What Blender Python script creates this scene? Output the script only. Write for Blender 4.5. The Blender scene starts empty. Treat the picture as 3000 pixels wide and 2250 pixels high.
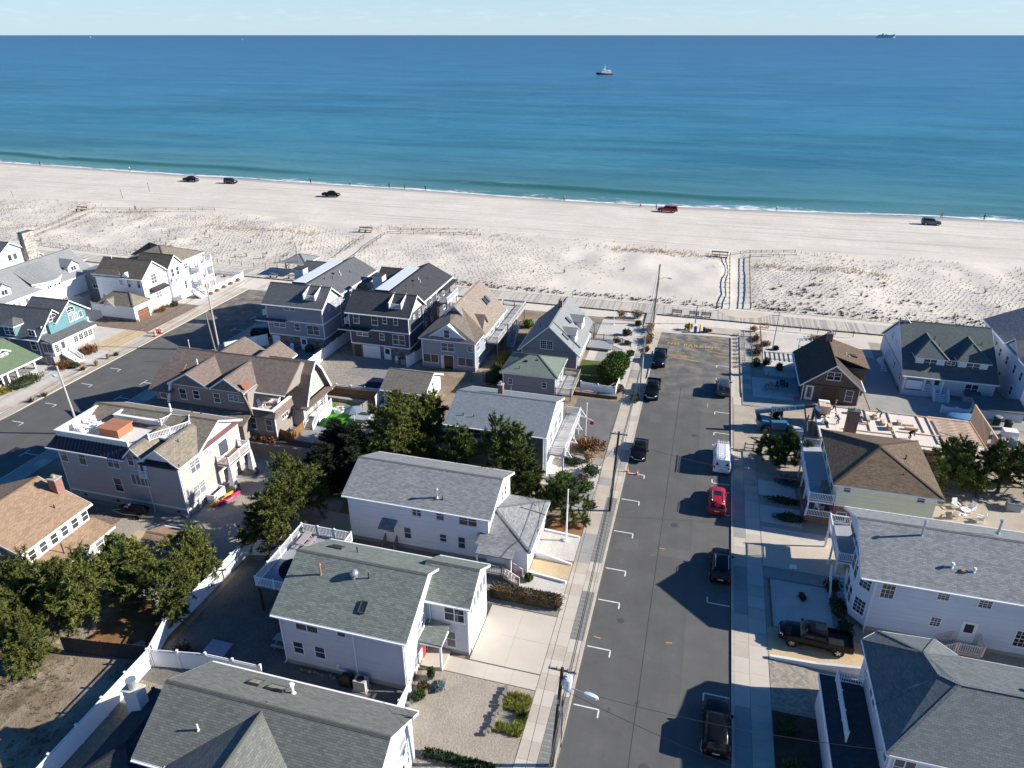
import bpy, bmesh, math, random
import numpy as np
from mathutils import Vector, Matrix
R = math.radians
random.seed(7)
S = bpy.context.scene
C = S.collection
# ---------------------------------------------------------------- camera, world, sun, exposure
cam = bpy.data.objects.new('camera', bpy.data.cameras.new('camera'))
C.objects.link(cam)
cam.data.sensor_width = 36
cam.data.lens = 24.98
cam.location = (0, 0, 46)
cam.rotation_euler = (R(90 - 26.17), 0, R(15.4))
cam.data.clip_start = 0.5
cam.data.clip_end = 200000
S.camera = cam
SUN_AZ, SUN_EL = 12.5, 26.5           # azimuth measured from +X towards +Y
w = bpy.data.worlds.new('World'); S.world = w; w.use_nodes = True
nt = w.node_tree; nt.nodes.clear()
sky = nt.nodes.new('ShaderNodeTexSky'); sky.sky_type = 'NISHITA'; sky.sun_disc = False
sky.sun_elevation = R(SUN_EL); sky.sun_rotation = R(90 - SUN_AZ)
sky.altitude = 0; sky.air_density = 0.7; sky.dust_density = 0.3; sky.ozone_density = 6.0
bg = nt.nodes.new('ShaderNodeBackground'); bg.inputs[1].default_value = 0.095
wo = nt.nodes.new('ShaderNodeOutputWorld')
# small fair-weather clouds in a low belt right round the horizon
tc = nt.nodes.new('ShaderNodeTexCoord')
mp = nt.nodes.new('ShaderNodeMapping'); mp.inputs['Scale'].default_value = (16, 16, 110)
nz = nt.nodes.new('ShaderNodeTexNoise'); nz.inputs['Scale'].default_value = 2.2; nz.inputs['Detail'].default_value = 6
cr = nt.nodes.new('ShaderNodeValToRGB'); cr.color_ramp.elements[0].position = .52; cr.color_ramp.elements[1].position = .75
sp = nt.nodes.new('ShaderNodeSeparateXYZ')
b1 = nt.nodes.new('ShaderNodeMapRange'); b1.inputs[1].default_value = .004; b1.inputs[2].default_value = .02
b2 = nt.nodes.new('ShaderNodeMapRange'); b2.inputs[1].default_value = .045; b2.inputs[2].default_value = .02
m1 = nt.nodes.new('ShaderNodeMath'); m1.operation = 'MULTIPLY'
m2 = nt.nodes.new('ShaderNodeMath'); m2.operation = 'MULTIPLY'
m3 = nt.nodes.new('ShaderNodeMath'); m3.operation = 'MULTIPLY'; m3.inputs[1].default_value = .22
mx = nt.nodes.new('ShaderNodeMix'); mx.data_type = 'RGBA'; mx.inputs[7].default_value = (6.2, 6.3, 6.4, 1)
L = nt.links.new
L(tc.outputs['Generated'], mp.inputs[0]); L(mp.outputs[0], nz.inputs[0]); L(nz.outputs[0], cr.inputs[0])
L(tc.outputs['Generated'], sp.inputs[0]); L(sp.outputs[2], b1.inputs[0]); L(sp.outputs[2], b2.inputs[0])
L(b1.outputs[0], m1.inputs[0]); L(b2.outputs[0], m1.inputs[1]); L(m1.outputs[0], m2.inputs[0]); L(cr.outputs[0], m2.inputs[1])
L(m2.outputs[0], m3.inputs[0]); L(m3.outputs[0], mx.inputs[0]); hs = nt.nodes.new('ShaderNodeHueSaturation'); hs.inputs['Saturation'].default_value = 1.2
hz = nt.nodes.new('ShaderNodeMapRange'); hz.interpolation_type = 'SMOOTHSTEP'; hz.inputs[1].default_value = .26; hz.inputs[2].default_value = -.05; hz.inputs[4].default_value = .92
hm = nt.nodes.new('ShaderNodeMix'); hm.data_type = 'RGBA'; hm.inputs[7].default_value = (3.75, 4.75, 5.25, 1)      # pale sea haze low over the horizon, all the way round
L(sky.outputs[0], hs.inputs['Color']); L(hs.outputs[0], hm.inputs[6]); L(sp.outputs[2], hz.inputs[0]); L(hz.outputs[0], hm.inputs[0]); L(hm.outputs[2], mx.inputs[6]); L(mx.outputs[2], bg.inputs[0]); L(bg.outputs[0], wo.inputs[0])
sv = Vector((math.cos(R(SUN_EL)) * math.cos(R(SUN_AZ)), math.cos(R(SUN_EL)) * math.sin(R(SUN_AZ)), math.sin(R(SUN_EL))))
sun = bpy.data.objects.new('sun', bpy.data.lights.new('sun', 'SUN')); C.objects.link(sun)
sun.data.energy = 5.0; sun.data.angle = R(0.5); sun.data.color = (1, .95, .87)
sun.rotation_euler = sv.to_track_quat('Z', 'Y').to_euler()
S.view_settings.view_transform = 'Standard'; S.view_settings.look = 'None'
S.view_settings.exposure = 0.8; S.view_settings.gamma = 1; S.view_settings.use_curve_mapping = False

# ---------------------------------------------------------------- materials
MATS = {}
class NT:
    def __init__(s, name):
        s.m = bpy.data.materials.new(name); s.m.use_nodes = True
        s.t = s.m.node_tree; s.p = s.t.nodes['Principled BSDF']; s.uv = None
    def n(s, ty, **k):
        o = s.t.nodes.new(ty)
        for a, b in k.items(): setattr(o, a, b)
        return o
    def l(s, a, b): s.t.links.new(a, b)
    def uvs(s):
        if not s.uv: s.uv = s.n('ShaderNodeUVMap').outputs[0]
        return s.uv
    def pos(s): return s.n('ShaderNodeNewGeometry').outputs['Position']
    def mapv(s, vec, sc, rot=(0, 0, 0), loc=(0, 0, 0)):
        o = s.n('ShaderNodeMapping'); o.inputs['Scale'].default_value = sc; o.inputs['Rotation'].default_value = rot
        o.inputs['Location'].default_value = loc; s.l(vec, o.inputs[0]); return o.outputs[0]
    def noise(s, vec, sc, det=4, rough=.55, dist=0):
        o = s.n('ShaderNodeTexNoise'); o.inputs['Scale'].default_value = sc; o.inputs['Detail'].default_value = det
        o.inputs['Roughness'].default_value = rough; o.inputs['Distortion'].default_value = dist
        s.l(vec, o.inputs[0]); return o.outputs[0]
    def voro(s, vec, sc, feat='F1', out='Distance'):
        o = s.n('ShaderNodeTexVoronoi', feature=feat); o.inputs['Scale'].default_value = sc; s.l(vec, o.inputs[0]); return o.outputs[out]
    def ramp(s, f, stops):
        o = s.n('ShaderNodeValToRGB'); e = o.color_ramp.elements
        while len(e) < len(stops): e.new(.5)
        for i, (p, c) in enumerate(stops):
            e[i].position = p; e[i].color = (*c, 1) if len(c) == 3 else (c[0],) * 3 + (1,)
        s.l(f, o.inputs[0]); return o.outputs[0]
    def mix(s, f, a, b, blend='MIX'):
        o = s.n('ShaderNodeMix', data_type='RGBA', blend_type=blend)
        for k, v in ((0, f), (6, a), (7, b)):
            if isinstance(v, (int, float)): o.inputs[k].default_value = v
            elif isinstance(v, tuple): o.inputs[k].default_value = (*v, 1)
            else: s.l(v, o.inputs[k])
        return o.outputs[2]
    def math(s, op, a, b=None):
        o = s.n('ShaderNodeMath', operation=op)
        for k, v in ((0, a), (1, b)):
            if v is None: continue
            if isinstance(v, (int, float)): o.inputs[k].default_value = v
            else: s.l(v, o.inputs[k])
        return o.outputs[0]
    def rng(s, v, a, b, c=0, d=1):
        o = s.n('ShaderNodeMapRange')
        for i, x in ((1, a), (2, b), (3, c), (4, d)): o.inputs[i].default_value = x
        s.l(v, o.inputs[0]); return o.outputs[0]
    def bump(s, h, st=.5, d=.02):
        o = s.n('ShaderNodeBump'); o.inputs['Strength'].default_value = st; o.inputs['Distance'].default_value = d
        s.l(h, o.inputs['Height']); s.l(o.outputs[0], s.p.inputs['Normal'])
    def col(s, c):
        if isinstance(c, tuple): s.p.inputs['Base Color'].default_value = (*c, 1)
        else: s.l(c, s.p.inputs['Base Color'])
    def setp(s, rough=.7, spec=.3, metal=0, coat=0):
        s.p.inputs['Roughness'].default_value = rough; s.p.inputs['Specular IOR Level'].default_value = spec
        s.p.inputs['Metallic'].default_value = metal; s.p.inputs['Coat Weight'].default_value = coat
def sc3(c, k): return tuple(min(1, x * k) for x in c)
def M(name, c=None, rough=.7, spec=.3, metal=0, coat=0, var=.12, scale=3.0):
    """plain painted / natural surface with a little uneven wear"""
    if name in MATS: return MATS[name]
    t = NT(name); t.setp(rough, spec, metal, coat)
    f = t.noise(t.pos(), scale, 5)
    t.col(t.mix(f, sc3(c, 1 - var), sc3(c, 1 + var))); MATS[name] = t.m; return t.m
SHC = {}
def shingle(name, c, v=.28, stain=.25, moss=None):
    if name in MATS: return MATS[name]
    SHC[name] = c
    t = NT(name); t.setp(.92, .15); u = t.uvs()
    br = t.n('ShaderNodeTexBrick', offset=.5, squash=1)
    t.l(u, br.inputs[0]); br.inputs['Color1'].default_value = (*sc3(c, 1 - v), 1); br.inputs['Color2'].default_value = (*sc3(c, 1 + v), 1)
    br.inputs['Mortar'].default_value = (*sc3(c, .42), 1); br.inputs['Scale'].default_value = 1
    br.inputs['Mortar Size'].default_value = .012; br.inputs['Brick Width'].default_value = .36; br.inputs['Row Height'].default_value = .155
    br.inputs['Bias'].default_value = 0; br.inputs['Mortar Smooth'].default_value = .3
    big = t.noise(t.pos(), .35, 5, .6)
    sm = t.noise(u, 14, 3)
    c1 = t.mix(t.rng(big, .35, .68), br.outputs[0], sc3(c, .62), 'MIX')
    c2 = t.mix(stain, br.outputs[0], c1)
    # streaks running down the slope
    st = t.noise(t.mapv(u, (2.2, .25, 1)), 1.0, 5)
    c4 = t.mix(t.rng(st, .5, .72, 0, .22), c2, sc3(c, .5))
    c3 = t.mix(t.rng(sm, .3, .7, 0, .3), c4, sc3(c, 1.35))
    t.col(c3)
    # every course steps up over the one below
    sep = t.n('ShaderNodeSeparateXYZ'); t.l(u, sep.inputs[0])
    fr = t.math('FRACT', t.math('DIVIDE', sep.outputs[1], .155))
    t.bump(t.math('ADD', t.math('MULTIPLY', br.outputs['Fac'], -.6), t.math('MULTIPLY', fr, -.8)), .55, .02)
    MATS[name] = t.m; return t.m
def capmat(m):
    c = SHC.get(m.name); return shingle(m.name + '_cap', sc3(c, .62), .15, .1) if c else m
def siding(name, c, pitch=.115, vertical=False, rough=.6):
    if name in MATS: return MATS[name]
    t = NT(name); t.setp(rough, .3); u = t.uvs()
    sep = t.n('ShaderNodeSeparateXYZ'); t.l(u, sep.inputs[0])
    fr = t.math('FRACT', t.math('DIVIDE', sep.outputs[0 if vertical else 1], pitch))
    br = t.n('ShaderNodeTexBrick', offset=.37); t.l(u, br.inputs[0]); br.inputs['Scale'].default_value = 1
    br.inputs['Brick Width'].default_value = 3.1; br.inputs['Row Height'].default_value = pitch; br.inputs['Mortar Size'].default_value = .004
    br.inputs['Color1'].default_value = (*sc3(c, .93), 1); br.inputs['Color2'].default_value = (*sc3(c, 1.05), 1); br.inputs['Mortar'].default_value = (*sc3(c, .7), 1)
    t.col(t.mix(t.rng(t.noise(t.pos(), .8, 5), .35, .75, 0, .25), br.outputs[0], sc3(c, .82)))
    t.bump(t.math('MULTIPLY', fr, -1.0), .5, .018); MATS[name] = t.m; return t.m
def brickm(name, c, bw=.22, rh=.075, mort=(.35, .33, .3), ms=.01, v=.3, bump=.5):
    if name in MATS: return MATS[name]
    t = NT(name); t.setp(.85, .2); u = t.uvs()
    br = t.n('ShaderNodeTexBrick', offset=.5); t.l(u, br.inputs[0]); br.inputs['Scale'].default_value = 1
    br.inputs['Brick Width'].default_value = bw; br.inputs['Row Height'].default_value = rh; br.inputs['Mortar Size'].default_value = ms
    br.inputs['Color1'].default_value = (*sc3(c, 1 - v), 1); br.inputs['Color2'].default_value = (*sc3(c, 1 + v), 1); br.inputs['Mortar'].default_value = (*mort, 1)
    t.col(t.mix(t.rng(t.noise(t.pos(), 1.3, 5), .35, .7, 0, .35), br.outputs[0], sc3(c, .7)))
    t.bump(t.math('MULTIPLY', br.outputs['Fac'], -1), bump, .01); MATS[name] = t.m; return t.m
def stonem(name, c, sc=2.6):
    if name in MATS: return MATS[name]
    t = NT(name); t.setp(.85, .2); u = t.uvs()
    v = t.n('ShaderNodeTexVoronoi'); v.inputs['Scale'].default_value = sc; t.l(t.mapv(u, (1, 1.5, 1)), v.inputs[0])
    ed = t.voro(t.mapv(u, (1, 1.5, 1)), sc, 'DISTANCE_TO_EDGE')
    hs = t.n('ShaderNodeSeparateColor'); t.l(v.outputs['Color'], hs.inputs[0])
    cc = t.mix(hs.outputs[0], sc3(c, .55), sc3(c, 1.5))
    t.col(t.mix(t.rng(ed, 0, .05), sc3(c, .35), cc)); t.bump(t.rng(ed, 0, .12), .8, .03); MATS[name] = t.m; return t.m
def ground(name, stops, sc=.8, fine=9.0, fw=.3, bump=.3, bd=.03, rough=.95, extra=None):
    """loose ground: broad tone noise by stops + a fine grain"""
    if name in MATS: return MATS[name]
    t = NT(name); t.setp(rough, .1); p = t.pos()
    b = t.noise(p, sc, 8, .62)
    f = t.noise(p, fine, 4, .7)
    v = t.math('ADD', t.math('MULTIPLY', b, 1 - fw), t.math('MULTIPLY', f, fw))
    c = t.ramp(v, stops)
    if extra: c = extra(t, p, c)
    t.col(c); t.bump(f, bump, bd); MATS[name] = t.m; return t.m
def foliage(name, dark, light, tip=None, trans=.0):
    if name in MATS: return MATS[name]
    t = NT(name); t.setp(.7, .2); p = t.pos()
    n1 = t.noise(p, 1.1, 3); n2 = t.noise(p, 7, 2)
    oi = t.n('ShaderNodeObjectInfo')
    v = t.math('ADD', t.math('MULTIPLY', n1, .55), t.math('MULTIPLY', n2, .45))
    c = t.ramp(v, [(.36, dark), (.62, light)] + ([(.72, tip)] if tip else []))
    hv = t.n('ShaderNodeHueSaturation'); t.l(c, hv.inputs['Color'])
    t.l(t.rng(oi.outputs['Random'], 0, 1, .8, 1.2), hv.inputs['Value'])
    t.col(hv.outputs[0]); MATS[name] = t.m; return t.m
def glassm(name, c=(.03, .036, .045), rough=.06, spec=.6):
    if name in MATS: return MATS[name]
    t = NT(name); t.setp(rough, spec); oi = t.n('ShaderNodeObjectInfo')
    t.col(t.mix(oi.outputs['Random'], sc3(c, .5), sc3(c, 2.0))); MATS[name] = t.m; return t.m

TRIM = M('white_trim', (.80, .80, .79), .5, .3, var=.03)
VINYL = M('white_vinyl', (.83, .84, .84), .35, .4, var=.03)
GLASS = glassm('window_glass', (.035, .042, .052))
GLASSL = glassm('curtained_glass', (.16, .17, .17), .1)
SKYL = glassm('skylight_glass', (.10, .17, .16), .08, .9)
ROOFW = M('white_membrane', (.62, .66, .68), .5, .3, var=.06)
DARKMET = M('dark_standing_seam', (.045, .03, .035), .4, .5, .3, var=.15)
GREYMET = M('grey_metal', (.38, .40, .42), .4, .5, .5, var=.1)
GALV = M('galvanised_steel', (.5, .52, .54), .4, .5, .6, var=.12)
BLACK = M('black_plastic', (.015, .015, .017), .5, .4)
RUBBER = M('tyre_rubber', (.018, .018, .018), .85, .2)
CHROME = M('bright_alloy', (.55, .56, .58), .28, .6, .8)
HEADL = M('lamp_lens', (.75, .77, .8), .12, .7)
TAILL = M('red_lens', (.35, .015, .02), .2, .6)
POLEW = M('weathered_pole_wood', (.23, .20, .17), .9, .1, var=.3, scale=5)
POLED = M('creosoted_pole_wood', (.055, .04, .033), .9, .1, var=.35, scale=5)
POLEL = M('new_pole_wood', (.42, .40, .36), .85, .1, var=.15)
FENCEW = M('weathered_board', (.24, .21, .17), .9, .1, var=.28, scale=2)
FENCEC = M('cedar_board', (.24, .13, .055), .85, .15, var=.4, scale=2)
FENCEG = M('dark_old_board', (.07, .06, .055), .9, .1, var=.3)
LUMBER = M('new_lumber', (.66, .49, .34), .8, .15, var=.15)
PLYW = M('plywood_deck', (.72, .63, .53), .8, .15, var=.12)
DECKG = M('grey_deck_board', (.30, .31, .33), .7, .2, var=.12)
DECKL = M('pale_deck_board', (.48, .46, .43), .8, .2, var=.12)
DECKR = M('red_deck_board', (.30, .12, .07), .7, .2, var=.2)
BRICKR = brickm('red_brick', (.26, .09, .055))
STONE = stonem('grey_fieldstone', (.22, .19, .16))
STONEL = stonem('pale_fieldstone', (.42, .37, .31))
CMU = brickm('concrete_block', (.34, .32, .29), .4, .2, (.28, .27, .25), .012, .08, .25)
CONC = M('grey_concrete', (.36, .34, .31), .9, .15, var=.15, scale=1.2)
PAVERB = brickm('brown_paver', (.23, .17, .13), .22, .11, (.13, .11, .09), .008, .3, .3)
PAVERG = brickm('grey_paver', (.27, .26, .24), .24, .16, (.15, .145, .14), .01, .22, .3)
PAVERT = brickm('tan_paver', (.33, .295, .245), .26, .17, (.2, .17, .13), .01, .28, .3)
ASPHD = ground('grey_drive_asphalt', [(.3, (.12, .115, .11)), (.7, (.2, .19, .175))], .5, 14, .35, .15)
WICKER = M('wicker_brown', (.16, .10, .06), .8, .2)
WHITEPL = M('white_plastic', (.82, .83, .84), .4, .4, var=.02)
BLUEC = M('blue_tarp', (.03, .12, .38), .5, .3)

# ---------------------------------------------------------------- mesh builder
def uv_of(me):
    n = len(me.polygons)
    if not n: return
    uvl = me.uv_layers.new(name='UVMap')
    co = np.empty(len(me.vertices) * 3); me.vertices.foreach_get('co', co); co = co.reshape(-1, 3)
    nr = np.empty(n * 3); me.polygons.foreach_get('normal', nr); nr = nr.reshape(-1, 3)
    lt = np.empty(n, dtype=int); me.polygons.foreach_get('loop_total', lt)
    lv = np.empty(len(me.loops), dtype=int); me.loops.foreach_get('vertex_index', lv)
    N = np.repeat(nr, lt, axis=0); P = co[lv]
    flat = np.abs(N[:, 2]) > .999
    U = np.stack([-N[:, 1], N[:, 0], np.zeros(len(N))], 1)
    ln = np.linalg.norm(U, axis=1); ln[ln < 1e-6] = 1; U /= ln[:, None]
    U[flat] = (1, 0, 0)
    V = np.cross(N, U); V[flat] = (0, 1, 0)
    uv = np.stack([(P * U).sum(1), (P * V).sum(1)], 1).astype(np.float32)
    uvl.data.foreach_set('uv', uv.ravel())
class MB:
    def __init__(s): s.v = []; s.f = []; s.mi = []
    def add(s, vs, fs, m=0):
        o = len(s.v); s.v += [tuple(map(float, q)) for q in vs]
        for f in fs: s.f.append(tuple(i + o for i in f)); s.mi.append(m)
        return s
    def box(s, x0, x1, y0, y1, z0, z1, m=0):
        return s.add([(x0, y0, z0), (x1, y0, z0), (x1, y1, z0), (x0, y1, z0), (x0, y0, z1), (x1, y0, z1), (x1, y1, z1), (x0, y1, z1)],
                     [(0, 3, 2, 1), (4, 5, 6, 7), (0, 1, 5, 4), (1, 2, 6, 5), (2, 3, 7, 6), (3, 0, 4, 7)], m)
    def obox(s, p0, p1, wd, h, m=0, up=None):
        """bar of width wd and height h between two points"""
        a = Vector(p0); b = Vector(p1); d = (b - a)
        if d.length < 1e-6: return s
        d.normalize(); u = Vector(up) if up else (Vector((0, 0, 1)) if abs(d.z) < .9 else Vector((0, 1, 0)))
        r = d.cross(u).normalized(); u = r.cross(d)
        q = []
        for c in (a, b):
            for i, j in ((-1, -1), (1, -1), (1, 1), (-1, 1)): q.append(c + r * (i * wd / 2) + u * (j * h / 2))
        return s.add(q, [(0, 1, 2, 3), (7, 6, 5, 4), (0, 4, 5, 1), (1, 5, 6, 2), (2, 6, 7, 3), (3, 7, 4, 0)], m)
    def tube(s, pts, rads, n=8, m=0, cap=True):
        pts = [Vector(p) for p in pts]
        if not isinstance(rads, (list, tuple)): rads = [rads] * len(pts)
        o = len(s.v); ref = None
        for i, p in enumerate(pts):
            d = (pts[min(i + 1, len(pts) - 1)] - pts[max(i - 1, 0)])
            d = d.normalized() if d.length > 1e-9 else Vector((0, 0, 1))
            if ref is None: ref = Vector((1, 0, 0)) if abs(d.x) < .8 else Vector((0, 1, 0))
            a = (ref - d * ref.dot(d)).normalized(); b = d.cross(a); ref = a
            for k in range(n):
                t = 2 * math.pi * k / n; q = p + (a * math.cos(t) + b * math.sin(t)) * rads[i]; s.v.append(tuple(q))
        for i in range(len(pts) - 1):
            for k in range(n):
                k2 = (k + 1) % n; s.f.append((o + i * n + k, o + i * n + k2, o + (i + 1) * n + k2, o + (i + 1) * n + k)); s.mi.append(m)
        if cap:
            s.f.append(tuple(o + k for k in reversed(range(n)))); s.mi.append(m)
            e = o + (len(pts) - 1) * n; s.f.append(tuple(e + k for k in range(n))); s.mi.append(m)
        return s
    def cyl(s, x, y, z0, z1, r, n=10, m=0, r1=None):
        return s.tube([(x, y, z0), (x, y, z1)], [r, r if r1 is None else r1], n, m)
    def ball(s, c, r, n=8, k=5, m=0, sc=(1, 1, 1)):
        o = len(s.v); cx, cy, cz = c
        for i in range(k + 1):
            ph = math.pi * i / k
            for j in range(n):
                th = 2 * math.pi * j / n
                s.v.append((cx + r * sc[0] * math.sin(ph) * math.cos(th), cy + r * sc[1] * math.sin(ph) * math.sin(th), cz + r * sc[2] * math.cos(ph)))
        for i in range(k):
            for j in range(n):
                j2 = (j + 1) % n; s.f.append((o + i * n + j, o + (i + 1) * n + j, o + (i + 1) * n + j2, o + i * n + j2)); s.mi.append(m)
        return s
    def prism(s, poly, axis, a0, a1, m=0, caps=True, mcap=None):
        """poly of (t,z) swept along X (t=y) or Y (t=x)"""
        n = len(poly); ar = sum(poly[i][0] * poly[(i + 1) % n][1] - poly[(i + 1) % n][0] * poly[i][1] for i in range(n))
        if ar < 0: poly = poly[::-1]
        vs = []
        for a in (a0, a1):
            for t, z in poly: vs.append((a, t, z) if axis == 'X' else (t, a, z))
        fs = [(i, (i + 1) % n, n + (i + 1) % n, n + i) for i in range(n)]
        c = [tuple(reversed(range(n))), tuple(range(n, 2 * n))]
        if axis == 'Y': fs = [f[::-1] for f in fs]; c = [f[::-1] for f in c]
        s.add(vs, fs, m)
        if caps: s.add(vs, c, m if mcap is None else mcap)
        return s
    def sheet(s, poly, z, th=.0, m=0):
        """flat polygon (x,y) with its top at z; with a thickness it gets sides"""
        n = len(poly); ar = sum(poly[i][0] * poly[(i + 1) % n][1] - poly[(i + 1) % n][0] * poly[i][1] for i in range(n))
        if ar < 0: poly = poly[::-1]
        if th <= 0: return s.add([(x, y, z) for x, y in poly], [tuple(range(n))], m)
        vs = [(x, y, z - th) for x, y in poly] + [(x, y, z) for x, y in poly]
        return s.add(vs, [tuple(range(n, 2 * n))] + [(i, (i + 1) % n, n + (i + 1) % n, n + i) for i in range(n)], m)
    def mesh(s, name, mats, org=(0, 0, 0), smooth=False, angle=35):
        me = bpy.data.meshes.new(name)
        ox, oy, oz = org
        me.from_pydata([(x - ox, y - oy, z - oz) for x, y, z in s.v], [], s.f)
        for q in (mats if isinstance(mats, (list, tuple)) else [mats]): me.materials.append(q)
        if any(s.mi): me.polygons.foreach_set('material_index', s.mi)
        me.update(); uv_of(me)
        if smooth:
            me.polygons.foreach_set('use_smooth', [True] * len(me.polygons)); me.set_sharp_from_angle(angle=R(angle))
        return me
    def build(s, name, mats, parent=None, smooth=False, angle=35, **props):
        org = parent.get('_org', (0, 0, 0)) if parent is not None else (0, 0, 0)
        o = bpy.data.objects.new(name, s.mesh(name, mats, org, smooth, angle)); C.objects.link(o)
        if parent is not None: o.parent = parent; o['_org'] = tuple(org)
        for k, v in props.items(): o[k] = v
        return o
USED = set()
def tag(o, label, cat, group=None):
    if label in USED and not group: print('DUP LABEL', label)
    USED.add(label); o['label'] = label; o['category'] = cat
    if group: o['group'] = group
    return o
def thing(name, label, cat, loc=(0, 0, 0), rz=0, group=None):
    o = bpy.data.objects.new(name, None); C.objects.link(o); o.empty_display_size = .3
    o.location = loc; o.rotation_euler = (0, 0, rz); o['_org'] = tuple(loc) if rz == 0 else (0, 0, 0)
    return tag(o, label, cat, group)
def local(name, label, cat, loc=(0, 0, 0), rz=0, group=None):
    """a thing whose parts are built in its own coordinates"""
    o = thing(name, label, cat, loc, rz, group); o['_org'] = (0, 0, 0); return o
def struct(o): o['kind'] = 'structure'; return o
def stuff(o): o['kind'] = 'stuff'; return o
def put(name, me, parent, loc=(0, 0, 0), rz=0):
    """a part sharing mesh data; loc in scene coordinates for world-built things"""
    o = bpy.data.objects.new(name, me); C.objects.link(o); org = parent.get('_org', (0, 0, 0)) if parent is not None else (0, 0, 0)
    o.location = (loc[0] - org[0], loc[1] - org[1], loc[2] - org[2]); o.rotation_euler = (0, 0, rz); o.parent = parent
    return o
def copy_tree(o, parent=None):
    c = o.copy(); C.objects.link(c); c.parent = parent
    for ch in list(o.children): copy_tree(ch, c)
    return c
def dup(o, loc, rz, label=None, scale=None, group=None):
    c = copy_tree(o); c.location = loc; c.rotation_euler = (0, 0, rz)
    if scale is not None: c.scale = (scale,) * 3 if not isinstance(scale, tuple) else scale
    if group: c['group'] = group
    if label: tag(c, label, o['category'], c.get('group'))
    return c
# ---------------------------------------------------------------- building kit
FACE = {'S': 0, 'E': math.pi / 2, 'W': -math.pi / 2, 'N': math.pi}
def spot(face, plane, u, z): return (u, plane, z) if face in 'SN' else (plane, u, z)
WC = {}
def window(root, face, plane, u, z, w, h, n=1, style='dh', glass=None, trim=None, sill=True, arch=False, label=None):
    glass = glass or GLASS; trim = trim or TRIM
    k = (round(w, 2), round(h, 2), n, style, trim.name, glass.name, sill, arch)
    if k not in WC:
        f = MB(); g = MB(); t = .062; d0, d1 = .03, -.05
        f.box(-w/2, -w/2 + t, d1, d0, 0, h).box(w/2 - t, w/2, d1, d0, 0, h)
        f.box(-w/2 + t, w/2 - t, d1, d0, h - t, h).box(-w/2 + t, w/2 - t, d1, d0, 0, t)
        if sill: f.box(-w/2 - .04, w/2 + .04, d1 - .04, d0, -.05, 0)
        iw = (w - 2 * t) / n
        for i in range(n):
            a = -w/2 + t + i * iw; b = a + iw
            if i: f.box(a - .035, a + .035, d1 + .004, d0, t, h - t)
            g.add([(a, -.014, t), (b, -.014, t), (b, -.014, h - t), (a, -.014, h - t)], [(0, 1, 2, 3)])
            if style in ('dh', 'grid', 'half'): f.box(a, b, -.04, d0, h * .5 - .025, h * .5 + .025)
            if style == 'grid' or style == 'half':
                zs = [h * .5 + (h * .5 - t) * q for q in (.5,)] + ([t + (h * .5 - t) * .5] if style == 'grid' else [])
                for q in zs: f.box(a, b, -.03, d0 - .02, q - .012, q + .012)
                for q in (1/3, 2/3):
                    f.box(a + iw * q - .012, a + iw * q + .012, -.028, d0 - .02, t if style == 'grid' else h * .5, h - t)
            if style == 'lite':
                m = max(2, round((h - 2 * t) / .35))
                for q in range(1, m): f.box(a, b, -.03, d0 - .02, t + (h - 2*t) * q / m - .012, t + (h - 2*t) * q / m + .012)
                f.box((a + b)/2 - .012, (a + b)/2 + .012, -.028, d0 - .02, t, h - t)
        if arch:
            r = w / 2; p = [(r * math.cos(q), h + r * .8 * math.sin(q)) for q in np.linspace(0, math.pi, 11)]
            for i in range(10): f.obox((p[i][0], -.01, p[i][1]), (p[i+1][0], -.01, p[i+1][1]), .08, .09, up=(0, 1, 0))
            g.add([(x * .97, -.013, z2) for x, z2 in p], [tuple(range(11))])
            f.box(-.02, .02, -.03, d0 - .02, h, h + r * .8)
        WC[k] = (f.mesh('window', [trim]), g.mesh('pane', [glass]))
    fm, gm = WC[k]
    o = put('window', fm, root, spot(face, plane, u, z), FACE[face])
    p = bpy.data.objects.new('pane', gm); C.objects.link(p); p.parent = o
    if label: o['label'] = label
    return o
def door(root, face, plane, u, z, w=.95, h=2.05, mat=None, glass=.45, name='door', label=None):
    mat = mat or TRIM; k = ('door', w, h, mat.name, glass)
    if k not in WC:
        f = MB(); g = MB(); t = .1
        f.box(-w/2 - t, -w/2, -.05, .03, 0, h + t).box(w/2, w/2 + t, -.05, .03, 0, h + t).box(-w/2, w/2, -.05, .03, h, h + t)
        f.box(-w/2, w/2, -.03, .025, 0, h, 1)
        if glass > 0: g.add([(-w/2 + .14, -.035, h * (1 - glass)), (w/2 - .14, -.035, h * (1 - glass)), (w/2 - .14, -.035, h - .14), (-w/2 + .14, -.035, h - .14)], [(0, 1, 2, 3)])
        hd = MB().ball((w/2 - .09, -.08, h * .48), .04, 6, 4)
        WC[k] = (f.mesh('door', [TRIM, mat]), g.mesh('pane', [GLASS]) if glass > 0 else None, hd.mesh('handle', [CHROME]))
    a, b, c = WC[k]; o = put(name, a, root, spot(face, plane, u, z), FACE[face])
    for nm, me in (('pane', b), ('handle', c)):
        if me: q = bpy.data.objects.new(nm, me); C.objects.link(q); q.parent = o
    if label: o['label'] = label
    return o
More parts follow.
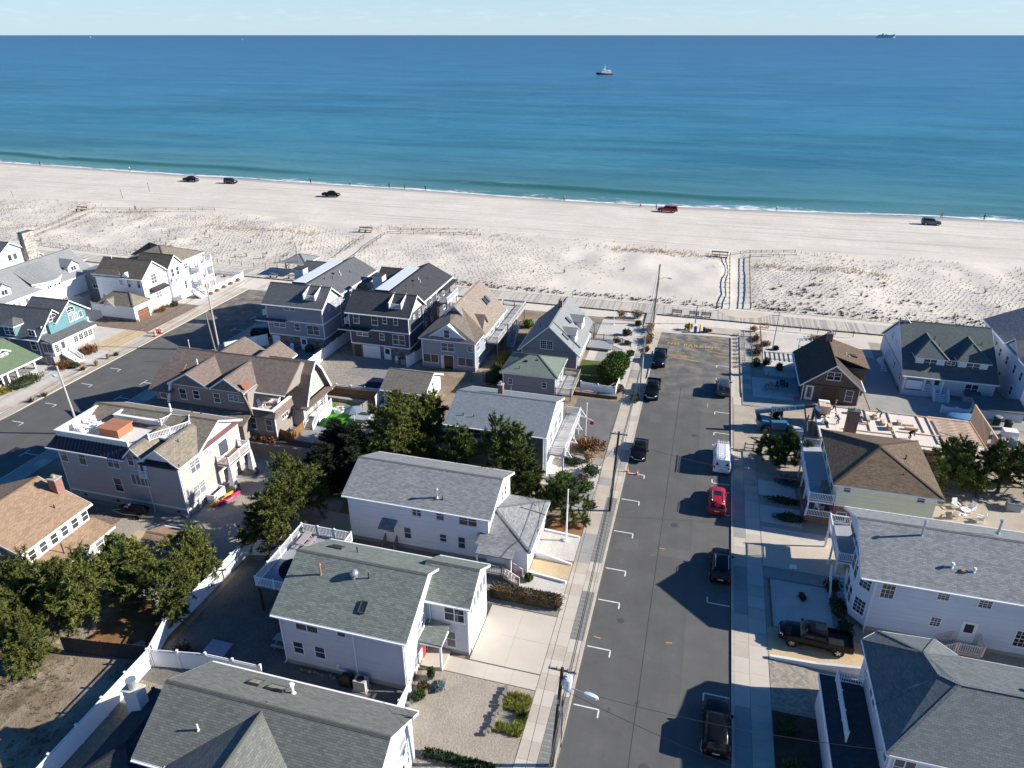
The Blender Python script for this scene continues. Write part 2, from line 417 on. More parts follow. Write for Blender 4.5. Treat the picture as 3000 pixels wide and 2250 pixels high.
def garage_door(root, face, plane, u, z, w, h, mat):
    f = MB(); t = .12
    f.box(-w/2 - t, -w/2, -.06, .03, 0, h + t).box(w/2, w/2 + t, -.06, .03, 0, h + t).box(-w/2, w/2, -.06, .03, h, h + t)
    o = put('garage_door', f.mesh('garage_door', [TRIM]), root, spot(face, plane, u, z), FACE[face])
    n = 4; me = MB(); me.box(-w/2, w/2, -.03, .02, .01, h / n - .015)
    k = max(3, int(w / .7))
    for i in range(k): me.box(-w/2 + w * (i + .12) / k, -w/2 + w * (i + .88) / k, -.045, -.03, h / n * .2, h / n * .8)
    pm = me.mesh('panel', [mat])
    for i in range(n):
        q = bpy.data.objects.new('panel', pm); C.objects.link(q); q.parent = o; q.location = (0, 0, i * h / n)
    return o
def walls(root, x0, x1, y0, y1, z0, z1, mat, corners=True, name='wall', trim=None, found=None, fh=.5):
    b = MB()
    if found:
        MB().box(x0 + .03, x1 - .03, y0 + .03, y1 - .03, z0 - .1, z0 + fh).build('foundation', found, root); z0 += fh
    b.box(x0, x1, y0, y1, z0, z1).build(name, mat, root)
    if corners:
        e = .012; c = .11
        for x in (x0, x1):
            for y in (y0, y1):
                xa, xb = (x - e, x + c) if x == x0 else (x - c, x + e)
                ya, yb = (y - e, y + c) if y == y0 else (y - c, y + e)
                MB().box(xa, xb, ya, yb, z0, z1 - .01).build('corner_board', trim or TRIM, root)
def band(root, x0, x1, y0, y1, z, h, mat=None, e=.03, name='trim_band'):
    b = MB(); b.box(x0 - e, x1 + e, y0 - e, y0 + .01, z, z + h).box(x0 - e, x1 + e, y1 - .01, y1 + e, z, z + h)
    b.box(x0 - e, x0 + .01, y0 + .011, y1 - .011, z, z + h).box(x1 - .01, x1 + e, y0 + .011, y1 - .011, z, z + h); b.build(name, mat or TRIM, root)
def gable(root, x0, x1, y0, y1, ze, zr, axis, roof, wall, over=.35, rake=None, trim=None, th=.16, ends=(True, True), wtop=None, gut=True, name='roof', mid=None):
    """pitched roof over a box; ze: roof top height above the side walls, zr: ridge; wall prism fills the gable ends"""
    trim = trim or TRIM; rake = over if rake is None else rake
    (a0, a1, t0, t1) = (x0, x1, y0, y1) if axis == 'X' else (y0, y1, x0, x1)
    tm = (t0 + t1) / 2 if mid is None else mid
    s0 = (zr - ze) / (tm - t0); s1 = (zr - ze) / (t1 - tm)
    e0 = (t0 - over, ze - s0 * over); e1 = (t1 + over, ze - s1 * over)
    ra0, ra1 = a0 - (rake if ends[0] else 0), a1 + (rake if ends[1] else 0)
    b = MB()
    b.prism([e0, (e0[0], e0[1] - th), (tm, zr - th), (tm, zr)], axis, ra0, ra1)
    b.prism([(tm, zr), (tm, zr - th), (e1[0], e1[1] - th), e1], axis, ra0, ra1)
    o = b.build(name, roof, root)
    c = MB(); rw = .16
    c.prism([(tm - rw, zr - s0 * rw + .03), (tm, zr + .035), (tm + rw, zr - s1 * rw + .03), (tm + rw, zr - s1 * rw + .005), (tm, zr + .004), (tm - rw, zr - s0 * rw + .005)], axis, ra0 + .02, ra1 - .02)
    cp = c.build('ridge_cap', capmat(roof), root)
    g = MB(); q = .012
    g.prism([(t0 + q, (wtop or ze) - th - .03), (t0 + q, ze - th - .03), (tm, zr - th - .02), (t1 - q, ze - th - .03), (t1 - q, (wtop or ze) - th - .03)], axis, a0 + q, a1 - q) if wtop is not None and wtop < ze else \
        g.prism([(t0 + q, ze - th - .05), (tm, zr - th - .02), (t1 - q, ze - th - .05)], axis, a0, a1)
    g.build('gable_wall', wall, root)
    # fascia along the eaves, rake boards up the gables
    f = MB()
    for (t, z, sg) in ((e0[0], e0[1], -1), (e1[0], e1[1], 1)):
        ta, tb = (t - .03, t - .002) if sg < 0 else (t + .002, t + .03)
        if axis == 'X': f.box(ra0, ra1, ta, tb, z - th - .05, z - .015)
        else: f.box(ta, tb, ra0, ra1, z - th - .05, z - .015)
    for i, a in enumerate((ra0, ra1)):
        if not ends[i]: continue
        p, qq = (a - .03, a - .002) if i == 0 else (a + .002, a + .03)
        hh = th + .07
        f.prism([(e0[0], e0[1] - .01), (tm, zr - .01), (e1[0], e1[1] - .01), (e1[0], e1[1] - hh), (tm, zr - hh), (e0[0], e0[1] - hh)], axis, p, qq)
    f.build('fascia', trim, root)
    if gut:
        for t, z, sg in ((e0[0] - .1, e0[1] - .1, -1), (e1[0] + .1, e1[1] - .1, 1)):
            gb = MB()
            if axis == 'X': gb.box(ra0 + .02, ra1 - .02, t - .06, t + .06, z - .06, z + .045)
            else: gb.box(t - .06, t + .06, ra0 + .02, ra1 - .02, z - .06, z + .045)
            gb.build('gutter', trim, root)
    return o
def hip(root, x0, x1, y0, y1, ze, zr, roof, over=.35, ridge=None, th=.16, trim=None, name='roof', caps=True):
    X0, X1, Y0, Y1 = x0 - over, x1 + over, y0 - over, y1 + over
    if ridge is None:
        w, d = X1 - X0, Y1 - Y0
        if w >= d: ridge = ((X0 + d/2, (Y0 + Y1)/2), (X1 - d/2, (Y0 + Y1)/2))
        else: ridge = (((X0 + X1)/2, Y0 + w/2), ((X0 + X1)/2, Y1 - w/2))
    (ax, ay), (bx, by) = ridge
    v = [(X0, Y0, ze), (X1, Y0, ze), (X1, Y1, ze), (X0, Y1, ze), (ax, ay, zr), (bx, by, zr)]
    al = abs(bx - ax) >= abs(by - ay)
    fs = [(0, 1, 5, 4), (1, 2, 5), (2, 3, 4, 5), (3, 0, 4)] if al else [(0, 1, 4), (1, 2, 5, 4), (2, 3, 5), (3, 0, 4, 5)]
    if abs(bx - ax) + abs(by - ay) < .01: v = v[:5]; fs = [(0, 1, 4), (1, 2, 4), (2, 3, 4), (3, 0, 4)]
    b = MB().add(v, fs)
    o = b.build(name, roof, root)
    f = MB().box(X0 + .004, X1 - .004, Y0 + .004, Y1 - .004, ze - th - .03, ze - .006); f.build('fascia', trim or TRIM, root)
    if caps:
        c = MB()
        pairs = [(0, 4), (3, 4), (1, 5), (2, 5), (4, 5)] if len(v) == 6 and al else ([(0, 4), (1, 4), (2, 5), (3, 5), (4, 5)] if len(v) == 6 else [(i, 4) for i in range(4)])
        for i, j in pairs:
            p, q = Vector(v[i]), Vector(v[j])
            if (p - q).length > .1: c.obox(p + Vector((0, 0, .01)), q + Vector((0, 0, .01)), .24, .05)
        c.build('hip_cap', capmat(roof), root)
    return o
def railing(root, pts, z, h=1.0, mat=None, sp=.15, name='railing', post=.11, closed=False, posts=1.9):
    mat = mat or VINYL; b = MB()
    if closed: pts = list(pts) + [pts[0]]
    for i in range(len(pts) - 1):
        a, c = Vector((*pts[i], 0)), Vector((*pts[i+1], 0)); d = c - a; n = max(1, round(d.length / posts))
        for k in range(n + (1 if i == len(pts) - 2 and not closed else 0)):
            p = a + d * (k / n); b.box(p.x - post/2, p.x + post/2, p.y - post/2, p.y + post/2, z, z + h + .06).box(p.x - post*.65, p.x + post*.65, p.y - post*.65, p.y + post*.65, z + h + .06, z + h + .1)
        b.obox((a.x, a.y, z + h - .03), (c.x, c.y, z + h - .03), .085, .07); b.obox((a.x, a.y, z + .12), (c.x, c.y, z + .12), .06, .06)
        m = int(d.length / sp)
        for k in range(1, m):
            p = a + d * (k / m); b.box(p.x - .02, p.x + .02, p.y - .02, p.y + .02, z + .14, z + h - .06)
    return b.build(name, mat, root)
def deck(root, x0, x1, y0, y1, z, floor=None, legs=(), frame=None, th=.24, leg=.16, name='deck'):
    o = MB().box(x0, x1, y0, y1, z - .05, z).build(name, floor or DECKG, root)
    MB().box(x0 + .02, x1 - .02, y0 + .02, y1 - .02, z - th, z - .053).build('deck_frame', frame or TRIM, root)
    lm = None
    for (x, y) in legs:
        if lm is None: lm = MB().box(-leg/2, leg/2, -leg/2, leg/2, 0, z - th - .002).mesh('post', [frame or TRIM])
        put('post', lm, root, (x, y, 0))
    return o
def stairs(root, x, y, z, dx, dy, w, n=None, mat=None, rail=None, run=.27, risers=True, railm=None):
    """steps going down from (x,y,z) in direction (dx,dy); each tread a part"""
    n = n or max(2, round(z / .18)); mat = mat or DECKG; px, py = -dy, dx
    tm = MB().box(-.15 if dx else -w/2, .15 if dx else w/2, -w/2 if dx else -.15, w/2 if dx else .15, -.04, 0).mesh('tread', [mat])
    L_ = n * run; s = MB()
    for k in range(n):
        zz = z - z * (k + 1) / (n + 1); cx, cy = x + dx * (k + .5) * run, y + dy * (k + .5) * run
        put('tread', tm, root, (cx, cy, zz))
        if risers: s.box(cx + (-.16 * dx - .01 if dx else -w/2 + .02), cx + (-.16 * dx + .01 if dx else w/2 - .02), cy + (-w/2 + .02 if dx else -.16 * dy - .01), cy + (w/2 - .02 if dx else -.16 * dy + .01), zz, zz + z/(n + 1) - .045)
    for sg in (-1, 1):
        ox, oy = px * sg * (w/2 + .03), py * sg * (w/2 + .03)
        s.obox((x + ox, y + oy, z - .2), (x + ox + dx * L_, y + oy + dy * L_, .02), .05, .26)
    s.build('stringer', railm or TRIM, root)
    if rail:
        for sg in (-1, 1):
            b = MB(); ox, oy = px * sg * (w/2 + .06), py * sg * (w/2 + .06); a = Vector((x + ox, y + oy, z)); e = Vector((x + ox + dx * L_, y + oy + dy * L_, .08))
            for p in (a, e): b.box(p.x - .055, p.x + .055, p.y - .055, p.y + .055, p.z - .08, p.z + rail + .06)
            b.obox(a + Vector((0, 0, rail)), e + Vector((0, 0, rail)), .08, .07); b.obox(a + Vector((0, 0, .14)), e + Vector((0, 0, .14)), .05, .05)
            m = int((e - a).length / .17)
            for k in range(1, m): p = a.lerp(e, k / m); b.box(p.x - .018, p.x + .018, p.y - .018, p.y + .018, p.z + .15, p.z + rail)
            b.build('stair_railing', railm or VINYL, root)
def pipe(root, x, y, z, h=.5, r=.05, mat=None, cap=False, name='vent_pipe'):
    b = MB().cyl(x, y, z - .15, z + h, r, 8)
    if cap: b.cyl(x, y, z + h - .02, z + h + .12, r * 1.9, 8, r1=r * 1.2)
    b.cyl(x, y, z - .1, z + .06, r * 2, 8, r1=r * 1.05)
    return b.build(name, mat or BLACK, root)
def chimney(root, x0, x1, y0, y1, z0, z1, mat, cap=None, pot=True):
    o = MB().box(x0, x1, y0, y1, z0, z1).build('chimney', mat, root); e = .06
    ob = bpy.data.objects.new('chimney_cap', MB().box(x0 - e, x1 + e, y0 - e, y1 + e, z1 + .002, z1 + .12).mesh('chimney_cap', [cap or CONC], root['_org'])); C.objects.link(ob); ob.parent = o
    if pot:
        cx, cy = (x0 + x1)/2, (y0 + y1)/2
        q = bpy.data.objects.new('flue', MB().cyl(cx, cy, z1 + .1, z1 + .45, min(.16, (x1 - x0) * .3), 8).mesh('flue', [M('flue_clay', (.4, .3, .2))], root['_org'])); C.objects.link(q); q.parent = o
    return o
def skylight(root, c, w, l, nrm, up, mat=None):
    """framed skylight lying on a roof slope: centre, width across, length up the slope"""
    n = Vector(nrm).normalized(); u = Vector(up).normalized(); r = u.cross(n).normalized(); c = Vector(c)
    f = MB(); 
    def P(a, b, d): return tuple(c + r * a + u * b + n * d)
    for a0, a1, b0, b1 in ((-w/2, -w/2 + .08, -l/2, l/2), (w/2 - .08, w/2, -l/2, l/2), (-w/2 + .08, w/2 - .08, -l/2, -l/2 + .08), (-w/2 + .08, w/2 - .08, l/2 - .08, l/2)):
        f.add([P(a0, b0, -.02), P(a1, b0, -.02), P(a1, b1, -.02), P(a0, b1, -.02), P(a0, b0, .12), P(a1, b0, .12), P(a1, b1, .12), P(a0, b1, .12)],
              [(0, 3, 2, 1), (4, 5, 6, 7), (0, 1, 5, 4), (1, 2, 6, 5), (2, 3, 7, 6), (3, 0, 4, 7)])
    o = f.build('skylight', M('bronze_frame', (.12, .11, .10), .5, .4, .3), root)
    g = MB().add([P(-w/2 + .07, -l/2 + .07, .09), P(w/2 - .07, -l/2 + .07, .09), P(w/2 - .07, l/2 - .07, .09), P(-w/2 + .07, l/2 - .07, .09)], [(0, 1, 2, 3)])
    q = bpy.data.objects.new('pane', g.mesh('pane', [mat or SKYL], root['_org'])); C.objects.link(q); q.parent = o
    return o
def spout(root, x, y, z1, z0=.1, mat=None):
    MB().box(x - .04, x + .04, y - .035, y + .035, z0, z1).obox((x, y, z0 + .04), (x + .0, y - .3, z0), .07, .07).build('downspout', mat or TRIM, root)
def slope_box(root, name, mat, x, y, z, w, d, h):  # little box vent on a roof
    return MB().box(x - w/2, x + w/2, y - d/2, y + d/2, z - .2, z + h).build(name, mat, root)
def fence(name, label, cat, pts, h, mat, style='vinyl', panel=2.4, z=.1, group=None, gaps=()):
    """a fence is one thing: every post and every panel (or rail span) is a part of its own"""
    root = thing(name, label, cat, (pts[0][0], pts[0][1], z), group=group); cache = {}
    def part(nm, mk, key, loc, rz):
        if key not in cache: cache[key] = mk().mesh(nm, [mat])
        put(nm, cache[key], root, loc, rz)
    for i in range(len(pts) - 1):
        a, b = Vector((*pts[i], 0)), Vector((*pts[i+1], 0)); d = b - a; n = max(1, round(d.length / panel)); L_ = d.length / n; rz = math.atan2(d.y, d.x)
        for k in range(n + 1):
            if k == n and i < len(pts) - 2: continue
            p = a + d * (k / n)
            if style == 'vinyl': mk = lambda: MB().box(-.065, .065, -.065, .065, 0, h + .1).box(-.085, .085, -.085, .085, h + .1, h + .15)
            elif style == 'wire': mk = lambda: MB().box(-.045, .045, -.045, .045, 0, h)
            elif style in ('rail', 'thick'): mk = lambda: MB().cyl(0, 0, 0, h, .09, 6)
            else: mk = lambda: MB().box(-.05, .05, .03, .13, 0, h + .03)
            part('post', mk, ('p',), (p.x, p.y, z), rz)
        for k in range(n):
            p = a + d * (k / n); l2 = round(L_, 2)
            def pan(l2=l2):
                m = MB()
                if style == 'vinyl':
                    m.box(.065, l2 - .065, -.02, .02, .05, h - .32).box(.065, l2 - .065, -.03, .03, h - .32, h - .22).box(.065, l2 - .065, -.03, .03, h - .08, h).box(.065, l2 - .065, -.03, .03, .02, .12)
                    q = .1
                    while q < l2 - .08: m.box(q, q + .03, -.012, .012, h - .22, h - .08); q += .1
                    q = .3
                    while q < l2 - .1: m.box(q, q + .012, -.026, .026, .12, h - .32); q += .2
                elif style == 'solid':
                    m.box(.065, l2 - .065, -.02, .02, .05, h)
                elif style == 'board':
                    q = .0; r = random.Random(5)
                    while q < l2 - .04: hh = h + r.uniform(-.02, .02); m.box(q, q + .125, -.012, .012 + r.uniform(0, .006), .04, hh); q += .142
                    m.box(0, l2, .012, .06, .3, .4).box(0, l2, .012, .06, h - .4, h - .3)
                elif style == 'picket':
                    q = .06
                    while q < l2 - .08:
                        s_ = math.sin(math.pi * q / l2); m.box(q, q + .075, -.012, .012, .06, h - .18 * s_); q += .13
                    m.box(.06, l2 - .06, .012, .05, .2, .28).box(.06, l2 - .06, .012, .05, h - .4, h - .32)
                elif style == 'thick':
                    for q in (h - .1, h * .55): m.tube([(0, 0, q), (l2 * .5, .06, q - .08), (l2, 0, q)], .075, 6)  # rails made extra thick so their cast shadows show as dark lines
                elif style == 'rail':
                    m.obox((0, 0, h - .1), (l2, 0, h - .1), .06, .08).obox((0, 0, h * .5), (l2, 0, h * .5), .05, .07)
                elif style == 'wire':
                    for q in np.linspace(.15, h - .05, 6): m.obox((0, 0, q), (l2, 0, q), .008, .008)
                    q = .3
                    while q < l2: m.box(q - .006, q + .006, -.006, .006, .1, h - .04); q += .3
                return m
            part('panel' if style in ('vinyl', 'solid', 'board', 'picket') else 'rail_span', pan, ('s', l2), (p.x, p.y, z), rz)
    return root
# ---------------------------------------------------------------- ground, sea
SHX = [-3000, -420, -280, -240, -200, -168, -135, -92, -44, -18, 19, 54, 84, 160, 3000]
SHY = [239, 239, 233, 230.6, 228, 227, 226, 224.5, 220.5, 220.3, 223, 226, 227.5, 229, 229]
def shore(x):
    """smoothed waterline"""
    x = np.asarray(x, float); s = 0
    for dx in (-24, -12, 0, 12, 24): s = s + np.interp(x + dx, SHX, SHY)
    return s / 5
def axis(lo, hi, a, b, st, g=1.35):
    c = list(np.arange(a, b + .001, st)); k = st
    while c[-1] < hi: k *= g; c.append(min(hi, c[-1] + k))
    k = st
    while c[0] > lo: k *= g; c.insert(0, max(lo, c[0] - k))
    return np.array(c)
def grid(name, X, Y, Z, mat, **at):
    ny, nx = X.shape; me = bpy.data.meshes.new(name)
    v = np.stack([X, Y, Z], -1).reshape(-1, 3)
    i = np.arange(ny * nx).reshape(ny, nx); f = np.stack([i[:-1, :-1], i[:-1, 1:], i[1:, 1:], i[1:, :-1]], -1).reshape(-1, 4)
    me.vertices.add(len(v)); me.vertices.foreach_set('co', v.astype(np.float32).ravel())
    me.loops.add(f.size); me.loops.foreach_set('vertex_index', f.ravel().astype(np.int32))
    me.polygons.add(len(f)); me.polygons.foreach_set('loop_start', np.arange(0, f.size, 4, dtype=np.int32)); me.polygons.foreach_set('loop_total', np.full(len(f), 4, np.int32))
    me.update(calc_edges=True); me.polygons.foreach_set('use_smooth', [True] * len(f))
    for k, a in at.items():
        q = me.attributes.new(k, 'FLOAT', 'POINT'); q.data.foreach_set('value', a.ravel().astype(np.float32))
    me.materials.append(mat); o = bpy.data.objects.new(name, me); C.objects.link(o); return struct(o)
def vnoise(x, y, s, seed=0):
    """cheap smooth value noise"""
    r = np.random.RandomState(seed); T = r.rand(256, 256); x = x / s; y = y / s
    xi = np.floor(x).astype(int); yi = np.floor(y).astype(int); fx = x - xi; fy = y - yi
    fx = fx*fx*(3 - 2*fx); fy = fy*fy*(3 - 2*fy)
    g = lambda a, b: T[a % 256, b % 256]
    return (g(xi, yi)*(1-fx) + g(xi+1, yi)*fx)*(1-fy) + (g(xi, yi+1)*(1-fx) + g(xi+1, yi+1)*fx)*fy - .5

def sand_mat():
    t = NT('beach_sand'); t.setp(.95, .1); p = t.pos()
    a = t.n('ShaderNodeAttribute', attribute_name='sea'); d = a.outputs['Fac']
    big = t.noise(p, .06, 6, .6); med = t.noise(p, .9, 6, .65); fine = t.noise(p, 12, 3, .7)
    c = t.ramp(big, [(.3, (.58, .515, .42)), (.5, (.66, .592, .49)), (.7, (.71, .645, .545))])
    c = t.mix(t.rng(med, .38, .62, 0, .5), c, (.54, .485, .42))
    c = t.mix(t.rng(fine, .4, .65, 0, .3), c, (.72, .66, .57))
    # tyre tracks and raked lines running along the hard strip of beach
    tr = t.noise(t.mapv(p, (.012, .75, 1), (0, 0, .02)), 1.0, 7, .72, .35)
    tr2 = t.noise(t.mapv(p, (.03, 2.4, 1), (0, 0, -.03)), 1.0, 4, .7, .5)
    strip = t.math('MULTIPLY', t.rng(d, -56, -46), t.rng(d, -3, -8))
    k = t.math('MULTIPLY', t.math('MAXIMUM', t.rng(tr, .53, .66, 0, .9), t.rng(tr2, .55, .68, 0, .8)), strip)
    c = t.mix(k, c, (.37, .325, .275))
    # town side: greyer gravelly soil between the lots
    sep = t.n('ShaderNodeSeparateXYZ'); t.l(p, sep.inputs[0])
    town = t.rng(sep.outputs[1], 119, 116)
    c = t.mix(t.math('MULTIPLY', town, .55), c, t.ramp(med, [(.35, (.28, .235, .18)), (.65, (.45, .39, .31))]))
    wet = t.rng(d, -7.5, -1.5)
    c = t.mix(t.math('MULTIPLY', wet, .75), c, (.26, .215, .165))
    t.col(c); t.l(t.rng(wet, 0, 1, .95, .35), t.p.inputs['Roughness'])
    h = t.math('ADD', t.math('MULTIPLY', med, 1.0), t.math('MULTIPLY', fine, .25)); h = t.math('ADD', h, t.math('MULTIPLY', t.math('MULTIPLY', tr2, strip), .8))
    t.bump(h, .5, .12); return t.m
xs = axis(-3000, 3000, -320, 130, 1.6); ys = np.concatenate([axis(-1500, 116, 100, 116, 8), np.arange(117.5, 262, 1.25)])
GX, GY = np.meshgrid(xs, ys); sea = GY - shore(GX)
dune = np.clip((GY - 132) / 6, 0, 1) * np.clip((-sea - 50) / 10, 0, 1)
beach = np.clip((GY - 133) / 8, 0, 1)
GZ = dune * (.35 + .9 * vnoise(GX, GY, 14, 1) + .55 * vnoise(GX, GY, 4.5, 2)) * np.clip((168 - GY) / 3 + 1, .35, 1)
GZ += beach * (.10 * vnoise(GX, GY, 3.1, 3) + .22 * vnoise(GX, GY * 2.5, 18, 4))
ridge = np.exp(-((GY - 171 - 3 * vnoise(GX, GY * 0, 30, 5)) / 3.2) ** 2); GZ += ridge * (.55 + .8 * vnoise(GX, GY, 9, 6))
slope = np.minimum(0, -.5 - .062 * sea); GZ = np.where(sea > -8.1, slope + GZ * np.clip((-sea - 2) / 12, 0, 1), GZ)
for (px, hw) in ((7.8, 2.2),): GZ *= 1 - .9 * np.exp(-((GX - px) / hw) ** 4) * (GY < 167)
ground_o = grid('ground', GX, GY, GZ, sand_mat(), sea=sea)

def sea_mat():
    t = NT('sea_water'); t.setp(.35, .012); p = t.pos(); t.p.inputs['IOR'].default_value = 1.33
    a = t.n('ShaderNodeAttribute', attribute_name='sea'); d = a.outputs['Fac']
    w = t.noise(t.mapv(p, (.012, .03, 1)), 1.0, 6, .6); dd = t.math('MULTIPLY', d, t.rng(w, .3, .7, .65, 1.45))
    lg = t.math('LOGARITHM', t.math('MAXIMUM', dd, 1.0), 10.0)
    c = t.ramp(t.math('DIVIDE', lg, 4.0), [(.0, (.16, .235, .215)), (.25, (.10, .235, .235)), (.38, (.072, .205, .238)), (.52, (.032, .175, .26)), (.7, (.020, .145, .275)), (.82, (.014, .115, .255)), (.95, (.010, .085, .215))])
    # wind ruffles, fine chop; the broad dark streaks paint in cloud shadow
    ch = t.noise(t.mapv(p, (.10, .35, 1), (0, 0, .12)), 1.0, 6, .65); ch2 = t.noise(t.mapv(p, (.006, .028, 1), (0, 0, -.06)), 1.0, 5, .6)
    c = t.mix(t.rng(ch, .46, .66, 0, .55), c, (.085, .25, .31), 'MIX'); c = t.mix(t.rng(ch2, .42, .62, 0, .42), c, (.010, .075, .12))
    ch3 = t.noise(t.mapv(p, (.018, .075, 1), (0, 0, .05)), 1.0, 7, .7); c = t.mix(t.rng(ch3, .48, .68, 0, .4), c, (.075, .225, .31)); c = t.mix(t.rng(ch3, .46, .32, 0, .35), c, (.010, .085, .165))
    # the swell about to break is a darker bottle green
    sw = t.n('ShaderNodeAttribute', attribute_name='swell').outputs['Fac']
    c = t.mix(t.math('MULTIPLY', sw, .85), c, (.028, .115, .095))
    f1 = t.noise(t.mapv(p, (.16, .42, 1)), 1.0, 8, .72, .8); f2 = t.noise(t.mapv(p, (.022, .05, 1)), 1.0, 3)
    lim = t.math('ADD', t.math('MULTIPLY', d, .026), t.rng(f2, .3, .7, .42, .62))
    foam = t.math('MULTIPLY', t.rng(t.math('SUBTRACT', f1, lim), -.08, .05), t.rng(d, 14, 8))
    edge = t.rng(t.math('ABSOLUTE', t.math('SUBTRACT', d, t.rng(f2, .3, .7, -1.5, 2.6))), 1.1, .3)
    foam = t.math('MAXIMUM', foam, t.math('MULTIPLY', edge, t.rng(f1, .3, .5)))
    # a broken crest further out
    cx = t.n('ShaderNodeAttribute', attribute_name='crest').outputs['Fac']
    foam = t.math('MAXIMUM', foam, t.math('MULTIPLY', cx, t.rng(t.math('MULTIPLY', f1, t.rng(f2, .45, .6)), .45, .55)))
    t.col(t.mix(foam, c, (.78, .80, .80))); t.l(t.rng(foam, 0, 1, .3, .9), t.p.inputs['Roughness'])
    b = t.math('ADD', t.noise(t.mapv(p, (.35, .8, 1)), 1.0, 7, .7), t.math('MULTIPLY', ch, 1.6)); t.bump(b, .45, .35); return t.m
xs = axis(-90000, 90000, -330, 140, 2.0); ds = np.concatenate([np.arange(-9, 70, 1.1), axis(70, 110000, 70, 75, 2.5, 1.22)[1:]])
WX, D = np.meshgrid(xs, ds); fade = np.clip(1 - D / 400, 0, 1); WY = 226 + (shore(WX) - 226) * fade + D
wob = 5 * vnoise(WX, D * 0, 45, 11) + 2 * vnoise(WX, D * 0, 17, 12)
c0 = 19 + wob; amp = np.clip(.55 + 1.1 * vnoise(WX, D * 0, 60, 13), .1, 1.2)
swell = amp * np.exp(-((D - c0) / np.where(D < c0, 2.2, 4.5)) ** 2)
s2 = .6 * np.exp(-((D - 33 - wob * .7) / 4.5) ** 2) * np.clip(.5 + 1.4 * vnoise(WX, D * 0, 70, 14), 0, 1)
WZ = -.5 + .55 * swell + .3 * s2 + .08 * vnoise(WX, D, 6, 15) * np.clip(D / 10, 0, 1)
sh = np.clip(amp, 0, 1) * np.exp(-((D - c0 + 2.2) / 2.6) ** 2) + .35 * s2
grid('sea', WX, WY, WZ, sea_mat(), sea=D, swell=sh, crest=np.exp(-((D - c0 + .5) / 1.6) ** 2) * np.clip(-.1 + 1.6 * vnoise(WX, D * 0, 38, 16), 0, 1) * .25)

# ---------------------------------------------------------------- roads and pavements
def asphalt(name, base):
    t = NT(name); t.setp(.88, .25); p = t.pos()
    b = t.noise(p, .35, 6, .6); f = t.noise(p, 22, 3, .7); lane = t.noise(t.mapv(p, (.9, .02, 1)), 1.0, 4)
    c = t.ramp(b, [(.3, sc3(base, .82)), (.55, base), (.75, sc3(base, 1.22))])
    c = t.mix(t.rng(lane, .4, .65, 0, .28), c, sc3(base, .72)); c = t.mix(t.rng(f, .35, .7, 0, .4), c, sc3(base, 1.4))
    # spilled sand drifts towards the beach end, oil, a few sealed cracks
    sep = t.n('ShaderNodeSeparateXYZ'); t.l(p, sep.inputs[0])
    sd = t.math('MULTIPLY', t.rng(sep.outputs[1], 84, 117), t.rng(t.noise(p, .45, 6, .65), .42, .66, 0, .8)); c = t.mix(sd, c, (.36, .31, .25))
    sd2 = t.rng(t.noise(p, .55, 7, .7), .63, .74, 0, .5); c = t.mix(sd2, c, sc3(base, 1.9))
    cr = t.voro(t.mapv(p, (.16, .09, 1)), 1.0, 'DISTANCE_TO_EDGE'); wig = t.noise(p, 1.2, 4)
    c = t.mix(t.rng(t.math('ADD', cr, t.math('MULTIPLY', wig, .05)), .022, .030, .12, 0), c, sc3(base, .45))
    o = t.rng(t.noise(p, .8, 2), .70, .78, 0, .55); c = t.mix(o, c, sc3(base, .4))
    t.col(c); t.bump(f, .25, .01); return t.m
ASPH = asphalt('road_asphalt', (.108, .105, .098)); ASPH2 = asphalt('side_road_asphalt', (.108, .106, .10))
ASPHP = asphalt('patched_asphalt', (.122, .118, .108))
WPAINT = ground('white_road_paint', [(.3, (.45, .45, .44)), (.6, (.78, .78, .76))], 2.5, 12, .5, .1)
YPAINT = ground('yellow_road_paint', [(.30, (.24, .19, .10)), (.5, (.66, .40, .06))], 1.6, 9, .5, .1)
SLAB = ground('pavement_concrete', [(.3, (.40, .34, .265)), (.5, (.48, .415, .335)), (.7, (.55, .48, .40))], .55, 10, .35, .15, .01)
SLAB2 = ground('fresh_concrete', [(.3, (.50, .44, .36)), (.7, (.58, .52, .44))], .4, 10, .3, .1, .01)
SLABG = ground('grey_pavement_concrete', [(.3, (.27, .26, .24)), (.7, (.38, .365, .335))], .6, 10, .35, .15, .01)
KERB = ground('kerb_concrete', [(.3, (.42, .37, .30)), (.7, (.56, .50, .42))], .8, 8, .4, .15, .01)
GRAVW = ground('white_pebbles', [(.28, (.40, .36, .31)), (.5, (.55, .51, .455)), (.72, (.68, .64, .585))], .5, 7, .62, .9, .06)
GRAVT = ground('tan_pebbles', [(.28, (.26, .215, .165)), (.5, (.36, .31, .25)), (.72, (.46, .41, .345))], .5, 7, .62, .9, .06)
GRAVG = ground('grey_pebbles', [(.28, (.17, .155, .14)), (.5, (.26, .245, .22)), (.72, (.37, .35, .32))], .5, 7, .62, .9, .06)
GRAVO = ground('golden_gravel', [(.28, (.42, .30, .16)), (.5, (.54, .41, .25)), (.72, (.63, .51, .35))], .4, 7, .5, .7, .05)
SOIL = ground('sandy_soil', [(.3, (.17, .12, .08)), (.5, (.27, .21, .145)), (.7, (.46, .40, .32))], .35, 5, .35, .8, .1)
NEEDLE = ground('pine_needle_litter', [(.3, (.15, .075, .035)), (.55, (.29, .15, .07)), (.75, (.36, .24, .14))], .6, 8, .4, .8, .06)
TURF = ground('artificial_turf', [(.3, (.05, .22, .02)), (.7, (.075, .31, .035))], .8, 16, .4, .4, .03)
PATIO = M('bluestone_flag', (.27, .28, .28), .85, .2, var=.2, scale=1)
MULCH = ground('dark_mulch', [(.3, (.05, .035, .025)), (.7, (.13, .09, .065))], 1.5, 8, .5, .9, .08)
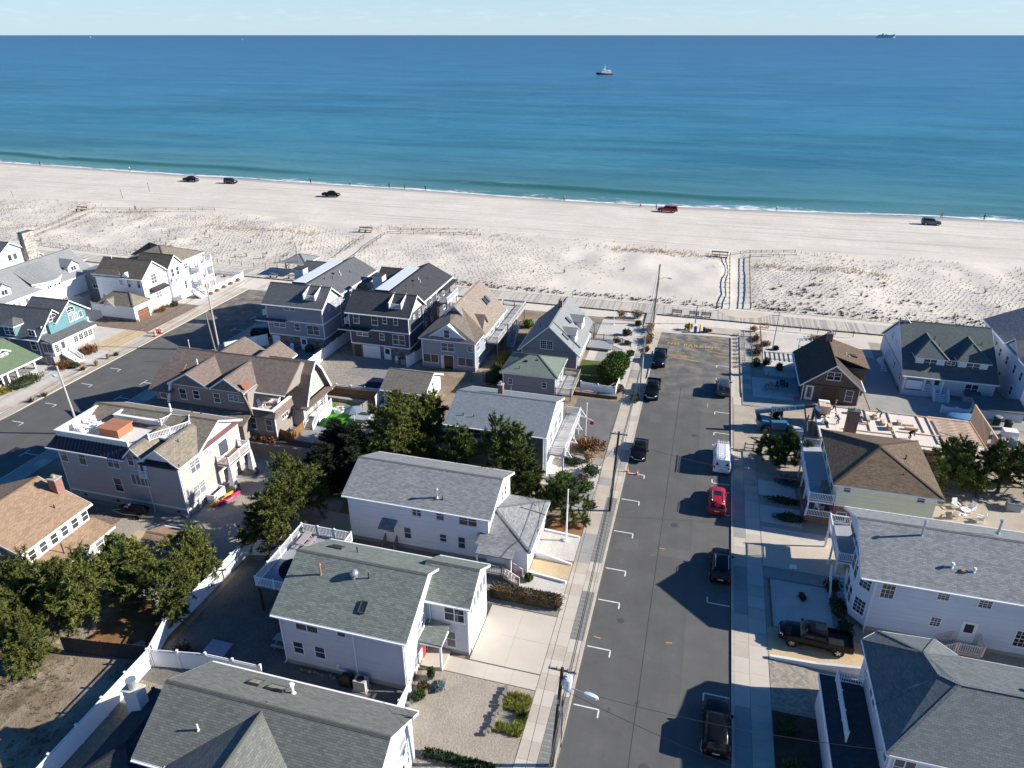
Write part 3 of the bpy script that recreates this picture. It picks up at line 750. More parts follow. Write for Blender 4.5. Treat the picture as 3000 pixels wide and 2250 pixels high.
LAWN = ground('thin_winter_lawn', [(.3, (.10, .085, .04)), (.5, (.09, .12, .035)), (.7, (.17, .20, .05))], .7, 9, .45, .9, .08)
ZR = .012
road = struct(MB().sheet([(-5.75, -60), (6.08, -60), (6.1, 117.2), (-5.35, 116.6), (-5.75, 105)], ZR).build('main_road', ASPH))
side = struct(MB().sheet([(-87.2, -60), (-75.2, -60), (-75.1, 117.6), (-87.6, 117.8)], ZR).build('side_road', ASPH2))
for n_, (x0, x1, y0, y1), r_ in (('patch', (-5.2, -2.9, 57.1, 59.2), road), ('patch', (-.7, 2.2, 57.2, 58.6), road), ('seam', (2.25, 6.05, -20, 106), road), ('seam', (-.9, -.86, 20, 96), road), ('patch', (-84.6, -82.6, 73, 75), side)):
    MB().box(x0, x1, y0, y1, ZR, ZR + .004).build('asphalt_' + n_, ASPHP if x1 - x0 > 1 else M('crack_sealer', (.03, .03, .03)), r_)
def mark(x, y, side_, up):
    """parking bay mark: a bar out from the kerb and a short leg at its end"""
    m = MB(); z0, z1 = ZR + .006, ZR + .010; dx = 1.95 * side_
    m.box(min(x, x + dx), max(x, x + dx), y - .06, y + .06, z0, z1); q = x + dx
    m.box(q - .06, q + .06, *((y - .75, y - .0601) if up < 0 else (y + .0601, y + .75) if up > 0 else (y - .8, y - .0601)), z0, z1)
    if up == 0: m.box(q - .06, q + .06, y + .0601, y + .8, z0, z1)
    return m
for y in (37.9, 43.9, 49.6, 54.0, 59.9, 65.7, 71.1): mark(-5.55, y, 1, -1).build('parking_mark', WPAINT, road)
for y, u in ((36.4, 1), (41.6, -1), (51.8, 1), (65.7, 1), (71.6, 1), (83.5, -1), (89.3, -1), (99.4, 1), (104.9, -1)): mark(5.95, y, -1, u).build('parking_mark', WPAINT, road)
for y in (67.2, 61.9, 73.6, 79.2): mark(-85.9, y, 1, -1).build('parking_mark', WPAINT, side)
for y in (55.9, 71.3, 76.3, 87.5, 98.2, 104, 50): mark(-75.4, y, -1, 0).build('parking_mark', WPAINT, side)
def stripe(p, q, wd, parent, z=ZR + .007): return MB().obox((*p, z), (*q, z), wd, .006, up=(0, 0, 1)).build('hatch_line', YPAINT, parent)
for p, q in (((-3.4, 106.3), (1.7, 105.5)), ((-4.0, 107.2), (1.7, 105.5)), ((-4.9, 107.6), (.4, 107.0)), ((-4.9, 109.3), (-1.0, 108.5)), ((-4.8, 114.6), (-1.8, 113.9)), ((2.3, 116.7), (5.7, 116.0)), ((1.2, 115.9), (5.7, 114.5)), ((2.9, 114.2), (5.7, 113.5)), ((3.4, 109.0), (5.6, 108.2)), ((3.3, 107.3), (5.6, 106.6)), ((-.8, 115), (.8, 114.6)), ((2.4, 110.4), (5.6, 109.6))):
    stripe(p, q, .11, road)
for p, q in (((-83.5, 111), (-80, 112.5)), ((-83, 108), (-79, 110)), ((-86, 113), (-82, 114.5)), ((-79, 112), (-77, 113)), ((-81, 106), (-79.5, 107))): stripe(p, q, .11, side)
for p, q in (((3.0, 90.2), (3.0, 91.6)), ((-5.2, 45.1), (-4.6, 45.0)), ((-.8, 58.3), (-.3, 58.3)), ((.8, 46.0), (1.3, 46.1))): stripe(p, q, .08, road)
def text(s, size, mat, parent, name, mtx, ext=.004, sx=1):
    cu = bpy.data.curves.new(name, 'FONT'); cu.body = s; cu.size = size; cu.align_x = 'CENTER'; cu.align_y = 'CENTER'; cu.extrude = ext; cu.space_character = 1.25
    o = bpy.data.objects.new('tmp', cu); C.objects.link(o); dg = bpy.context.evaluated_depsgraph_get()
    me = bpy.data.meshes.new_from_object(o.evaluated_get(dg)); bpy.data.objects.remove(o)
    me.materials.clear(); me.materials.append(mat); n = bpy.data.objects.new(name, me); C.objects.link(n); n.parent = parent; n.matrix_local = mtx; return n
text('NO PARKING', 1.5, YPAINT, road, 'lettering', Matrix.Translation((.15, 111.85, ZR + .009)) @ Matrix.Rotation(R(-1), 4, 'Z') @ Matrix.Diagonal((.78, .95, 1, 1)))
# kerbs, verge strips and flagged pavements: every stone and slab its own part
def row(par, name, mat, x0, x1, y0, y1, dy, z1, th=.12, gap=.014, jit=.004, seed=1):
    r = random.Random(seed); n = max(1, round((y1 - y0) / dy)); d = (y1 - y0) / n
    ms = [MB().box(0, x1 - x0, gap / 2, d - gap / 2, -th, 0).mesh(name, [q]) for q in (mat if isinstance(mat, list) else [mat])]
    for k in range(n):
        o = bpy.data.objects.new(name, r.choice(ms)); C.objects.link(o); o.parent = par; o.location = (x0, y0 + k * d, z1 + r.uniform(-jit, jit)); o.rotation_euler = (r.uniform(-1, 1) * .002, 0, 0)
def base(name, x0, x1, y0, y1, z, mat): return struct(MB().box(x0, x1, y0, y1, -.2, z).build(name, mat))
JOINT = M('joint_dirt', (.10, .085, .07), .95, .1)
kl = base('left_kerb', -5.97, -5.76, 20, 108, .02, JOINT); row(kl, 'kerb_stone', KERB, -5.97, -5.75, 20, 108, 3.0, .13, .14, jit=.002)
kr = base('right_kerb', 6.11, 6.30, 20, 117, .02, JOINT); row(kr, 'kerb_stone', KERB, 6.1, 6.31, 20, 117, 3.0, .13, .14, jit=.002)
vl = base('left_verge', -7.1, -5.98, 20, 97, .08, JOINT)
for y0, y1, mt in ((20, 38.3, PAVERG), (38.3, 44.2, None), (44.2, 50.2, PAVERG), (50.2, 54.4, None), (54.4, 65.5, PAVERG), (65.5, 71.5, None), (71.5, 76, SLABG), (76, 97, None)):
    if mt is None: row(vl, 'slab', [SLAB, SLAB2], -7.09, -5.985, y0, y1, 1.5, .125, seed=int(y0))
    elif mt is PAVERG:  # small setts: courses across the strip
        row(vl, 'paver_course', mt, -7.09, -5.985, y0, y1, .5, .122, jit=.003, gap=.006, seed=int(y0))
    else: row(vl, 'slab', mt, -7.09, -5.985, y0, y1, 2.0, .125)
sl = base('left_pavement', -8.62, -7.11, 20, 118, .08, JOINT)
row(sl, 'slab', [SLAB2, SLAB2, SLAB], -8.61, -7.115, 20, 54, 1.52, .125, seed=4); row(sl, 'slab', [SLAB, SLAB, SLABG], -8.61, -7.115, 54, 118, 1.52, .125, seed=5)
vr = base('right_verge', 6.32, 7.5, 20, 62, .08, JOINT)
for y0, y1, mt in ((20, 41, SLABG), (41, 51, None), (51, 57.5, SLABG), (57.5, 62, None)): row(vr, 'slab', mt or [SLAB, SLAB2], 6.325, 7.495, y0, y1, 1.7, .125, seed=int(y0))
sr = base('right_pavement', 7.51, 9.0, 20, 118, .08, JOINT)
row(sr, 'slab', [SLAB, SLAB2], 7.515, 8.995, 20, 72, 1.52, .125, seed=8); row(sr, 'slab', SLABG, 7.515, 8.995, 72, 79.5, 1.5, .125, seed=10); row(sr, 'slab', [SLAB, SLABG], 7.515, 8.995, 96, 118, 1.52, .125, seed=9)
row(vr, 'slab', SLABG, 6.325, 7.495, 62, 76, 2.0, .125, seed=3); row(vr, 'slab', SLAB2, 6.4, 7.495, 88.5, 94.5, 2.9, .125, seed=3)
ns = base('north_pavement', -90.6, -89.0, 20, 118, .08, JOINT); row(ns, 'slab', [SLAB, SLAB2], -90.59, -89.005, 20, 118, 1.6, .125, seed=12)
nk = base('north_kerb', -87.75, -87.45, 20, 118, .02, JOINT); row(nk, 'kerb_stone', KERB, -87.75, -87.45, 20, 118, 3.2, .13, .14, jit=.002)
nv = base('north_verge', -88.98, -87.77, 20, 118, .105, SLAB)
ss = base('south_pavement', -73.9, -72.4, 20, 118, .08, JOINT); row(ss, 'slab', [SLAB, SLABG], -73.89, -72.405, 20, 118, 1.6, .125, seed=13)
sk = base('south_kerb', -75.1, -74.88, 20, 118, .02, JOINT); row(sk, 'kerb_stone', KERB, -75.09, -74.885, 20, 118, 3.2, .13, .14, jit=.002)
sv_ = base('south_verge', -74.87, -73.92, 20, 118, .10, SLABG)
# lots and yards
def yard(name, poly, mat, z=.10, th=.1): return struct(MB().sheet(poly, z, th).build(name, mat))
def rect(x0, x1, y0, y1): return [(x0, y0), (x1, y0), (x1, y1), (x0, y1)]
def flags(par, mat, x0, x1, y0, y1, sx, sy, z, seed=0, gap=.012):
    nx, ny = max(1, round((x1 - x0) / sx)), max(1, round((y1 - y0) / sy)); dx, dy = (x1 - x0) / nx, (y1 - y0) / ny; r = random.Random(seed)
    ms = [MB().box(gap/2, dx - gap/2, gap/2, dy - gap/2, -.08, 0).mesh('slab', [q]) for q in (mat if isinstance(mat, list) else [mat])]
    for i in range(nx):
        for j in range(ny):
            o = bpy.data.objects.new('slab', r.choice(ms)); C.objects.link(o); o.parent = par; o.location = (x0 + i * dx, y0 + j * dy, z + r.uniform(-.003, .003))
yard('town_lots', rect(-72.4, -8.63, 15, 121), SOIL, .092, .1)
yard('south_lots', rect(9.01, 60, 15, 121), GRAVT, .092, .1)
yard('north_lots', rect(-150, -90.61, 40, 121), GRAVW, .092, .1)
YN = [0]
def Y4(name, x0, x1, y0, y1, mat, z=None):
    YN[0] += 1; return yard(name, rect(x0, x1, y0, y1), mat, .0965 + YN[0] * .0008, .03)
# main house lot
Y4('gravel_yard', -17.9, -8.65, 30.6, 38.2, GRAVT); YD = ground('shade_darkened_gravel', [(.28, (.09, .08, .07)), (.5, (.15, .14, .125)), (.72, (.24, .225, .205))], .5, 7, .6, .9, .06); Y4('gravel_yard', -39.2, -18.0, 31, 35.6, YD); Y4('gravel_yard', -39.2, -29, 35.6, 46, YD)  # gravel colour darkened to stand in for the house's shade over this yard
dw = yard('driveway', rect(-15.0, -8.64, 39.8, 46.4), JOINT, .099, .03); flags(dw, SLAB2, -14.6, -8.65, 39.85, 46.3, 3.0, 3.25, .124)
wk = yard('front_walk', rect(-18, -8.64, 38.22, 39.78), JOINT, .0985, .03); flags(wk, SLAB2, -17.2, -8.65, 38.25, 39.75, 2.15, 1.5, .126)
Y4('paver_drive', -15.2, -8.65, 18, 30.3, PAVERT); Y4('gravel_strip', -15.4, -8.65, 46.42, 48.6, GRAVG)
Y4('pebble_yard', -12.6, -8.65, 54.0, 57.9, GRAVW); Y4('needle_bed', -12.6, -8.65, 57.95, 60.2, NEEDLE); Y4('entry_ramp', -12.5, -8.65, 51.3, 53.6, GRAVO); Y4('pebble_strip', -16, -8.65, 48.7, 51.2, GRAVW)
Y4('flag_path', -13.5, -8.65, 62.2, 66.0, SLABG); Y4('white_gravel_bed', -16, -8.65, 66.1, 71.6, GRAVW); Y4('flag_path', -14, -8.65, 71.7, 73.2, SLABG)
Y4('driveway', -14.6, -8.65, 76.5, 88.6, ASPHD); Y4('sandy_yard', -16, -8.65, 93, 120, GRAVW); Y4('dry_lawn', -16.4, -11, 93, 101.5, LAWN); Y4('flag_path', -14.6, -13.0, 101.5, 108, SLABG)
# middle of the block
Y4('gravel_yard', -49, -40, 51, 64.6, GRAVG); Y4('needle_bed', -34.5, -31.2, 54, 60, NEEDLE); Y4('sand_patch', -35.5, -31.1, 50.6, 55, GRAVO); Y4('needle_bed', -40, -30, 58, 67, NEEDLE)
Y4('gravel_yard', -72.3, -49, 60.5, 66.3, GRAVG); Y4('gravel_drive', -64, -49, 43.5, 50, GRAVG); Y4('gravel_yard', -56, -40.2, 42, 51, GRAVT); Y4('gravel_yard', -49, -40.2, 51, 58, GRAVT); Y4('sand_patch', -53, -46, 43, 46.8, GRAVO); Y4('brick_drive', -72.3, -56, 44.5, 49.6, PAVERB)
Y4('turf_lawn', -47.2, -41.4, 71.5, 77.4, TURF, .106); p_ = Y4('bluestone_path', -50.0, -41.0, 67.2, 71.4, JOINT); flags(p_, PATIO, -49.9, -41.1, 67.25, 71.35, 1.6, 1.6, .142, 3)
p_ = Y4('paver_court', -55.5, -41.2, 80.3, 93.2, PAVERT); p2 = Y4('paver_court', -50.2, -41.2, 86.5, 93.2, PAVERG, .108); Y4('pale_paver_strip', -44.2, -41.3, 80.3, 86.4, SLABG, .108); Y4('paver_court', -68.2, -56.1, 80.3, 93.2, PAVERG)
Y4('side_yard', -31, -25.5, 92, 118, SOIL); Y4('rear_yard', -49, -40.2, 66.0, 67.3, MULCH, .105); Y4('rear_patio', -40.8, -27, 70, 77, GRAVT)
Y4('back_lot', -62, -39.4, 20, 36, SOIL); Y4('needle_bed', -46.5, -39.6, 33, 38.5, NEEDLE, .106); Y4('sand_scrape', -58, -46, 22, 33, ground('bare_sand', [(.38, (.13, .095, .055)), (.52, (.24, .185, .125)), (.64, (.50, .44, .37))], .4, 6, .35, .8, .08), .106)
# along the north side of the side road
Y4('brick_drive', -103.5, -90.65, 93.0, 106.8, PAVERB); Y4('sand_drive', -95, -90.65, 84.6, 92.8, GRAVO); Y4('pebble_court', -105, -93.6, 112.5, 123.6, GRAVW, .106); Y4('brick_walk', -92.6, -90.65, 77.5, 79.6, M('terracotta_paver', (.35, .17, .10)), .108)
# south side
Y4('driveway', 9.05, 12.0, 41.5, 46.3, PAVERT); Y4('golden_drive', 9.05, 16.5, 46.5, 50.1, GRAVO); Y4('planting_plot', 9.05, 12.2, 33, 41.3, MULCH)
g_ = Y4('white_gravel_plot', 9.6, 14.6, 50.3, 56.4, GRAVW); Y4('flag_path', 9.05, 15.2, 56.6, 58.1, SLABG); Y4('shell_drive', 9.05, 16.5, 58.2, 64.6, ground('shell_drive_sand', [(.3, (.45, .38, .30)), (.7, (.62, .55, .46))], .5, 7, .5, .6, .05))
Y4('white_gravel_plot', 9.05, 13.2, 65.4, 68.5, GRAVW, .106); Y4('white_gravel_plot', 9.05, 13.0, 70.5, 73.5, GRAVW, .106); Y4('site_dirt', 6.4, 40, 79.5, 92, ground('building_site_sand', [(.3, (.33, .27, .20)), (.6, (.47, .40, .31)), (.75, (.56, .49, .4))], .35, 6, .35, .8, .1))
Y4('pavement_slab', 7.6, 11.4, 92.2, 96.5, SLABG, .108); Y4('blue_grey_pad', 9.1, 14.6, 95.2, 101.8, GRAVW, .106); Y4('sand_yard', 11, 28, 103, 121, ground('raked_white_sand', [(.3, (.50, .45, .38)), (.7, (.62, .57, .50))], .5, 9, .3, .4, .04)); Y4('south_lane', 24.4, 44, 94, 101.9, SLABG); Y4('gravel_yard', 25.6, 40, 61, 77, ground('sand_gravel', [(.3, (.36, .30, .22)), (.7, (.52, .46, .37))], .5, 7, .5, .6, .05)); Y4('deck_court', 24.6, 29.2, 101.9, 114, DECKG)
Y4('crossing_slab', 2.0, 12, 118.2, 121.0, SLAB)
# boardwalk
bw = struct(MB().box(-175, 85, 124.9, 129.5, -.1, .20).build('boardwalk', M('boardwalk_joist', (.12, .11, .10))))
PLANK = ground('weathered_plank', [(.3, (.40, .355, .295)), (.5, (.50, .455, .39)), (.7, (.57, .525, .46))], 1.6, 6, .4, .2, .01)
def planks():
    b = MB(); x = -175; r = random.Random(2); mi = 0
    while x < 85: d = r.uniform(-.004, .004); y = r.uniform(-.04, .04); b.box(x, x + .235, 124.86 + y, 129.54 + y, .205 + d, .25 + d, r.randint(0, 2)); x += .25
    return b
t_ = [PLANK, ground('pale_plank', [(.3, (.48, .435, .37)), (.7, (.6, .555, .48))], 1.6, 6, .4, .2, .01), ground('dark_plank', [(.3, (.32, .28, .235)), (.7, (.45, .405, .35))], 1.6, 6, .4, .2, .01)]
stuff(planks().build('planks', t_, bw))
ap = struct(MB().box(-8.6, -7.0, 118.05, 124.8, .0, .19).build('boardwalk_ramp', M('boardwalk_joist', (.12, .11, .10))))
for k in range(27): MB().box(-8.65, -6.95, 118.1 + k * .248, 118.1 + k * .248 + .23, .195, .235).build('plank', t_[k % 3], ap)
# sanded crossing over the boardwalk in line with the beach path
yard('blown_sand', [(3.5, 130.6), (4.6, 128.2), (5.4, 127.2), (8.0, 126.6), (10.8, 127.6), (13.0, 129.6), (16, 130.8)], ground('drifted_sand', [(.3, (.50, .42, .31)), (.7, (.64, .56, .45))], .5, 9, .3, .4, .04), .262, .004)

# ---------------------------------------------------------------- beach fences and dune grass
SNOWF = M('grey_fence_wire', (.30, .27, .24), .8, .2); POSTW = M('grey_post', (.22, .18, .15), .9, .1, var=.25)
fence('beach_fence', 'post and wire fence beyond the boardwalk, left of the road end sand path', 'fence', [(-161, 133.8), (-129, 131.8), (-95, 131.2), (-60, 130.9), (-30, 130.6), (-11, 130.6), (3.9, 131.4)], 1.15, POSTW, 'wire', 3.0, .05)
fence('beach_fence', 'post and wire fence beyond the boardwalk, right of the road end sand path', 'fence', [(9.7, 132.6), (32, 132.1), (82, 132.1)], 1.15, POSTW, 'wire', 3.0, .05)
fence('path_fence', 'thick railed fence on the north edge of the sand path at the road end', 'fence', [(5.8, 131.6), (5.9, 165.6)], 1.3, POSTW, 'thick', 3.1, .0)
fence('path_fence', 'thick railed fence on the south edge of the sand path at the road end', 'fence', [(9.6, 132.7), (10.2, 167)], 1.3, POSTW, 'thick', 3.1, .0)
fence('path_fence', 'rail fence bending seaward at the head of the sand path at the road end', 'fence', [(6.0, 167.4), (10.4, 171.0), (20.5, 173.8)], 1.0, POSTW, 'rail', 2.6)
fence('path_fence', 'low rail fence on the landward side beyond the road end sand path', 'fence', [(10.4, 167.4), (20.5, 170.6)], .9, POSTW, 'rail', 3.0)
for side_, pa, pb in (('north', (-80.4, 141.0), (-82.5, 159.5)), ('south', (-76.2, 137.6), (-78.6, 163.6))):
    fence('path_fence', 'rail fence on the %s edge of the sand path behind the twin slate-grey roofs' % side_, 'fence', [pa, pb], 1.1, POSTW, 'rail', 3.0)
fence('path_fence', 'upper rail fence running along the dune from the middle sand path', 'fence', [(-79.3, 168.4), (-57, 173.2)], 1.0, POSTW, 'rail', 3.0)
fence('path_fence', 'lower rail fence running along the dune from the middle sand path', 'fence', [(-78.4, 164.8), (-55, 169.6)], 1.0, POSTW, 'rail', 3.4)
for side_, pa, pb in (('north', (-164, 135), (-173.3, 165)), ('south', (-161.3, 136), (-168.6, 163.4))):
    fence('path_fence', 'rail fence on the %s edge of the far left sand path' % side_, 'fence', [pa, pb], 1.1, POSTW, 'rail', 3.2)
fence('path_fence', 'upper rail fence along the dune from the far left sand path', 'fence', [(-172, 167.6), (-138, 176.8)], 1.0, POSTW, 'rail', 3.4)
fence('path_fence', 'lower rail fence along the dune from the far left sand path', 'fence', [(-168.4, 164.2), (-140.5, 171.6)], 1.0, POSTW, 'rail', 3.6)
GR_ = foliage('dune_grass_blade', (.10, .088, .06), (.18, .155, .10), (.27, .22, .13)); TALL = foliage('tall_grass_blade', (.28, .22, .13), (.40, .32, .20), (.5, .42, .28))
def blades(name, P, hgt, spread, nb, wd, mat, seed=1, lean=None):
    """tufts of bent triangles at points P (n,3)"""
    r = np.random.RandomState(seed); n = len(P); h = np.broadcast_to(hgt, (n,))
    base_ = np.repeat(P, nb, 0); m = n * nb; th = r.rand(m) * 2 * math.pi; hh = np.repeat(h, nb) * (.55 + .6 * r.rand(m)); sp_ = np.repeat(np.broadcast_to(spread, (n,)), nb) * r.rand(m)
    d = np.stack([np.cos(th), np.sin(th), 0 * th], 1); s = np.stack([-np.sin(th), np.cos(th), 0 * th], 1) * (wd * (.6 + .8 * r.rand(m)))[:, None]
    root_ = base_ + d * (sp_ * .25)[:, None]; tip = base_ + d * sp_[:, None] + np.stack([0 * th, 0 * th, hh], 1)
    v = np.stack([root_ - s, root_ + s, tip], 1).reshape(-1, 3).astype(np.float32); k = m
    me = bpy.data.meshes.new(name); me.vertices.add(3 * k); me.vertices.foreach_set('co', v.ravel()); me.loops.add(3 * k); me.loops.foreach_set('vertex_index', np.arange(3 * k, dtype=np.int32))
    me.polygons.add(k); me.polygons.foreach_set('loop_start', np.arange(0, 3 * k, 3, dtype=np.int32)); me.polygons.foreach_set('loop_total', np.full(k, 3, np.int32)); me.update(calc_edges=True); me.materials.append(mat)
    o = bpy.data.objects.new(name, me); C.objects.link(o); return o
def gz(x, y):
    """ground height from the beach grid"""
    i = np.clip(np.searchsorted(ys_, y) - 1, 0, len(ys_) - 2); j = np.clip(np.searchsorted(xs_, x) - 1, 0, len(xs_) - 2); fy = (y - ys_[i]) / (ys_[i+1] - ys_[i]); fx = (x - xs_[j]) / (xs_[j+1] - xs_[j])
    return (GZ[i, j]*(1-fx) + GZ[i, j+1]*fx)*(1-fy) + (GZ[i+1, j]*(1-fx) + GZ[i+1, j+1]*fx)*fy
ys_ = GY[:, 0]; xs_ = GX[0]
rs = np.random.RandomState(3)
gx, gy = np.meshgrid(np.arange(-240, 95, .92), np.arange(132.6, 168, .95)); gx = gx + (np.arange(gx.shape[0])[:, None] % 2) * .46 + rs.normal(0, .13, gx.shape); gy = gy + rs.normal(0, .13, gy.shape) + .35 * np.sin(gx * .35)
den = .74 + 1.2 * vnoise(gx, gy, 11, 21) + .7 * vnoise(gx, gy, 4, 22)
den = den + np.where(gx > 10, .25, 0) + np.where((gx > -140) & (gx < -85), .2, 0) + np.where(gy < 136, .25, 0) - np.clip((gy - 156) / 14, 0, 1) * np.where(gx > -75, .75, .35) - np.where((gx > -30) & (gx < 5), .62, 0)
keep = rs.rand(*gx.shape) < den
for (ax_, ay_, bx_, by_, hw_) in ((7.7, 130, 8.0, 168, 2.4), (-78.3, 138, -80.8, 163, 2.6), (-162.5, 134, -171, 166, 3.2)):
    tt = (gy - ay_) / (by_ - ay_); keep &= ~((np.abs(gx - (ax_ + (bx_ - ax_) * tt)) < hw_) & (gy < by_))
x_, y_ = gx[keep], gy[keep]; P_ = np.stack([x_, y_, gz(x_, y_) - .02], 1)
stuff(blades('dune_grass', P_, .15 + .13 * rs.rand(len(P_)), .36, 12, .03, GR_, 4))
n_ = 1500; x_ = rs.uniform(-240, 95, n_); y_ = 169 + 4 * rs.normal(0, .7, n_) + 2 * np.sin(x_ * .06); k_ = vnoise(x_, y_, 12, 31) > .02; x_, y_ = x_[k_], y_[k_]
P2 = np.stack([x_, y_, gz(x_, y_) - .02], 1)
x3 = np.concatenate([rs.uniform(-21, 4, 260), rs.uniform(11, 38, 300), rs.uniform(-125, -95, 220), rs.uniform(-240, -190, 120)]); y3 = np.concatenate([165.5 + rs.normal(0, 1.1, 260), 160.5 + rs.normal(0, 1.3, 300), 160 + rs.normal(0, 1.4, 220), 158 + rs.normal(0, 2, 120)]); P3 = np.stack([x3, y3, gz(x3, y3) - .02], 1)
stuff(blades('ridge_grass', np.concatenate([P2, P3]), .5, .3, 12, .022, TALL, 5))
n_ = 60; x_ = np.concatenate([rs.uniform(-130, -88, 36), rs.uniform(-200, -130, 14), rs.uniform(-60, 80, 10)]); y_ = rs.uniform(134, 158, n_); P4 = np.stack([x_, y_, gz(x_, y_)], 1)
stuff(blades('tall_grass_clumps', P4, rs.uniform(.6, 1.3, n_), .5, 60, .022, TALL, 6))
n_ = 70; x_ = np.concatenate([14 + 12 * rs.rand(22), rs.uniform(20, 45, 24), rs.uniform(30, 80, 24)]); y_ = np.concatenate([147 - 7 * rs.rand(22), 148 + 5 * rs.normal(0, 1, 24), 140 + 4 * rs.normal(0, 1, 24)]); x_ = np.concatenate([x_, rs.uniform(-60, 5, 170), rs.uniform(10, 85, 260)]); y_ = np.concatenate([y_, 131.7 + 2.6*rs.rand(170)**1.6, 133 + 4*rs.rand(260)**1.6]); P5 = np.stack([x_, y_, gz(x_, y_)], 1)
stuff(blades('dark_dune_scrub', P5, np.where(np.arange(len(P5)) < 70, .45, .3), np.where(np.arange(len(P5)) < 70, .7, .4), 45, .03, foliage('dark_scrub', (.06, .052, .045), (.11, .095, .075)), 7))
# ---------------------------------------------------------------- houses: left block and beyond
SH_GREEN = shingle('green_grey_shingle', (.185, .205, .18)); SH_GREY = shingle('light_grey_shingle', (.25, .255, .255)); SH_BLUE = shingle('blue_grey_shingle', (.20, .225, .245), .18)
SH_TAUPE = shingle('taupe_shingle', (.225, .195, .15)); SH_BROWN = shingle('brown_shingle', (.20, .155, .13), .25); SH_TAN = shingle('tan_shingle', (.34, .23, .15), .25)
SH_SLATE = shingle('slate_shingle', (.12, .125, .13), .2); SH_CHAR = shingle('charcoal_shingle', (.06, .062, .068), .2); SH_WOOD = shingle('weathered_tan_shingle', (.26, .215, .175), .25)
SH_SAGE = shingle('sage_shingle', (.175, .21, .175), .1); SH_LG = shingle('pale_grey_shingle', (.24, .25, .25), .12); SH_OLIVE = shingle('olive_grey_shingle', (.17, .175, .155), .25)
SH_DKBR = shingle('dark_brown_shingle', (.15, .11, .075), .3); SH_MOSS = shingle('green_shingle', (.15, .20, .12), .12)
SD_GREY = siding('pale_grey_siding', (.57, .585, .62)); SD_WHITE = siding('white_siding', (.84, .855, .87)); SD_TAUPE = siding('taupe_siding', (.45, .42, .385)); SD_BROWN = siding('brown_grey_siding', (.285, .25, .22))
SD_LILAC = siding('lilac_grey_siding', (.30, .30, .335)); SD_NAVY = siding('charcoal_siding', (.082, .084, .10)); SD_BLUEG = siding('blue_grey_siding', (.30, .325, .37)); SD_BLUE = siding('deep_blue_siding', (.055, .115, .20))
SD_TURQ = siding('turquoise_siding', (.13, .26, .29)); SD_DKG = siding('dark_grey_siding', (.16, .155, .16)); SD_MIDG = siding('mid_grey_siding', (.25, .26, .275)); SD_BATTEN = siding('grey_batten_siding', (.26, .275, .30), .4, True)
SD_CREAM = siding('pale_yellow_siding', (.88, .84, .56)); SD_SHAKE = siding('weathered_shake', (.13, .095, .07), .14); SD_LBLUE = siding('light_blue_siding', (.56, .64, .72)); CONCF = M('foundation_concrete', (.34, .33, .31), .9, .1)

# --- the pale grey house with the green-grey roof
h = thing('house', 'pale grey two storey house under a green-grey gable roof with a round roof vent', 'house', (-23.4, 40, .1))
walls(h, -28.8, -18.2, 35.6, 44.3, .1, 5.6, SD_GREY, found=CONCF, fh=.45)
gable(h, -28.8, -18.2, 35.6, 44.3, 5.82, 8.2, 'X', SH_GREEN, SD_GREY, .4)
walls(h, -18.2, -14.7, 40.15, 45.0, .1, 5.5, SD_GREY, found=CONCF, fh=.4)
gable(h, -18.7, -14.7, 40.15, 45.0, 5.72, 7.25, 'X', SH_GREEN, SD_GREY, .28, .3)
for u, z, w_, h_, n in ((-26.4, 4.15, 2.0, 1.35, 2), (-23.4, 4.4, .8, 1.05, 1), (-27.45, 1.5, .95, 1.3, 1), (-25.55, 1.5, .95, 1.3, 1)): window(h, 'S', 35.6, u, z, w_, h_, n, 'dh')
window(h, 'S', 40.15, -15.85, 3.6, 1.75, 1.65, 2, 'dh'); window(h, 'S', 40.15, -16.2, .75, .85, 1.75)
window(h, 'E', -18.2, 38.7, 3.3, 1.5, 1.4, 2, glass=GLASSL); window(h, 'E', -18.2, 37.4, .7, .95, 1.35, glass=GLASSL)
for u in (40.9, 41.75, 42.6, 43.45, 44.3): window(h, 'E', -14.7, u, 3.9, .62, 1.25, 1, 'plain', glass=GLASSL)
garage_door(h, 'E', -14.7, 42.7, .12, 3.6, 2.15, TRIM)
window(h, 'E', -14.7, 42.6, 6.0, 1.1, .5, 1, 'plain', sill=False)
# entry porch
r_ = MB().prism([(38.0, 3.0), (38.0, 2.84), (39.95, 3.25), (39.95, 3.42)], 'X', -18.18, -16.2); r_.build('porch_roof', SH_GREEN, h)
MB().box(-18.18, -16.25, 38.02, 39.9, 2.66, 2.83).build('porch_beam', TRIM, h); put('porch_post', MB().box(-.08, .08, -.08, .08, 0, 2.55).mesh('porch_post', [TRIM]), h, (-16.4, 38.2, .12))
door(h, 'E', -18.2, 39.1, .3, glass=.0, mat=M('red_door', (.30, .05, .035))); MB().box(-18.18, -16.3, 38.1, 40.1, .1, .3).build('stoop', SLAB2, h)
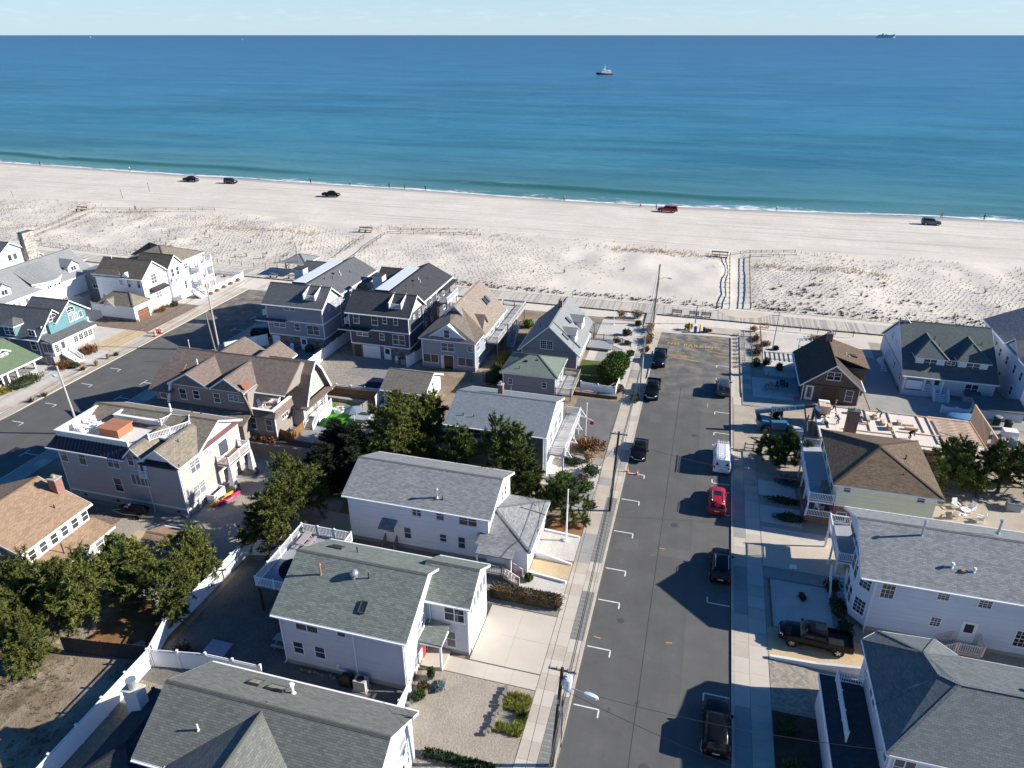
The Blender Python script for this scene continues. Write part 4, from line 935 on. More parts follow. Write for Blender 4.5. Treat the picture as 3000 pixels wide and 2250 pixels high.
# rear roof deck
deck(h, -34.2, -28.85, 40.1, 47.9, 3.0, DECKG, [(-34.0, 40.3), (-34.0, 44), (-34, 47.7), (-31.4, 40.3), (-30, 47.7)], M('dark_frame', (.05, .045, .04)))
railing(h, [(-28.9, 40.15), (-34.12, 40.15), (-34.12, 47.85), (-28.9, 47.85), (-28.9, 44.8)], 3.0, 1.0)
for x, y, hh, rr, mt, cp in ((-26.4, 38.5, 1.0, .07, M('rusty_flue', (.34, .19, .11)), True), (-22.4, 38.9, .5, .05, BLACK, False), (-25.1, 42.2, .55, .05, BLACK, False)): pipe(h, x, y, 5.82 + (min(y, 79.9 - y) - 35.6) * .547, hh, rr, mt, cp)
MB().ball((-23.6, 38.8, 7.95), .36, 12, 8, sc=(1, 1, .8)).cyl(-23.6, 38.8, 7.3, 7.75, .25, 10).build('turbine_vent', GREYMET, h, True)
skylight(h, (-22.0, 36.9, 6.55), .62, .95, (0, -.48, .88), (0, .88, .48), GLASS); skylight(h, (-27.1, 42.4, 6.92), 1.25, .8, (0, .48, .88), (0, -.88, .48), glassm('green_skylight', (.035, .09, .055)))
for x in (-28.72, -22.4, -18.32): spout(h, x, 35.54, 5.5, .5)
spout(h, -17.9, 40.05, 5.4, 3.4)
b = MB().tube([(-24.0, 35.55, 1.35), (-24.0, 35.4, 1.3), (-24.0, 35.4, .9), (-23.4, 35.4, .9), (-23.4, 35.4, .15)], .07, 8); b.build('dryer_duct', TRIM, h)
# --- white house with the hipped front wing
h = thing('house', 'white two storey house with grey gable roof and hipped single storey front wing', 'house', (-23.7, 55.4, .1))
walls(h, -31.0, -16.5, 51.5, 59.1, .1, 5.55, SD_WHITE, found=CMU, fh=.5)
gable(h, -31.0, -16.5, 51.5, 59.1, 5.78, 7.5, 'X', SH_GREY, SD_WHITE, .38)
walls(h, -16.5, -12.5, 50.8, 58.6, .1, 2.95, SD_WHITE, found=CMU, fh=.4)
hip(h, -17.2, -12.45, 50.75, 58.55, 3.2, 4.75, SH_GREY, .35, ((-16.6, 54.1), (-16.55, 54.3)))
MB().prism([(49.3, 3.02), (49.3, 2.9), (51.0, 3.2), (51.0, 3.32)], 'X', -17.1, -13.6).build('porch_roof', SH_GREY, h)
for x in (-17.0, -13.75): put('porch_post', MB().box(-.07, .07, -.07, .07, 0, 2.8).mesh('porch_post', [TRIM]), h, (x, 49.45, .1))
for u, z, w_, h_, n in ((-23.7, 4.3, 1.0, 1.0, 2), (-21.3, 4.3, .85, 1.05, 1), (-18.5, 4.2, 1.85, 1.25, 2), (-24.8, 1.4, .8, 1.35, 1), (-21.1, 1.75, .75, .95, 1), (-19.2, 1.35, .78, 1.4, 1)): window(h, 'S', 51.5, u, z, w_, h_, n)
for u in (53.7, 56.2, 57.2): window(h, 'E', -16.5, u, 4.2, .7, 1.2, glass=GLASSL)
window(h, 'E', -12.5, 55, 1.1, 1.6, 1.1, 2, glass=GLASSL)
door(h, 'S', 51.5, -26.6, .6, glass=.4); MB().prism([(50.3, 3.0), (50.3, 2.9), (51.48, 3.3), (51.48, 3.42)], 'X', -27.4, -25.8).build('side_awning', SH_GREY, h); stairs(h, -26.6, 51.4, .6, 0, -1, 1.1, 3, FENCEW, .9, railm=FENCEW)
deck(h, -17.0, -14.4, 49.3, 50.7, .95, DECKG, [(-16.9, 49.4)], FENCEW); stairs(h, -14.4, 49.9, .95, 1, 0, 1.1, 5, FENCEW, .95, .3, True, M('pinkish_rail', (.62, .52, .49))); railing(h, [(-14.6, 49.32), (-17, 49.32)], .95, .95, FENCEW)
pipe(h, -21.9, 52.4, 6.25, .9, .09, GALV, True); pipe(h, -21.3, 52.3, 6.2, .4, .05); pipe(h, -13.2, 57.2, 3.7, .25, .05, GALV)
spout(h, -30.9, 51.45, 5.4); spout(h, -12.5, 50.7, 2.9)
# --- dark grey house with long blue-grey roof and front balcony
h = thing('house', 'dark grey house with long blue-grey roof, brick chimney and pale front balcony', 'house', (-20.5, 72, .1))
walls(h, -26.3, -14.9, 67.5, 76.9, .1, 5.5, SD_DKG, found=CMU, fh=.5)
gable(h, -26.3, -14.9, 67.5, 76.9, 5.78, 7.55, 'X', SH_BLUE, SD_WHITE, .4)
walls(h, -14.89, -14.55, 67.7, 76.7, .1, 5.3, SD_WHITE, False, 'front_wall')
for u, z, w_, h_, n in ((-25.9, 4.0, .95, 1.4, 1), (-23.2, 4.0, 1.9, 1.4, 2), (-21, 1.5, .8, 1.25, 1), (-25.7, 1.5, .9, 1.2, 1), (-18.4, 4.0, 1.6, 1.2, 2), (-17.6, 1.3, 1.0, 1.2, 1)): window(h, 'S', 67.5, u, z, w_, h_, n)
for u in (69.6, 72.2, 74.8): window(h, 'E', -14.55, u, 3.2, 1.5, 1.8, 2, glass=GLASSL)
deck(h, -14.5, -12.6, 68.3, 78.6, 2.85, DECKL, [(-12.8, y) for y in (68.5, 71.8, 75.1, 78.3)], TRIM); railing(h, [(-14.45, 68.35), (-12.65, 68.35), (-12.65, 78.5), (-14.45, 78.5)], 2.85, .95, M('white_rail', (.74, .74, .72)))
for y in (68.5, 71.8, 75.1, 78.3):
    MB().obox((-12.6, y, 3.8), (-11.8, y, 2.6), .09, .09).obox((-12.6, y, 2.72), (-11.75, y, 2.6), .09, .14).build('knee_brace', TRIM, h)
chimney(h, -22.0, -21.4, 73.4, 74.0, 6.8, 8.15, BRICKR)
for x in (-24.8, -23.5): pipe(h, x, 68.6, 6.1, .45, .05)
pipe(h, -20.2, 68.9, 6.3, .4, .05, TRIM); pipe(h, -20.5, 74, 7.0, .9, .03, GALV)
spout(h, -24.6, 67.45, 5.4); spout(h, -14.7, 67.4, 5.4)
# --- small hip house with green roof
h = thing('cottage', 'small grey cottage with sage green hip roof and side deck', 'house', (-21.6, 90, .1))
walls(h, -25.3, -17.75, 87.0, 93.3, .1, 3.35, SD_BATTEN, found=CMU, fh=.3)
hip(h, -25.3, -17.75, 87.0, 93.3, 3.55, 5.15, SH_SAGE, .42)
window(h, 'S', 87.0, -24.2, 1.6, .7, .9); window(h, 'S', 87.0, -19.3, 1.6, .7, .9); window(h, 'E', -17.75, 89, 1.5, .7, 1.1, glass=GLASSL); door(h, 'E', -17.75, 91.2, .7)
deck(h, -17.7, -15.3, 86.6, 93.4, 1.15, DECKL, [(-15.5, 86.8), (-15.5, 90), (-15.5, 93.2)], FENCEW); railing(h, [(-17.6, 86.65), (-15.35, 86.65), (-15.35, 93.3), (-17.6, 93.3)], 1.15, .95, M('tan_rail', (.42, .37, .31)))
slope_box(h, 'box_vent', BLACK, -22.4, 88.9, 4.55, .4, .4, .12); slope_box(h, 'box_vent', BLACK, -20.9, 89.3, 4.7, .3, .3, .1); pipe(h, -23, 87.5, 3.8, .5, .05)
# --- Cape with dormers
h = thing('house', 'grey house with steep gable facing the camera and two shed dormers with skylights', 'house', (-20.6, 104, .1))
walls(h, -25.2, -16.6, 97.0, 110.2, .1, 2.95, SD_MIDG, found=CMU, fh=.3)
gable(h, -25.2, -16.6, 97.0, 110.2, 3.2, 7.1, 'Y', SH_LG, SD_MIDG, .45)
window(h, 'S', 97.0, -21.3, 3.2, 2.0, 1.4, 2, 'grid')
for y0 in (98.9, 104.6):
    d_ = MB().prism([(y0, 3.6), (y0, 5.1), (y0 + 1.2, 5.75), (y0 + 2.4, 5.1), (y0 + 2.4, 3.6)], 'X', -19.4, -17.3); d_.build('dormer', SD_WHITE, h)
    MB().prism([(y0 - .2, 5.02), (y0 + 1.2, 5.78), (y0 + 1.2, 5.9), (y0 - .25, 5.14)], 'X', -20.2, -17.15).prism([(y0 + 1.2, 5.78), (y0 + 2.6, 5.02), (y0 + 2.65, 5.14), (y0 + 1.2, 5.9)], 'X', -20.2, -17.15).build('dormer_roof', SH_LG, h)
    window(h, 'E', -17.3, y0 + 1.2, 3.95, .9, 1.0, 1, 'grid', glass=GLASSL)
skylight(h, (-18.6, 98.1, 5.1), .75, 1.3, (.67, 0, .74), (-.74, 0, .67), SKYL); skylight(h, (-19.2, 103.3, 5.75), .7, 1.2, (.67, 0, .74), (-.74, 0, .67), glassm('blue_skylight', (.05, .09, .16)))
MB().obox((-20.85, 98.85, 7.05), (-16.4, 98.85, 3.2), .28, .22, up=(.67, 0, .74)).build('roof_step', SH_LG, h)
chimney(h, -21.3, -20.7, 105.2, 105.8, 6.4, 8.1, BRICKR); pipe(h, -23.2, 101, 5.1, .4)
for y in (99, 101.5, 104, 107): window(h, 'E', -16.6, y, 1.1, .9, 1.2, glass=GLASSL)
MB().prism([(106.3, 3.0), (106.3, 2.9), (110.1, 2.9), (110.1, 3.0)], 'X', -16.6, -15.3).build('porch_roof', SH_LG, h)
deck(h, -16.5, -12.5, 105.5, 109.3, .6, DECKG, [], FENCEW); railing(h, [(-16, 109.2), (-12.6, 109.2), (-9.6, 107.2)], .6, .9, FENCEG)
# --- grey-blue house with tan gables
h = thing('house', 'blue-grey house with steep weathered tan gable roofs and long raised side deck', 'house', (-35.4, 100, .1))
walls(h, -39.7, -31.2, 92.4, 108.0, .1, 4.75, SD_BLUEG, found=CMU, fh=.3)
gable(h, -39.7, -31.2, 95.9, 108.0, 5.0, 9.4, 'Y', SH_WOOD, SD_BLUEG, .42)
MB().add([(-40.1, 91.95, 5.0), (-30.8, 91.95, 5.0), (-30.8, 96.4, 5.0), (-34.6, 96.8, 8.6), (-36.3, 96.8, 8.6), (-40.1, 96.4, 5.0), (-35.45, 93.6, 7.4)], [(0, 1, 6), (1, 2, 3, 6), (3, 4, 6), (4, 5, 0, 6), (0, 5, 4, 3, 2, 1)]).build('roof', SH_WOOD, h)
MB().box(-40.05, -30.85, 92.0, 96, 4.78, 4.985).build('fascia', TRIM, h)
MB().prism([(-38.6, 5.0), (-35.45, 7.25), (-32.3, 5.0)], 'Y', 92.25, 94).build('gable_wall', SD_LBLUE, h)
MB().prism([(-39.0, 4.95), (-35.45, 7.45), (-31.9, 4.95), (-32.2, 4.95), (-35.45, 7.22), (-38.7, 4.95)], 'Y', 92.18, 92.24).build('gable_rake', TRIM, h)
window(h, 'S', 92.2, -35.5, 5.35, .95, 1.3); window(h, 'S', 92.4, -35.5, 3.1, 2.1, 1.35, 2); window(h, 'S', 92.4, -31.9, 3.4, .85, .95)
window(h, 'S', 92.4, -38.3, .95, 2.5, 1.4, 2, 'plain'); window(h, 'S', 92.4, -32.7, .95, 2.5, 1.4, 2, 'plain'); door(h, 'S', 92.4, -35.4, .2, 1.5, 2.2, BLACK, .8); MB().box(-36.6, -36.3, 92.3, 92.38, .2, 2.4).build('shutter', TRIM, h)
for y in (94, 97.5, 101, 104.5): window(h, 'E', -31.2, y, 3.0, 1.1, 1.5, 2, glass=GLASS)
for y in (94.5, 99, 103): window(h, 'E', -31.2, y, .9, 1.5, 1.2, 2, glass=GLASS)
deck(h, -31.15, -29.2, 97.9, 115.5, 2.85, DECKL, [(-29.4, y) for y in (98.2, 102, 106, 110, 115)], FENCEW); deck(h, -33.5, -31.2, 108.2, 115.5, 2.85, DECKL, [(-33.3, 115)], FENCEW)
railing(h, [(-31.1, 98), (-29.3, 98), (-29.3, 115.4), (-33.4, 115.4), (-33.4, 108.4)], 2.85, .95, M('grey_rail', (.58, .57, .54))); stairs(h, -28.6, 106.5, 2.85, 0, -1, 1.1, 14, DECKG, .9, railm=M('grey_rail', (.58, .57, .54)))
skylight(h, (-33.2, 104.2, 7.25), .6, 1.3, (.72, 0, .69), (-.69, 0, .72), glassm('blue_skylight', (.05, .09, .16))); skylight(h, (-33.2, 105.4, 7.25), .6, 1.3, (.72, 0, .69), (-.69, 0, .72), glassm('blue_skylight', (.05, .09, .16)))
MB().prism([(97.2, 5.1), (98.6, 6.9), (100, 5.1)], 'X', -33.6, -31.7).build('dormer', SD_BLUEG, h); MB().prism([(96.9, 5.0), (98.6, 7.0), (98.6, 7.15), (96.8, 5.1)], 'X', -34.5, -31.4).prism([(98.6, 7.0), (100.3, 5.0), (100.4, 5.1), (98.6, 7.15)], 'X', -34.5, -31.4).build('dormer_roof', SH_WOOD, h)
# --- its small garage
h = thing('shed', 'small white garage with weathered brown-grey gable roof beside the tarp court', 'garage', (-37, 82.4, .1))
walls(h, -40.1, -34.2, 79.3, 85.5, .1, 2.5, SD_GREY, found=CMU, fh=.2); gable(h, -40.1, -34.2, 79.3, 85.5, 2.72, 4.25, 'X', shingle('weathered_grey_brown_shingle', (.19, .17, .145), .25), SD_WHITE, .38)
window(h, 'S', 79.3, -37.3, 1.0, .8, 1.05); garage_door(h, 'E', -34.2, 82.4, .12, 2.6, 2.1, TRIM)
# --- twin three storey houses
def tower(label, X0, sid, low, roof, north_fence):
    X1 = X0 + 10.0
    h = thing('house', label, 'house', (X0 + 5, 100, .1))
    walls(h, X0, X1, 93.2, 99.2, 2.35, 7.65, sid); MB().box(X0 + .05, X1 - .05, 93.25, 113, 0, 2.35).build('stone_base', STONE, h)
    walls(h, X0 + .8, X1 - .6, 99.21, 113.5, 2.35, 7.5, sid); band(h, X0, X1, 93.2, 99.2, 2.3, .2); band(h, X0, X1, 93.2, 99.19, 4.75, .22)
    gable(h, X0, X1, 93.2, 99.2, 7.9, 10.15, 'X', roof, SD_WHITE, .42)
    gable(h, X0 + .8, X1 - .6, 97.0, 113.5, 7.9, 9.9, 'Y', roof, SD_WHITE, .4, ends=(False, True), mid=X0 + 5.4)
    gable(h, X0 - 1.2, X0 + 4.8, 105.5, 113.2, 7.7, 9.9, 'X', roof, sid, .4, ends=(True, False)); walls(h, X0 - 1.1, X0 + .79, 105.6, 113.1, .1, 7.45, sid)
    MB().box(X0 + 2.7, X0 + 5.0, 97.6, 110.4, 9.0, 9.98).build('flat_roof', [ROOFW], h); MB().box(X0 + 2.62, X0 + 5.08, 97.52, 110.5, 9.7, 9.93).build('roof_curb', BLACK, h)
    # balcony let into the roof
    x0, x1 = X0 + 6.6, X0 + 8.6; MB().box(x0, x1, 93.9, 96.1, 7.7, 8.4).build('roof_balcony', SD_WHITE, h); MB().box(x0 + .1, x1 - .1, 94.0, 96.0, 8.402, 8.42).build('balcony_floor', DECKG, h)
    for a in (x0, x1): MB().prism([(93.95, 8.4), (93.95, 9.35), (96.4, 10.2), (96.4, 8.4)], 'X', a - .08, a + .08).build('cheek_wall', TRIM, h)
    MB().box(x0, x1, 95.98, 96.1, 8.42, 9.9).build('balcony_back', SD_GREY, h); railing(h, [(x0, 93.95), (x1, 93.95)], 8.4, .85); MB().box(x0 - .35, x1 + .35, 93.55, 93.85, 8.02, 8.1).build('balcony_sill', TRIM, h)
    if X0 < -60:
        ws = ((4.3 , 6.75, 2.0, .7, 2), (2.1, 3.7, 2.1, .78, 2), (5.3, 3.45, .95, 1.15, 1), (8.1, 2.95, 2.2, 1.6, 2))
        door(h, 'S', 93.25, X0 + 1.1, .12, 1.15, 1.9, TRIM, 0); door(h, 'S', 93.25, X0 + 6.1, .12, 1.0, 1.95, TRIM, .5)
    else:
        ws = ((1.3, 5.75, 1.05, 1.65, 1), (4.4, 5.75, 1.05, 1.65, 1), (6.1, 6.15, .75, 1.2, 1), (7.9, 6.15, .75, 1.2, 1), (2.1, 3.75, 1.95, .8, 2), (5.4, 3.4, .85, 1.1, 1), (8.2, 2.9, 2.1, 1.65, 2))
        garage_door(h, 'S', 93.25, X0 + 3.4, .12, 2.7, 1.95, TRIM); door(h, 'S', 93.25, X0 + 6.1, .12, 1.0, 1.95, TRIM, .5); MB().box(X0 + .45, X0 + 1.6, 93.2, 93.26, .12, 2.1).build('shower_stall', M('dark_timber', (.09, .06, .04)), h)
    for u, z, w_, h_, n in ws: window(h, 'S', 93.2, X0 + u, z, w_, h_, n, glass=GLASS)
    for y, z, w_, h_ in ((95.4, 6.6, .6, .6), (97.6, 6.1, .7, 1.2)): window(h, 'E', X1, y, z, w_, h_, glass=GLASSL)
    for y in (101.5, 104, 107, 110): window(h, 'E', X1 - .6, y, 5.5, .9, 1.5, glass=GLASS); window(h, 'E', X1 - .6, y, 3.0, .9, 1.4, glass=GLASS)
    deck(h, X1 - .58, X1 + .9, 107.5, 113.3, 5.0, DECKG, [(X1 + .7, 107.7), (X1 + .7, 113.1)]); railing(h, [(X1 - .5, 107.6), (X1 + .85, 107.6), (X1 + .85, 113.2), (X1 - .5, 113.2)], 5.0, .9)
    MB().box(X1 - .6, X1 + .95, 107.4, 113.4, 7.3, 7.42).build('balcony_roof', roof, h)
    MB().box(X0 - 1.6, X0 + 3.6, 92.3, 93.19, 4.9, 5.04).build('awning_roof', roof, h); MB().box(X0 - 1.6, X0 + 3.6, 92.28, 93.18, 4.76, 4.89).build('awning_fascia', TRIM, h)
    railing(h, [(X0 - .02, 94), (X0 - 1.2, 94), (X0 - 1.2, 96)], 5.1, .9)
    chimney(h, X0 - .4, X0 + 1.3, 103.2, 104.8, 6, 10.2, siding('chimney_siding', (.62, .62, .63)), SH_CHAR, False)
    for x, y in ((6.3, 101.5), (6.9, 103), (7.1, 105.5), (6.6, 106), (7.5, 108)): pipe(h, X0 + x, y, 9.9 - (x - 5.4) * .49, .4, .05, TRIM if y in (105.5, 106) else BLACK)
    slope_box(h, 'box_vent', BLACK, X0 + 6.2, 104.5, 9.5, .4, .4, .15)
    pipe(h, X0 + 5.6, 94.6, 8.9, .35)
    return h
tower('lilac-grey three storey house with slate-grey roof, white roof strip and stone ground floor', -66.6, SD_LILAC, None, SH_SLATE, 0)
tower('charcoal three storey house with black roof, white roof strip and double garage door', -52.0, SD_NAVY, None, SH_CHAR, 0)
# --- gambrel house
h = thing('house', 'brown-grey gambrel roofed house with cross gables, sunny balcony and copper dish', 'house', (-56, 71, .1))
walls(h, -66.0, -48.9, 66.6, 76.8, .1, 3.6, SD_BROWN, found=CONCF, fh=.3); walls(h, -63.7, -52.2, 66.55, 76.7, 3.61, 6.4, SD_BROWN, False)
walls(h, -48.89, -47.3, 70.6, 76.6, .1, 3.5, SD_TAUPE, found=CONCF, fh=.3)
MB().box(-63.7, -52.0, 66.52, 66.56, 6.25, 6.45).build('trim_band', TRIM, h)
gam = [(70.2, 2.9), (72.3, 6.9), (73.7, 8.3), (75.1, 6.9), (77.2, 2.9)]
gin = [(p[0] + (.18 if p[0] < 73.7 else -.18 if p[0] > 73.7 else 0), p[1] - .2) for p in gam]
for i in range(4): MB().prism([gam[i], gam[i+1], gin[i+1], gin[i]], 'X', -53.2, -46.6).build('roof', SH_BROWN, h)
MB().prism([(p[0], p[1] - .02) for p in gin], 'X', -52.5, -47.3).build('gable_wall', SD_TAUPE, h)
rk = MB()
for i in range(4): rk.prism([(gam[i][0], gam[i][1] - .02), (gam[i+1][0], gam[i+1][1] - .02), (gin[i+1][0], gin[i+1][1] - .1), (gin[i][0], gin[i][1] - .1)], 'X', -46.6, -46.55)
rk.build('gable_rake', TRIM, h)
MB().prism([(69.8, 3.1), (69.8, 3.25), (77.4, 3.25), (77.4, 3.1)], 'X', -47.28, -46.2).build('pent_roof', SH_BROWN, h)
window(h, 'E', -47.3, 73.7, 6.6, .7, .7, 1, 'plain')
for y in (72.4, 73.5, 74.6): window(h, 'E', -47.3, y, 4.6, .62, .75, 1, 'grid')
for y in (71.5, 73.4, 75.4): window(h, 'E', -47.3, y, .8, 1.3, 2.1, 2, 'lite', glass=GLASSL)
gable(h, -65.9, -48.0, 68.5, 76.8, 6.1, 8.5, 'X', SH_BROWN, SD_BROWN, .4, ends=(True, False))
for x0, x1 in ((-63.4, -57.5), (-57.4, -52.6)):
    gable(h, x0, x1, 66.5, 78.5, 6.55, 8.2, 'Y', SH_BROWN, siding('slate_gable_siding', (.15, .155, .165)), .15, .25, gut=False)
MB().prism([(-64.2, 3.5), (-63.2, 6.6), (-62.95, 6.6), (-63.85, 3.5)], 'Y', 66.2, 66.5).build('kick_board', TRIM, h)
MB().prism([(-51.5, 3.3), (-52.7, 6.7), (-53.0, 6.7), (-51.85, 3.3)], 'Y', 66.2, 66.5).build('kick_board', SH_BROWN, h)
MB().add([(-66.5, 66.0, 5.3), (-62.9, 66.0, 5.3), (-62.9, 69.6, 7.8), (-66.5, 69.6, 7.8), (-66.5, 66.0, 5.15), (-62.9, 66.0, 5.15), (-62.9, 69.6, 7.6), (-66.5, 69.6, 7.6)], [(0, 1, 2, 3), (7, 6, 5, 4), (0, 4, 5, 1), (1, 5, 6, 2), (2, 6, 7, 3), (3, 7, 4, 0)]).build('roof', SH_BROWN, h)
walls(h, -66.0, -63.71, 66.6, 72, 3.61, 5.1, SD_BROWN, False)
MB().prism([(64.3, 2.75), (64.3, 2.9), (66.54, 3.75), (66.54, 3.55)], 'X', -66.4, -51.9).build('skirt_roof', SH_BROWN, h); MB().box(-66.0, -52.3, 64.8, 66.5, .1, 2.8).build('skirt_wall', SD_BROWN, h)
# balcony
MB().box(-52.1, -49.3, 67.0, 71.6, 3.62, 3.75).build('balcony_floor', M('pale_pink_deck', (.5, .4, .35)), h); MB().box(-52.2, -49.0, 66.62, 66.9, 3.6, 4.2).box(-49.3, -49.0, 66.9, 71.2, 3.6, 4.2).build('balcony_parapet', SD_BROWN, h); MB().box(-52.25, -48.9, 66.55, 66.95, 4.2, 4.28).box(-49.4, -48.9, 66.96, 71.3, 4.2, 4.28).build('parapet_cap', TRIM, h)
MB().prism([(66.2, 3.3), (66.2, 3.45), (66.6, 4.1), (66.6, 3.9)], 'X', -52.2, -48.6).build('mansard_skirt', SH_BROWN, h); MB().add([(-48.5, 66.2, 3.35), (-48.5, 71.3, 3.35), (-48.98, 71.3, 4.15), (-48.98, 66.6, 4.15)], [(0, 1, 2, 3)]).build('mansard_skirt', SH_BROWN, h)
MB().box(-52.7, -52.3, 66.7, 71.6, 3.62, 6.1).build('balcony_wall', SD_WHITE, h); MB().box(-52.3, -48.2, 71.5, 71.8, 3.62, 6.0).build('balcony_wall', SD_BROWN, h)
door(h, 'E', -52.3, 68.6, 3.76, 1.6, 2.0, TRIM, .85); window(h, 'E', -52.3, 70.4, 3.9, .9, 1.9, 1, 'lite', glass=GLASSL); door(h, 'S', 71.5, -51.4, 3.76, .9, 1.9, TRIM, .85)
for u, z, w_, h_, n, st in ((-64.8, 4.0, 1.05, 1.5, 1, 'dh'), (-61.7, 4.3, 1.05, 1.5, 1, 'dh'), (-59.7, 4.6, .95, 1.2, 1, 'dh'), (-56.7, 4.5, .95, 1.3, 1, 'dh'), (-53.9, 5.0, 2.2, .95, 3, 'grid'), (-52.1, 1.35, 1.0, 1.65, 1, 'dh'), (-49.8, 1.35, 1.0, 1.65, 1, 'dh'), (-53.6, 1.5, .8, 1.5, 1, 'dh')): window(h, 'S', 66.6 if z < 3.5 or u < -64 else 66.55, u, z, w_, h_, n, st)
window(h, 'E', -48.9, 68.8, 2.3, 1.5, .65, 3, 'plain')
skylight(h, (-58.3, 72, 7.25), .9, 1.35, (.45, -.2, .88), (-.1, .97, .23), SKYL); slope_box(h, 'box_vent', BLACK, -55.4, 69, 7.8, .5, .4, .1); slope_box(h, 'box_vent', BLACK, -61, 69, 7.9, .4, .4, .1)
pipe(h, -61.6, 70, 7.7, .7, .09, TRIM); pipe(h, -51.2, 69.9, 6.4, .3, .04)
MB().tube([(-52.6, 67.6, 6.3), (-52.6, 67.4, 7.1)], .04, 6).build('dish_mast', GREYMET, h)
dish = MB(); dish.tube([(-52.6, 67.3, 7.1), (-52.55, 67.15, 7.18), (-52.45, 66.95, 7.3)], [.08, .42, .5], 14); dish.build('satellite_dish', M('copper_paint', (.55, .22, .13), .5), h)
MB().box(-47.28, -46.0, 71.8, 75.4, .1, 1.15).build('stoop', TRIM, h); stairs(h, -46.7, 71.8, 1.15, 0, -1, 1.2, 6, FENCEW, .9); railing(h, [(-46.05, 71.9), (-46.05, 75.4)], 1.15, .9)
fence('yard_screen', 'short cedar screen hiding air units by the brown-grey gambrel house', 'screen', [(-48.8, 67.3), (-47.1, 66.9), (-47.1, 69.9)], 1.3, FENCEC, 'board')
# --- taupe house with roof deck
h = thing('house', 'large taupe house with hot tub on a white walled roof deck', 'house', (-56.8, 55, .1))
walls(h, -64.4, -49.1, 50.1, 60.0, .1, 6.5, SD_TAUPE, found=CONCF, fh=.85); band(h, -64.4, -49.1, 50.1, 60.0, .95, .2)
gable(h, -64.4, -49.1, 53.2, 60.0, 6.75, 8.45, 'X', SH_TAUPE, SD_WHITE, .4, ends=(True, True))
MB().box(-64.3, -54.2, 50.4, 53.5, 6.5, 7.3).build('deck_base', SD_TAUPE, h)
MB().box(-64.1, -54.2, 50.7, 56.6, 7.31, 7.36).build('roof_deck', M('pale_roof_deck', (.66, .64, .58)), h)
MB().add([(-65.4, 49.6, 6.45), (-55.3, 49.6, 6.45), (-55.3, 50.5, 7.7), (-64.3, 50.5, 7.7), (-65.4, 56, 6.45), (-64.3, 56, 7.7)], [(0, 1, 2, 3), (0, 3, 5, 4)]).build('metal_skirt', DARKMET, h)
sm = MB(); x = -65.2
while x < -55.4: sm.obox((x, 49.62, 6.5), (min(x + .02, -55.4) if x > -64.3 else -64.3 + (x + 64.3) * .02, 50.5, 7.74), .04, .07); x += .46
sm.build('standing_seams', DARKMET, h)
MB().box(-65.4, -55.3, 49.5, 49.58, 6.33, 6.47).build('gutter', TRIM, h)
MB().box(-64.4, -55.2, 50.42, 50.62, 7.3, 8.2).box(-64.4, -64.2, 50.62, 56.6, 7.3, 8.2).box(-64.2, -61.0, 56.4, 56.6, 7.3, 8.2).box(-61.0, -60.8, 55.0, 56.6, 7.3, 8.2).box(-60.8, -55.0, 55.0, 55.2, 7.3, 8.2).build('parapet', M('cream_render', (.66, .64, .56), .8), h)
MB().box(-64.5, -55.2, 50.36, 50.68, 8.2, 8.28).box(-64.5, -64.14, 50.69, 56.7, 8.2, 8.28).box(-64.13, -60.74, 56.34, 56.7, 8.2, 8.28).box(-61.06, -60.74, 54.9, 56.33, 8.2, 8.28).box(-60.73, -55.0, 54.9, 55.26, 8.2, 8.28).build('parapet_cap', TRIM, h)
railing(h, [(-54.9, 55.1), (-54.6, 56.4), (-52.4, 56.6), (-51.6, 55.6), (-53.9, 52.0)], 7.6, .85); MB().box(-55.0, -52.2, 53, 56.2, 7.3, 7.55).build('stair_landing', M('pale_roof_deck', (.66, .64, .58)), h)
gable(h, -55.2, -53.3, 50.0, 54.5, 7.1, 8.05, 'Y', SH_TAUPE, SD_TAUPE, .3, .35, gut=False)
gable(h, -53.4, -49.1, 50.1, 55.5, 6.75, 8.3, 'Y', SH_TAUPE, TRIM, .35, .4, ends=(True, False))
MB().prism([(49.5, 6.3), (49.5, 6.4), (50.09, 6.75), (50.09, 6.6)], 'X', -53.6, -48.9).build('pent_roof', DARKMET, h)
MB().add([(-48.62, 53.4, 6.45), (-48.62, 60.3, 6.45), (-49.05, 60.0, 6.75), (-49.05, 53.4, 6.75)], [(0, 1, 2, 3)]).build('pent_roof', M('plum_metal', (.16, .07, .08), .4, .5), h)
for u, z, w_, h_, n, st in ((-63.8, 4.65, 1.0, 1.7, 1, 'half'), (-61.4, 4.6, 1.0, 1.75, 1, 'half'), (-57.4, 4.9, 1.6, 1.4, 2, 'half'), (-57.5, 1.9, 1.1, 1.75, 1, 'dh'), (-54.4, 3.2, 2.3, 1.4, 4, 'plain'), (-55.0, 5.6, .8, 1.35, 1, 'half')): window(h, 'S', 50.1, u, z, w_, h_, n, st, glass=GLASSL if z == 3.2 else GLASS)
MB().box(-54.2, -53.2, 49.9, 50.08, 4.3, 4.42).build('juliet_sill', TRIM, h); railing(h, [(-54.1, 49.95), (-53.3, 49.95)], 4.42, .8); door(h, 'S', 50.1, -53.7, 4.42, .8, 1.9, TRIM, .8)
for y, z, w_, h_, n in ((52.3, 4.5, 1.5, 1.5, 2), (52.2, 1.6, 1.9, 1.5, 2), (54.9, 5.1, .7, .8, 1), (59.2, 5.3, .5, .6, 1)): window(h, 'E', -49.1, y, z, w_, h_, n, 'half', glass=GLASSL)
door(h, 'E', -49.1, 57.0, 3.6, 1.8, 2.1, TRIM, .85); door(h, 'E', -49.1, 57.0, .2, 1.8, 2.1, TRIM, .85)
